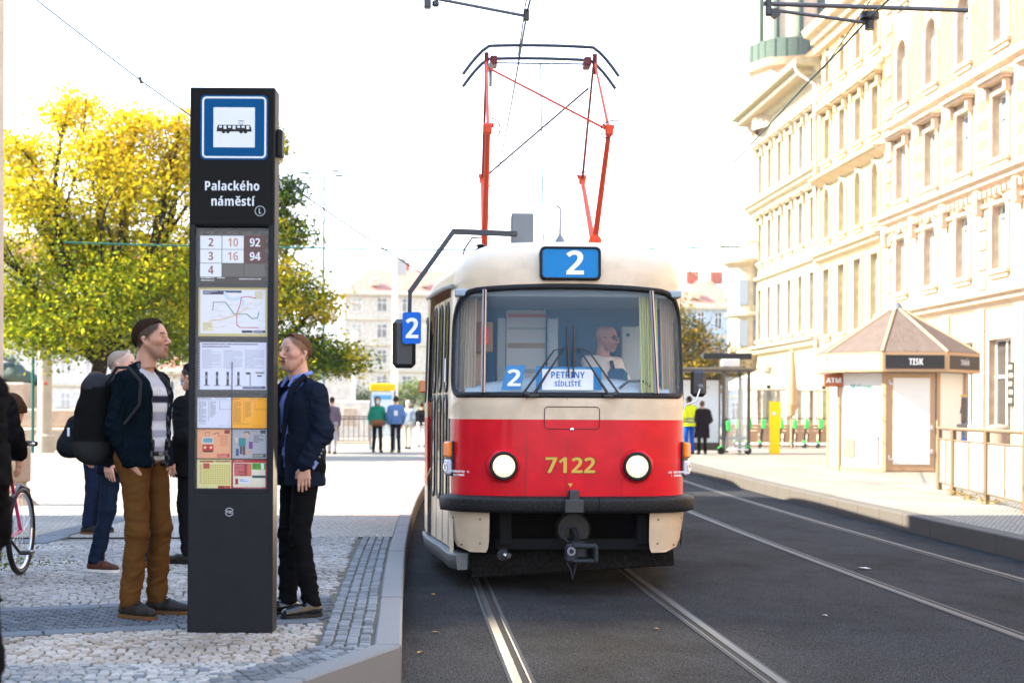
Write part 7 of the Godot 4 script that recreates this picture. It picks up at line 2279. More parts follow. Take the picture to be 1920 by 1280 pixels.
	obj("picture_cup", MB.new().box(f7.call(0.22, 0.36, 0.024) * Vector3.ZERO, Vector3(0.14, 0.16, 0.012), 0.004, b7).box(f7.call(0.32, 0.38, 0.024) * Vector3.ZERO, Vector3(0.12, 0.06, 0.012), 0.004, b7).box(f7.call(0.22, 0.24, 0.024) * Vector3.ZERO, Vector3(0.22, 0.06, 0.012), 0.004, b7).extrude(PackedVector2Array([Vector2(-0.16, 0.3), Vector2(0.16, 0.3), Vector2(0.05, 0.1), Vector2(-0.05, 0.1)]), 0.01, f7.call(0.22, 0.46, 0.02)), wall, t)
	var at_ := obj("atm_sign", MB.new().box(f7.call(-0.62, 2.02, 0.12) * Vector3.ZERO, Vector3(0.4, 0.29, 0.1), 0.01, Basis(Vector3.UP, 0.0)), mat("atm_brown", lin(0.24, 0.07, 0.025), 0.5), t)
	words("ATM", 0.11, Transform3D(Basis(), f7.call(-0.62, 2.02, 0.12) * Vector3.ZERO + Vector3(0, 0, 0.052)), mats["sign_white"], at_)
	# cash machine on the right hand face
	var n1: Vector3 = (a[1] + a[2]).normalized()
	var c := thing("cash_machine", "grey blue cash machine let into the kiosk's right side", "cash machine", P3(12.28, PAV, 31.75), deg_to_rad(8))
	var am := mat("atm_blue", lin(0.1, 0.13, 0.2), 0.4)
	obj("cabinet", MB.new().box(Vector3(0, 1.1, 0), Vector3(0.62, 1.24, 0.5), 0.03), am, c)
	obj("screen_recess", MB.new().box(Vector3(0.04, 1.36, 0.24), Vector3(0.46, 0.56, 0.04), 0.02), mats["shop_dark"], c)
	obj("screen", MB.new().box(Vector3(0.02, 1.42, 0.265), Vector3(0.26, 0.24, 0.01), 0.004, Basis(Vector3.RIGHT, -0.2)), mat("atm_screen", lin(0.03, 0.05, 0.07), 0.1), c)
	obj("keypad", MB.new().box(Vector3(0.04, 1.02, 0.29), Vector3(0.4, 0.07, 0.14), 0.015), mats["bracket_grey"], c)
	obj("top_light", MB.new().box(Vector3(0.04, 1.69, 0.25), Vector3(0.46, 0.06, 0.05), 0.01), mat("atm_gold", lin(0.5, 0.36, 0.12), 0.4), c)
	obj("lower_panel", MB.new().box(Vector3(0, 0.62, 0.25), Vector3(0.5, 0.22, 0.02), 0.005), mats["sign_blue"], c)

func street_things() -> void:
	kiosk()
	# glazed railing at the platform end
	var bz := mat("fence_bronze", lin(0.14, 0.1, 0.06), 0.5, 0.2)
	var gl := glass("fence_glass", Color(0.95, 0.95, 0.93), 0.12, 0.1)
	var fz := [[8.98, 23.7], [8.6, 22.1], [8.25, 19.95], [7.92, 17.9]]
	var fe := thing("glass_railing", "bronze railing with glass panels along the sunlit pavement at the right edge", "railing")
	for i in 4:
		var p := P3(fz[i][0], PAV, fz[i][1])
		obj("post", MB.new().box(p + Vector3(0, 0.52, 0), Vector3(0.07, 1.08, 0.09), 0.01), bz, fe)
		if i == 3: continue
		var q := P3(fz[i + 1][0], PAV, fz[i + 1][1])
		var dd := (q - p).normalized()
		obj("top_rail", MB.new().tube([p + Vector3(0, 1.04, 0), q + Vector3(0, 1.04, 0)], 0.03, 8), bz, fe)
		obj("rail", MB.new().tube([p + Vector3(0, 0.86, 0), q + Vector3(0, 0.86, 0)], 0.016, 6), bz, fe)
		obj("rail", MB.new().tube([p + Vector3(0, 0.14, 0), q + Vector3(0, 0.14, 0)], 0.016, 6), bz, fe)
		obj("glass_panel", MB.new().box((p + q) * 0.5 + Vector3(0, 0.5, 0), Vector3(0.012, 0.7, p.distance_to(q) - 0.14), 0.0, Basis(Vector3.UP.cross(-dd), Vector3.UP, -dd)), gl, fe)
		obj("stile", MB.new().tube([p.lerp(q, 0.5) + Vector3(0, 0.14, 0), p.lerp(q, 0.5) + Vector3(0, 0.86, 0)], 0.018, 6), bz, fe)
	for k in 3:
		var gt := thing("grass_tuft", ["dry grass tuft at the foot of the second railing post", "dry grass tuft at the foot of the third railing post", "dry grass tuft between the railing posts"][k], "grass", P3([8.62, 8.3, 8.42][k], PAV, [22.0, 19.8, 20.9][k]))
		gt.set_meta("kind", "stuff")
		foliage(gt, "blades", [[Vector3(0, 0.04, 0), Vector3(0.16, 0.05, 0.16)]], 90, 0.05, [Color(0.3, 0.22, 0.1), Color(0.26, 0.2, 0.07)], 70 + k, 10)
	# bollards
	var stone := mat("bollard_stone", lin(0.36, 0.27, 0.2), 0.85)
	grain(stone, 3.0, ntex("stone", 0.05, 4, false, 0.72, 1.0), ntex("stone_n", 0.07, 4, true), 0.6)
	var bp := [Vector2(0, 0.81), Vector2(0.1, 0.8), Vector2(0.145, 0.76), Vector2(0.155, 0.7), Vector2(0.155, 0.34), Vector2(0.14, 0.31), Vector2(0.11, 0.3), Vector2(0.1, 0.26), Vector2(0.135, 0.23), Vector2(0.16, 0.2), Vector2(0.14, 0.15), Vector2(0.16, 0.1), Vector2(0.21, 0.05), Vector2(0.26, 0.0)]
	var b0 := thing("bollard", "round turned stone bollard beside the pink bicycle", "bollard", P3(-5.15, PAV, 19.6), 0.0, "turned stone bollards")
	obj("shaft", MB.new().lathe(bp, 24), stone, b0)
	copy(b0, "bollard", "turned stone bollard behind the glass railing on the right", P3(11.1, PAV, 26.3)).scale = Vector3(1.4, 1.35, 1.4)
	# poles on the left
	var conc := plaster("pole_concrete", lin(0.5, 0.44, 0.36))
	var cp := thing("line_pole", "thick pale concrete pole in front of the monument", "pole", P3(-10.7, PAV, 43.6))
	obj("shaft", MB.new().lathe([Vector2(0, 8.0), Vector2(0.17, 8.0), Vector2(0.21, 0.55), Vector2(0.27, 0.5), Vector2(0.28, 0.0)], 20), conc, cp)
	obj("red_mark", MB.new().box(Vector3(0.06, 2.05, 0.2), Vector3(0.12, 0.1, 0.02), 0.008), mat("graffiti_red", lin(0.5, 0.12, 0.1), 0.8), cp)
	var gp := thing("thin_post", "thin green post just left of the concrete pole", "post", P3(-10.9, PAV, 43.0))
	obj("shaft", MB.new().tube([Vector3.ZERO, Vector3(0, 4.2, 0)], 0.045, 10), mat("post_green", lin(0.015, 0.09, 0.08), 0.5), gp)
	var np := thing("near_pole", "rusty concrete pole cut off by the left edge of the view", "pole", P3(-4.57, PAV, 16.2))
	obj("shaft", MB.new().lathe([Vector2(0, 9.0), Vector2(0.12, 9.0), Vector2(0.145, 0.0)], 18), conc, np)
	obj("rust_patch", MB.new().box(Vector3(0.1, 1.95, 0.1), Vector3(0.05, 0.14, 0.04), 0.015), mat("rust_brown", lin(0.2, 0.08, 0.03), 0.9), np)
	# street lamp
	var sl := thing("street_lamp", "tall street lamp with outstretched arms above the darker tree", "street lamp", P3(-3.45, PAV, 60.0))
	var lm := mat("lamp_pole", lin(0.14, 0.2, 0.2), 0.5, 0.3)
	obj("pole", MB.new().tube([Vector3.ZERO, Vector3(0, 11.0, 0)], [0.1, 0.05], 10), lm, sl)
	obj("arm", MB.new().tube([Vector3(-0.9, 11.1, 0), Vector3(0, 10.95, 0), Vector3(0.75, 11.0, 0)], 0.025, 6), lm, sl)
	obj("lamp_head", MB.new().box(Vector3(0.62, 11.03, 0), Vector3(0.36, 0.09, 0.2), 0.03), lm, sl)
	obj("lamp_head", MB.new().box(Vector3(-0.8, 11.13, 0), Vector3(0.4, 0.08, 0.2), 0.03), lm, sl)
	obj("lamp_head", MB.new().box(Vector3(0.45, 11.28, -0.4), Vector3(0.28, 0.1, 0.2), 0.03), lm, sl)
	# white mast with a box on top
	var wp := thing("mast", "tall white mast with a grey panel on top, left of the tram mirror", "mast", P3(-0.55, PAV, 68.0))
	obj("pole", MB.new().tube([Vector3.ZERO, Vector3(0, 8.4, 0)], [0.17, 0.12], 12), mats["kiosk_white"], wp)
	obj("panel", MB.new().box(Vector3(0.3, 8.1, 0), Vector3(0.42, 0.8, 0.12), 0.02), mat("panel_grey", lin(0.4, 0.38, 0.38), 0.6), wp)
	var lp := thing("lantern_post", "low white lantern post before the red roofed house", "street lamp", P3(-2.6, PAV, 72.0))
	obj("pole", MB.new().tube([Vector3.ZERO, Vector3(0, 4.6, 0)], 0.08, 8), mats["kiosk_white"], lp)
	obj("lantern", MB.new().lathe([Vector2(0, 5.3), Vector2(0.2, 5.15), Vector2(0.16, 4.7), Vector2(0, 4.6)], 10), mats["kiosk_white"], lp)
	# info board
	var ib := thing("info_board", "stop info board with a yellow top behind the woman in green", "sign", P3(-0.78, PAV, 47.5))
	obj("header", MB.new().box(Vector3(0, 2.07, 0), Vector3(0.82, 0.24, 0.2), 0.02), mat("board_yellow", lin(0.75, 0.5, 0.005), 0.5), ib)
	obj("display", MB.new().box(Vector3(0, 1.2, 0), Vector3(0.78, 1.46, 0.14), 0.02), mat("board_pale", lin(0.6, 0.68, 0.7), 0.4), ib)
	obj("blue_band", MB.new().box(Vector3(0.0, 1.74, 0.075), Vector3(0.6, 0.14, 0.01)), mat("band_blue", lin(0.1, 0.35, 0.6), 0.5), ib)
	for sg in [-1.0, 1.0]: obj("post", MB.new().box(Vector3(sg * 0.4, 0.98, 0), Vector3(0.06, 1.98, 0.16), 0.01), mats["bracket_grey"], ib)
	# shelter with its poster wall
	var dkb := mat("shelter_brown", lin(0.09, 0.075, 0.06), 0.45, 0.3)
	var sh := thing("tram_shelter", "glass tram shelter with brown posts and a bright poster wall, right of the tram", "shelter", P3(10.55, PAV, 44.6))
	obj("roof", MB.new().box(Vector3(-1.75, 2.62, 0), Vector3(3.8, 0.12, 1.5), 0.03), dkb, sh)
	for q in [[0.05, 0.6], [0.05, -0.6], [-3.5, -0.6], [-0.75, 0.62]]: obj("post", MB.new().box(Vector3(q[0], 1.3, q[1]), Vector3(0.1, 2.56, 0.1), 0.015), dkb, sh)
	var sg3 := glass("shelter_glass", Color(0.8, 0.86, 0.85), 0.16, 0.05)
	obj("side_glass", MB.new().box(Vector3(0.05, 1.3, 0), Vector3(0.012, 2.2, 1.1)), sg3, sh)
	obj("front_glass", MB.new().box(Vector3(-0.36, 1.3, 0.62), Vector3(0.66, 2.2, 0.012)), sg3, sh)
	obj("back_glass", MB.new().box(Vector3(-2.6, 1.3, -0.62), Vector3(1.7, 2.2, 0.012)), sg3, sh)
	var pw := obj("poster_wall", MB.new().box(Vector3(-1.35, 1.25, -0.25), Vector3(1.36, 2.3, 0.16), 0.03), dkb, sh)
	obj("poster", MB.new().box(Vector3(-1.35, 1.33, -0.165), Vector3(1.24, 1.96, 0.012)), mat("poster_white", lin(0.72, 0.8, 0.85), 0.3), pw)
	obj("poster_band", MB.new().box(Vector3(-1.98, 1.3, -0.155), Vector3(0.1, 2.0, 0.012)), mats["sign_blue"], pw)
	for k in 5: obj("poster_mark", MB.new().box(Vector3(-1.6 + k * 0.13, 2.08, -0.155), Vector3(0.08, 0.05, 0.006)), mat("poster_ink", lin(0.35, 0.5, 0.6), 0.6), pw)
	obj("bench", MB.new().box(Vector3(-0.35, 0.5, 0.1), Vector3(0.8, 0.07, 0.4), 0.02), mats["picture_grey"], sh)
	var db := thing("departure_board", "dark double sided departure board over the shelter", "sign", P3(10.35, PAV, 46.0))
	obj("post", MB.new().tube([Vector3.ZERO, Vector3(0, 3.1, 0)], 0.07, 8), dkb, db)
	obj("board", MB.new().box(Vector3(0, 3.12, 0), Vector3(1.6, 0.2, 0.24), 0.02), mats["kiosk_sign"], db)
	obj("box", MB.new().box(Vector3(0.1, 2.9, 0), Vector3(0.6, 0.24, 0.3), 0.02), mats["kiosk_white"], db)
	# yellow post
	var yp := thing("ticket_post", "bright yellow standing post with a round white mark, before the parked scooters", "ticket machine", P3(11.55, PAV, 44.5), -0.1)
	obj("cabinet", MB.new().extrude(PackedVector2Array([Vector2(-0.15, 0), Vector2(0.15, 0), Vector2(0.14, 0.82), Vector2(0.17, 0.86), Vector2(0.17, 1.6), Vector2(0.13, 1.64), Vector2(-0.17, 1.66), Vector2(-0.17, 0.86), Vector2(-0.15, 0.82)]), 0.26, at(Vector3(0, 0, -0.13))), mat("post_yellow", lin(0.82, 0.58, 0.0), 0.45), yp)
	obj("mark", MB.new().lathe([Vector2(0, 0.01), Vector2(0.058, 0.01), Vector2(0.06, 0)], 18, Transform3D(Basis(Vector3.RIGHT, PI / 2), Vector3(-0.05, 1.27, 0.131))), mats["sign_white"], yp)
	# scooters
	var lime := mat("scooter_green", lin(0.03, 0.5, 0.08), 0.4)
	var sk := thing("scooter", "x", "scooter", Vector3.ZERO, 0.0, "green hire scooters parked in a row")
	obj("deck", MB.new().box(Vector3(0, 0.15, 0.1), Vector3(0.16, 0.06, 0.7), 0.02), mats["kiosk_white"], sk)
	obj("stem", MB.new().tube([Vector3(0, 0.18, -0.36), Vector3(0, 1.08, -0.22)], 0.042, 8), mats["black_plastic"], sk)
	obj("battery", MB.new().box(Vector3(0, 0.88, -0.2), Vector3(0.14, 0.34, 0.14), 0.04), lime, sk)
	obj("handlebar", MB.new().tube([Vector3(-0.25, 1.09, -0.24), Vector3(0.25, 1.09, -0.24)], 0.022, 6), mats["black_plastic"], sk)
	for z in [-0.42, 0.45]:
		var w := obj("wheel", MB.new().lathe([Vector2(0, -0.03), Vector2(0.1, -0.03), Vector2(0.12, -0.015), Vector2(0.12, 0.015), Vector2(0.1, 0.03), Vector2(0, 0.03)], 14, Transform3D(Basis(Vector3.FORWARD, PI / 2), Vector3(0, 0.12, z))), mats["black_rubber"], sk)
		obj("mudguard", MB.new().tube([Vector3(0, 0.19, z - 0.1), Vector3(0, 0.26, z), Vector3(0, 0.19, z + 0.1)], 0.025, 5), lime, sk)
	sk.position = P3(10.12, PAV, 43.9); sk.rotation.y = PI / 2 + 0.1
	sk.set_meta("label", "green and white hire scooter standing alone against the tram shelter")
	for i in 10:
		var x := 12.35 + i * 0.49 + (0.2 if i > 2 else 0.0)
		copy(sk, "scooter", ["green hire scooter nearest the shelter in the parked row", "green hire scooter second from the shelter in the parked row", "green hire scooter just left of the yellow post", "green hire scooter just right of the yellow post", "green hire scooter second right of the yellow post", "green hire scooter third right of the yellow post", "green hire scooter fourth right of the yellow post", "green hire scooter fifth right of the yellow post", "green hire scooter last but one before the kiosk", "green hire scooter last in the row, nearest the kiosk"][i], P3(x, PAV, 52.5 + 0.1 * (i % 2)), 0.25 + 0.06 * (i % 3))
	# planter bench behind the scooters, cafe awning, folded sunshade
	var pb := thing("planter_bench", "long low wooden planter bench behind the parked scooters", "bench", P3(14.9, PAV, 54.6))
	for k in 3: obj("board", MB.new().box(Vector3(0, 0.55 + k * 0.13, 0), Vector3(5.4, 0.11, 0.5), 0.01), mat("bench_wood", lin(0.4, 0.24, 0.15), 0.8), pb)
	for k in 12: obj("slat", MB.new().box(Vector3(-2.55 + k * 0.465, 0.25, 0.1), Vector3(0.3, 0.5, 0.3), 0.01), mats["bench_wood"], pb)
	var um := cloth("awning_cream", lin(0.62, 0.55, 0.42))
	for k in 3:
		var u := thing("sunshade", ["open cream cafe sunshade nearest the shelter", "open cream cafe sunshade in the middle of three", "open cream cafe sunshade nearest the kiosk"][k], "parasol", P3(14.1 + k * 2.3, PAV, 57.0 + k * 0.3), 0.0, "cafe sunshades")
		obj("pole", MB.new().tube([Vector3.ZERO, Vector3(0, 2.9, 0)], 0.04, 8), mats["bench_wood"], u)
		var cn := []
		for rr in [[1.35, 2.2], [1.3, 2.42], [0.7, 2.72], [0.03, 2.98]]:
			var row := []
			for i in 17:
				var g := TAU * i / 16.0
				var sq := 1.0 / maxf(absf(cos(g)), absf(sin(g)))
				row.append(Vector3(cos(g) * rr[0] * minf(sq, 1.25), rr[1], sin(g) * rr[0] * minf(sq, 1.25)))
			cn.append(row)
		obj("canopy", MB.new().rows(cn), um, u)
		obj("valance_mark", MB.new().lathe([Vector2(0, 0.01), Vector2(0.08, 0.01), Vector2(0.09, 0)], 12, Transform3D(Basis(Vector3.RIGHT, PI / 2), Vector3(0.1, 2.32, 1.33))), mats["kiosk_sign"], u)
	var fo := thing("folded_sunshade", "tall folded tan sunshade behind the yellow post", "parasol", P3(13.9, PAV, 51.2))
	obj("canopy", MB.new().lathe([Vector2(0, 3.6), Vector2(0.1, 3.5), Vector2(0.2, 2.4), Vector2(0.24, 1.6), Vector2(0.16, 1.2), Vector2(0, 1.15)], 10), cloth("shade_tan", lin(0.55, 0.36, 0.2)), fo)
	obj("pole", MB.new().tube([Vector3.ZERO, Vector3(0, 3.7, 0)], 0.035, 8), mats["bench_wood"], fo)
	# bicycle
	var pink := mat("bike_pink", lin(0.5, 0.015, 0.12), 0.3)
	var bk := thing("bicycle", "pink bicycle leaning behind the person in black at the left edge", "bicycle", P3(-2.95, PAV, 11.3), PI / 2 - 0.03)
	for x in [0.0, 1.05]:
		var xf := Transform3D(Basis(Vector3.RIGHT, PI / 2), Vector3(-x, 0.335, 0))
		var ty := []
		var rm := []
		for k in 33:
			var g := TAU * k / 32.0
			ty.append(Vector3(-x + cos(g) * 0.315, 0.335 + sin(g) * 0.315, 0)); rm.append(Vector3(-x + cos(g) * 0.288, 0.335 + sin(g) * 0.288, 0))
		var w := obj("wheel", MB.new().tube(ty, 0.022, 8, false), mats["black_rubber"], bk)
		obj("rim", MB.new().tube(rm, 0.011, 6, false), mats["chrome"], w)
		var spk := MB.new()
		for k in 18: spk.tube([Vector3(-x, 0.335, 0.02 * (1 if k % 2 else -1)), Vector3(-x + cos(TAU * k / 18.0) * 0.285, 0.335 + sin(TAU * k / 18.0) * 0.285, 0)], 0.0016, 4, false)
		obj("spokes", spk, mats["chrome"], w)
		w.get_child(1).set_meta("kind", "stuff")
		obj("mudguard", MB.new().tube([Vector3(-x + 0.3, 0.5, 0), Vector3(-x + 0.16, 0.65, 0), Vector3(-x - 0.05, 0.69, 0), Vector3(-x - 0.25, 0.6, 0)], 0.016, 6), mats["black_plastic"], bk)
	var fb := MB.new()
	fb.tube([Vector3(0, 0.335, 0), Vector3(-0.42, 0.3, 0), Vector3(-0.3, 0.82, 0), Vector3(0, 0.335, 0)], 0.014, 8)
	fb.tube([Vector3(-0.42, 0.3, 0), Vector3(-0.88, 0.82, 0), Vector3(-0.34, 0.62, 0)], 0.018, 8)
	obj("frame", fb, pink, bk)
	obj("fork", MB.new().tube([Vector3(-1.05, 0.335, 0), Vector3(-0.92, 0.72, 0), Vector3(-0.86, 0.98, 0)], 0.016, 8), pink, bk)
	obj("handlebar", MB.new().tube([Vector3(-0.72, 1.02, -0.3), Vector3(-0.84, 1.03, -0.2), Vector3(-0.87, 1.0, 0), Vector3(-0.84, 1.03, 0.2), Vector3(-0.72, 1.02, 0.3)], 0.013, 8), mats["chrome"], bk)
	for sg in [-1.0, 1.0]: obj("grip", MB.new().tube([Vector3(-0.8, 1.03, sg * 0.23), Vector3(-0.69, 1.02, sg * 0.31)], 0.02, 8), mats["black_rubber"], bk)
	obj("saddle", MB.new().box(Vector3(-0.28, 0.92, 0), Vector3(0.26, 0.07, 0.16), 0.03).tube([Vector3(-0.3, 0.8, 0), Vector3(-0.28, 0.9, 0)], 0.014, 6), mats["black_plastic"], bk)
	obj("pedal", MB.new().tube([Vector3(-0.42, 0.3, 0.05), Vector3(-0.3, 0.2, 0.08)], 0.012, 6).box(Vector3(-0.3, 0.2, 0.13), Vector3(0.1, 0.03, 0.09), 0.008), mats["black_plastic"], bk)
	var wd := thing("weeds", "patch of weeds between the stones below the bicycle", "weeds", P3(-2.95, PAV, 11.75))
	wd.set_meta("kind", "stuff")
	foliage(wd, "weed_leaves", [[Vector3(-0.2, 0.02, 0), Vector3(0.5, 0.03, 0.25)]], 300, 0.035, [Color(0.06, 0.1, 0.01), Color(0.12, 0.14, 0.02)], 90, 10)
# ---------------------------------------------------------------- far side of the square
func block_house(nm: String, label: String, c: Vector3, w: float, h: float, turn: float, cols: int, floors: int, wall: Material, roof: Material, mansard: float) -> Node3D:
	var t := thing(nm, label, "building", c, turn)
	obj("wall", MB.new().box(Vector3(0, h / 2, -6), Vector3(w, h, 12), 0.05), wall, t)
	var a0 := [Vector3(-w / 2 - 0.4, h, 0.4), Vector3(w / 2 + 0.4, h, 0.4), Vector3(w / 2 + 0.4, h, -12.4), Vector3(-w / 2 - 0.4, h, -12.4)]
	var a1 := [Vector3(-w / 2 + mansard, h + mansard, -mansard), Vector3(w / 2 - mansard, h + mansard, -mansard), Vector3(w / 2 - mansard, h + mansard, -12 + mansard), Vector3(-w / 2 + mansard, h + mansard, -12 + mansard)]
	var rm := MB.new()
	for i in 4: rm.oquad(a0[i], a0[(i + 1) % 4], a1[(i + 1) % 4], a1[i], Vector3(0, h, -6))
	rm.oquad(a1[0], a1[1], a1[2], a1[3], Vector3(0, h, -6))
	obj("roof", rm, roof, t)
	var fr: Material = mats["window_frame"]
	var gl: Material = mats["house_glass"]
	var trim: Material = mats["trim_cream"]
	var cw := w / cols
	var fh := h / floors
	for f in floors:
		for i in cols:
			var p := Vector3(-w / 2 + cw * (i + 0.5), fh * f + fh * 0.28, 0.02)
			window(t, p, cw * 0.42, fh * 0.55, false, fr, gl)
		if f > 0: obj("string_course", MB.new().box(Vector3(0, fh * f, 0.1), Vector3(w + 0.1, 0.3, 0.3), 0.05), trim, t)
	obj("cornice", MB.new().box(Vector3(0, h - 0.1, 0.2), Vector3(w + 0.5, 0.5, 0.8), 0.1), trim, t)
	for i in cols / 2: obj("dormer", MB.new().box(Vector3(-w / 2 + cw * (i * 2 + 1.2), h + mansard * 0.45, 0.0 - 0.6), Vector3(1.1, 1.1, 0.9), 0.1), trim, t)
	for i in 2: obj("chimney", MB.new().box(Vector3(-w * 0.15 + i * w * 0.35, h + mansard + 0.4, -4), Vector3(1.4, 1.4, 0.8), 0.05), mats["roof_tile"], t)
	return t

func far_things() -> void:
	var red := mat("far_roof", lin(0.34, 0.15, 0.12), 0.9)
	block_house("apartment_house", "pale apartment house with a red roof across the square, left of the tram", P3(3.3, 0, 190.0), 23.0, 17.0, 0.05, 7, 5, plaster("far_wall", lin(0.55, 0.48, 0.38)), red, 3.4)
	block_house("apartment_house", "blue grey house with a red roof seen beside the corner house", P3(34.0, 0, 160.0), 8.0, 13.5, 0.0, 4, 4, plaster("far_wall_blue", lin(0.36, 0.42, 0.46)), red, 3.2)
	block_house("town_house", "long pale ministry front far behind the monument on the left", P3(-36.0, 0, 150.0), 44.0, 16.0, 0.1, 18, 4, plaster("far_wall_pale", lin(0.6, 0.55, 0.48)), red, 3.0)
	block_house("town_house", "low cream house behind the stairs, past the suited man", P3(-14.0, 0, 130.0), 16.0, 5.0, 0.0, 8, 1, mats["far_wall"], red, 1.5)
	# monument
	var gr := plaster("monument_granite", lin(0.46, 0.36, 0.27))
	var m := thing("monument", "granite monument plinth with dark green bronze figures, behind the concrete pole", "monument", P3(-13.4, PAV, 48.5))
	obj("steps", MB.new().box(Vector3(0.6, 0.35, 0), Vector3(7.6, 0.7, 5), 0.05).box(Vector3(0.2, 1.0, -0.4), Vector3(5.6, 0.6, 4), 0.05), gr, m)
	obj("plinth", MB.new().box(Vector3(-0.6, 1.65, -0.6), Vector3(3.4, 1.0, 3.2), 0.06), gr, m)
	var bz := mat("bronze_green", lin(0.05, 0.075, 0.06), 0.55, 0.3)
	var s := SDF.new(Vector3(-2.6, 1.9, -1.6), Vector3(2.4, 4.2, 1.0), 0.09)
	for q in [[Vector3(-1.8, 2.3, -0.5), Vector3(0.4, 2.5, -0.4), 0.3, 0.35], [Vector3(-0.9, 2.6, -0.4), Vector3(-0.6, 3.4, -0.3), 0.34, 0.2], [Vector3(-0.6, 3.5, -0.3), Vector3(-0.5, 3.6, -0.25), 0.18, 0.17], [Vector3(-0.5, 3.2, -0.3), Vector3(0.5, 2.9, 0.0), 0.16, 0.1], [Vector3(0.5, 2.4, -0.3), Vector3(1.4, 2.2, -0.2), 0.3, 0.14], [Vector3(-1.6, 2.6, -0.6), Vector3(-1.7, 3.2, -0.6), 0.26, 0.2]]:
		s.cap(q[0], q[1], q[2], q[3], 0.15)
	var sb := MB.new()
	s.mesh(sb, null, func(p): return 0.05 * noise.get_noise_3d(p.x * 2.5, p.y * 2.5, p.z * 2.5))
	obj("bronze_figures", sb, bz, m)
	var lw := thing("low_wall", "low granite wall with a bronze bowl, right of the concrete pole", "wall", P3(-9.9, PAV, 50.0))
	obj("wall_block", MB.new().box(Vector3(-0.3, 0.6, 0), Vector3(3.0, 1.2, 0.9), 0.05), gr, lw)
	obj("wall_cap", MB.new().box(Vector3(-0.3, 1.27, 0), Vector3(3.2, 0.14, 1.1), 0.04), gr, lw)
	obj("bronze_bowl", MB.new().lathe([Vector2(0, 2.1), Vector2(0.9, 2.1), Vector2(1.0, 2.3), Vector2(0.85, 2.42), Vector2(0, 2.4)], 20, at(Vector3(0.4, 0, -0.5))).tube([Vector3(0.4, 1.3, -0.5), Vector3(0.4, 2.1, -0.5)], 0.3, 10), bz, lw)
	# railing and terrace wall
	var iron := mat("railing_iron", lin(0.12, 0.085, 0.07), 0.6, 0.3)
	var r := thing("railing", "brown iron railing along the stairs behind the suited man", "railing", P3(-1.45, PAV, 56.6), 0.0)
	for y in [0.12, 0.98, 1.08]: obj("rail", MB.new().tube([Vector3(0, y, 0), Vector3(-9.0, y, 0)], 0.03, 6), iron, r)
	for i in 46: obj("post" if i % 6 == 0 else "bar", MB.new().tube([Vector3(-i * 0.2, -0.1, 0), Vector3(-i * 0.2, 1.06, 0)], 0.04 if i % 6 == 0 else 0.016, 5), iron, r)
	obj("plinth", MB.new().box(Vector3(-4.5, -0.05, 0), Vector3(9.2, 0.3, 0.4), 0.03), gr, r)
	var tw := thing("terrace_wall", "pale terrace wall with openings behind the railing", "wall", P3(-5.4, PAV, 72.0))
	obj("wall_block", MB.new().box(Vector3(0, 0.9, 0), Vector3(8.2, 1.8, 0.5), 0.05), mats["far_wall_pale"], tw)
	for i in 5: obj("opening", MB.new().box(Vector3(-3.0 + i * 1.4, 1.0, 0.24), Vector3(0.7, 0.9, 0.1), 0.02), mats["shop_dark"] if i % 2 else gr, tw)
	var sd := thing("bridge_ramp", "sloping stair flank beneath the darker tree", "stairs", P3(-4.2, PAV, 78.0))
	obj("flank", MB.new().extrude(PackedVector2Array([Vector2(-3.5, 0), Vector2(1.4, 0), Vector2(1.4, 3.9), Vector2(0.9, 3.9), Vector2(-3.5, 1.2)]), 1.0), mats["far_wall_pale"], sd)
	for i in 7: obj("step_slab", MB.new().box(Vector3(-2.9 + i * 0.65, 1.75 + i * 0.4, 0.6), Vector3(0.7, 0.12, 1.4), 0.02), mats["shop_dark"], sd)
	# cars beyond the monument
	car("parked_car", "pale blue parked car beyond the low wall, left of the men waiting", P3(-12.3, PAV, 62.0), 0.2, lin(0.55, 0.68, 0.72))
	car("parked_car", "silver parked car between the striped jumper and the dark column", P3(-9.3, PAV, 60.0), 0.15, lin(0.5, 0.52, 0.54))
	car("parked_car", "dark blue car far off right of the info board, under the trees", P3(1.2, 0, 118.0), 0.4, lin(0.1, 0.13, 0.2))

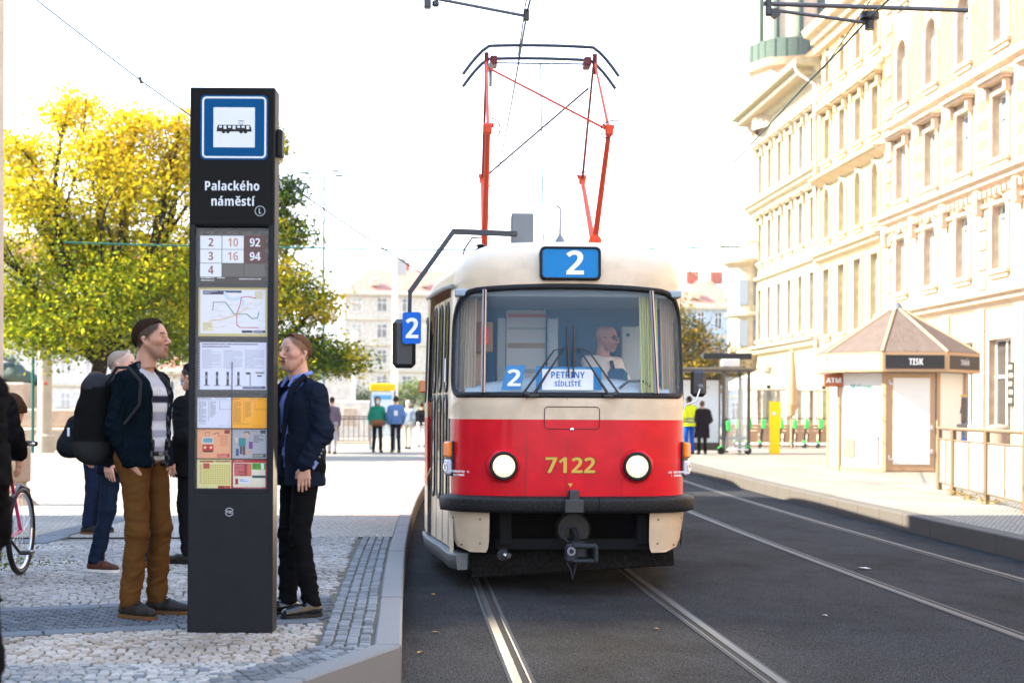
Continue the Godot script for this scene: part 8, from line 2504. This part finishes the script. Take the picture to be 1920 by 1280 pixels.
func car(nm: String, label: String, p: Vector3, turn: float, c: Color) -> void:
	var t := thing(nm, label, "car", p, turn, "parked cars")
	var paint := mat("car_paint" + str(used["parked_car"]), c, 0.3)
	paint.clearcoat_enabled = true
	var side := PackedVector2Array([Vector2(-2.1, 0.3), Vector2(2.1, 0.3), Vector2(2.15, 0.62), Vector2(2.0, 0.84), Vector2(1.1, 0.95), Vector2(0.98, 0.98), Vector2(-1.75, 1.0), Vector2(-2.1, 0.9), Vector2(-2.15, 0.55)])
	obj("body", MB.new().extrude(side, 1.7, at(Vector3(0, 0, -0.85))), paint, t)
	var cab := []
	for q in [[0.97, 1.15, -1.9, 0.82], [1.28, 0.62, -1.72, 0.7], [1.46, 0.2, -1.2, 0.62]]:
		var pr := rrect(q[1] - q[2], q[3] * 2.0, 0.16, 3, Vector2((q[1] + q[2]) * 0.5, 0))
		var row := []
		for v in pr: row.append(Vector3(v.x, q[0], -v.y))
		cab.append(row)
	var top := []
	for v in cab[2]: top.append(Vector3(v.x * 0.1 - 0.4, 1.5, v.z * 0.1))
	obj("windows", MB.new().rows([cab[0], cab[1], cab[2]], true), mat("car_glass", lin(0.06, 0.1, 0.12), 0.05), t)
	obj("roof", MB.new().rows([cab[2], top], true), paint, t)
	for sg in [-1.0, 1.0]:
		for x in [-1.35, 1.35]:
			var xf := Transform3D(Basis(Vector3.RIGHT, PI / 2), Vector3(x, 0.32, sg * 0.76))
			var w := obj("wheel", MB.new().lathe([Vector2(0, -0.1), Vector2(0.26, -0.1), Vector2(0.31, -0.06), Vector2(0.31, 0.06), Vector2(0.26, 0.1), Vector2(0, 0.1)], 18, xf), mats["black_rubber"], t)
			obj("rim", MB.new().lathe([Vector2(0, -0.11), Vector2(0.19, -0.105), Vector2(0.2, 0.105), Vector2(0, 0.11)], 14, xf), mats["bracket_grey"], w)
	for sg in [-1.0, 1.0]: obj("headlight", MB.new().box(Vector3(2.08, 0.7, sg * 0.6), Vector3(0.1, 0.16, 0.32), 0.04), mats["clear_lens"], t)
	for sg in [-1.0, 1.0]: obj("tail_light", MB.new().box(Vector3(-2.12, 0.78, sg * 0.66), Vector3(0.08, 0.2, 0.24), 0.03), mats["red_paint"], t)

# ---------------------------------------------------------------- overhead line
func wire(nm: String, label: String, pts: Array, r: float, m: Material) -> Node3D:
	var p := []
	for i in pts.size() - 1:
		var a: Vector3 = pts[i]
		var b: Vector3 = pts[i + 1]
		for k in 6: p.append(a.lerp(b, k / 6.0) - Vector3(0, a.distance_to(b) * 0.004 * sin(PI * k / 6.0), 0))
	p.append(pts[pts.size() - 1])
	return tag(obj(nm, MB.new().tube(p, r, 6), m), label, "wire") as Node3D

func overhead() -> void:
	var cu := mat("wire_dark", lin(0.02, 0.045, 0.045), 0.5, 0.3)
	var blk: Material = mats["black_plastic"]
	var grey := mat("pole_steel", lin(0.1, 0.1, 0.11), 0.5, 0.4)
	wire("contact_wire", "contact wire over the near track, touching the tram's collector", [P3(1.05, 5.52, 4), P3(1.19, 5.5, 14.4), P3(1.42, 5.49, 21), P3(1.95, 5.5, 40), P3(4.6, 5.5, 80)], 0.011, cu)
	wire("messenger_wire", "thin second wire just above the near contact wire", [P3(1.02, 5.75, 6), P3(1.17, 5.56, 14.4), P3(1.24, 5.5, 16.2)], 0.008, cu)
	wire("contact_wire", "contact wire over the far track, slanting past the house fronts", [P3(4.3, 5.52, 6), P3(4.68, 5.5, 14.4), P3(4.85, 5.5, 17.2), P3(5.6, 5.5, 30), P3(7.6, 5.5, 60)], 0.012, cu)
	wire("hanger_wire", "steep dark hanger from the right arm to the far contact wire", [P3(4.95, 6.1, 14.2), P3(4.86, 5.52, 16.6)], 0.008, blk)
	var a := thing("catenary_bracket", "grey cantilever arm holding the near contact wire at the top of the view", "catenary arm")
	obj("arm_tube", MB.new().tube([P3(0.22, 5.61, 14.4), P3(1.18, 5.45, 14.4)], 0.017, 8), grey, a)
	obj("arm_clamp", MB.new().box(P3(0.19, 5.6, 14.4), Vector3(0.07, 0.2, 0.08), 0.01).box(P3(0.27, 5.55, 14.4), Vector3(0.07, 0.06, 0.06), 0.015), blk, a)
	obj("wire_clamp", MB.new().box(P3(1.18, 5.46, 14.4), Vector3(0.06, 0.12, 0.06), 0.01), blk, a)
	obj("support_bar", MB.new().tube([P3(-1.2, 5.76, 14.45), P3(0.3, 5.63, 14.45), P3(0.95, 5.7, 14.45)], 0.01, 6), grey, a)
	var b := thing("catenary_bracket", "black cantilever arm over the far track before the house fronts", "catenary arm")
	obj("arm_tube", MB.new().tube([P3(3.66, 5.58, 14.4), P3(4.68, 5.47, 14.4)], 0.018, 8), grey, b)
	obj("arm_clamp", MB.new().box(P3(3.65, 5.6, 14.4), Vector3(0.06, 0.17, 0.06), 0.01).lathe([Vector2(0, 0.03), Vector2(0.05, 0.03), Vector2(0.05, -0.03), Vector2(0, -0.03)], 12, Transform3D(Basis(Vector3.RIGHT, PI / 2), P3(3.72, 5.54, 14.4))), blk, b)
	obj("insulator", MB.new().lathe([Vector2(0, 0.12), Vector2(0.1, 0.11), Vector2(0.1, 0.05), Vector2(0.05, 0.03), Vector2(0.05, -0.06), Vector2(0, -0.06)], 14, at(P3(4.7, 5.46, 14.4))), blk, b)
	obj("support_bar", MB.new().tube([P3(3.6, 5.645, 14.42), P3(5.74, 5.63, 14.42)], 0.024, 8), grey, b)
	wire("span_wire", "green cross wire between the column and the tram roof", [P3(-7.0, 4.9, 30), P3(-2.7, 4.86, 30), P3(1.6, 4.86, 30), P3(7.0, 5.0, 30)], 0.018, mats["rope_green"])
	wire("span_wire", "thin line from the top left corner down behind the column", [P3(-6.4, 8.1, 20), P3(-3.7, 6.02, 20), P3(-2.95, 5.5, 20), P3(-1.2, 4.4, 21), P3(0.2, 3.6, 22)], 0.012, cu)
	tag(obj("line_insulator", MB.new().tube([P3(-3.66, 6.03, 20), P3(-3.64, 5.94, 20)], 0.022, 8), blk), "small dark insulator hanging on the thin line at the upper left", "insulator")
	wire("span_wire", "thin pale wire high beside the tram roof, running to the right houses", [P3(6.0, 4.9, 40), P3(12.0, 8.5, 46), P3(20.3, 13.0, 52)], 0.008, cu)
	wire("span_wire", "slack lighting cable along the pale stone house front", [P3(19.8, 4.75, 53), P3(19.9, 4.1, 50), P3(19.8, 4.75, 45.5)], 0.012, cu)
	for q in [[4.4, "upper yellowish wire crossing to the rusty tree"], [3.9, "lower yellowish wire crossing to the rusty tree"]]:
		wire("span_wire", q[1], [P3(4.8, q[0] - 0.1, 26), P3(9.0, q[0] + 0.55, 40)], 0.012, mat("wire_pale", lin(0.4, 0.42, 0.2), 0.5))
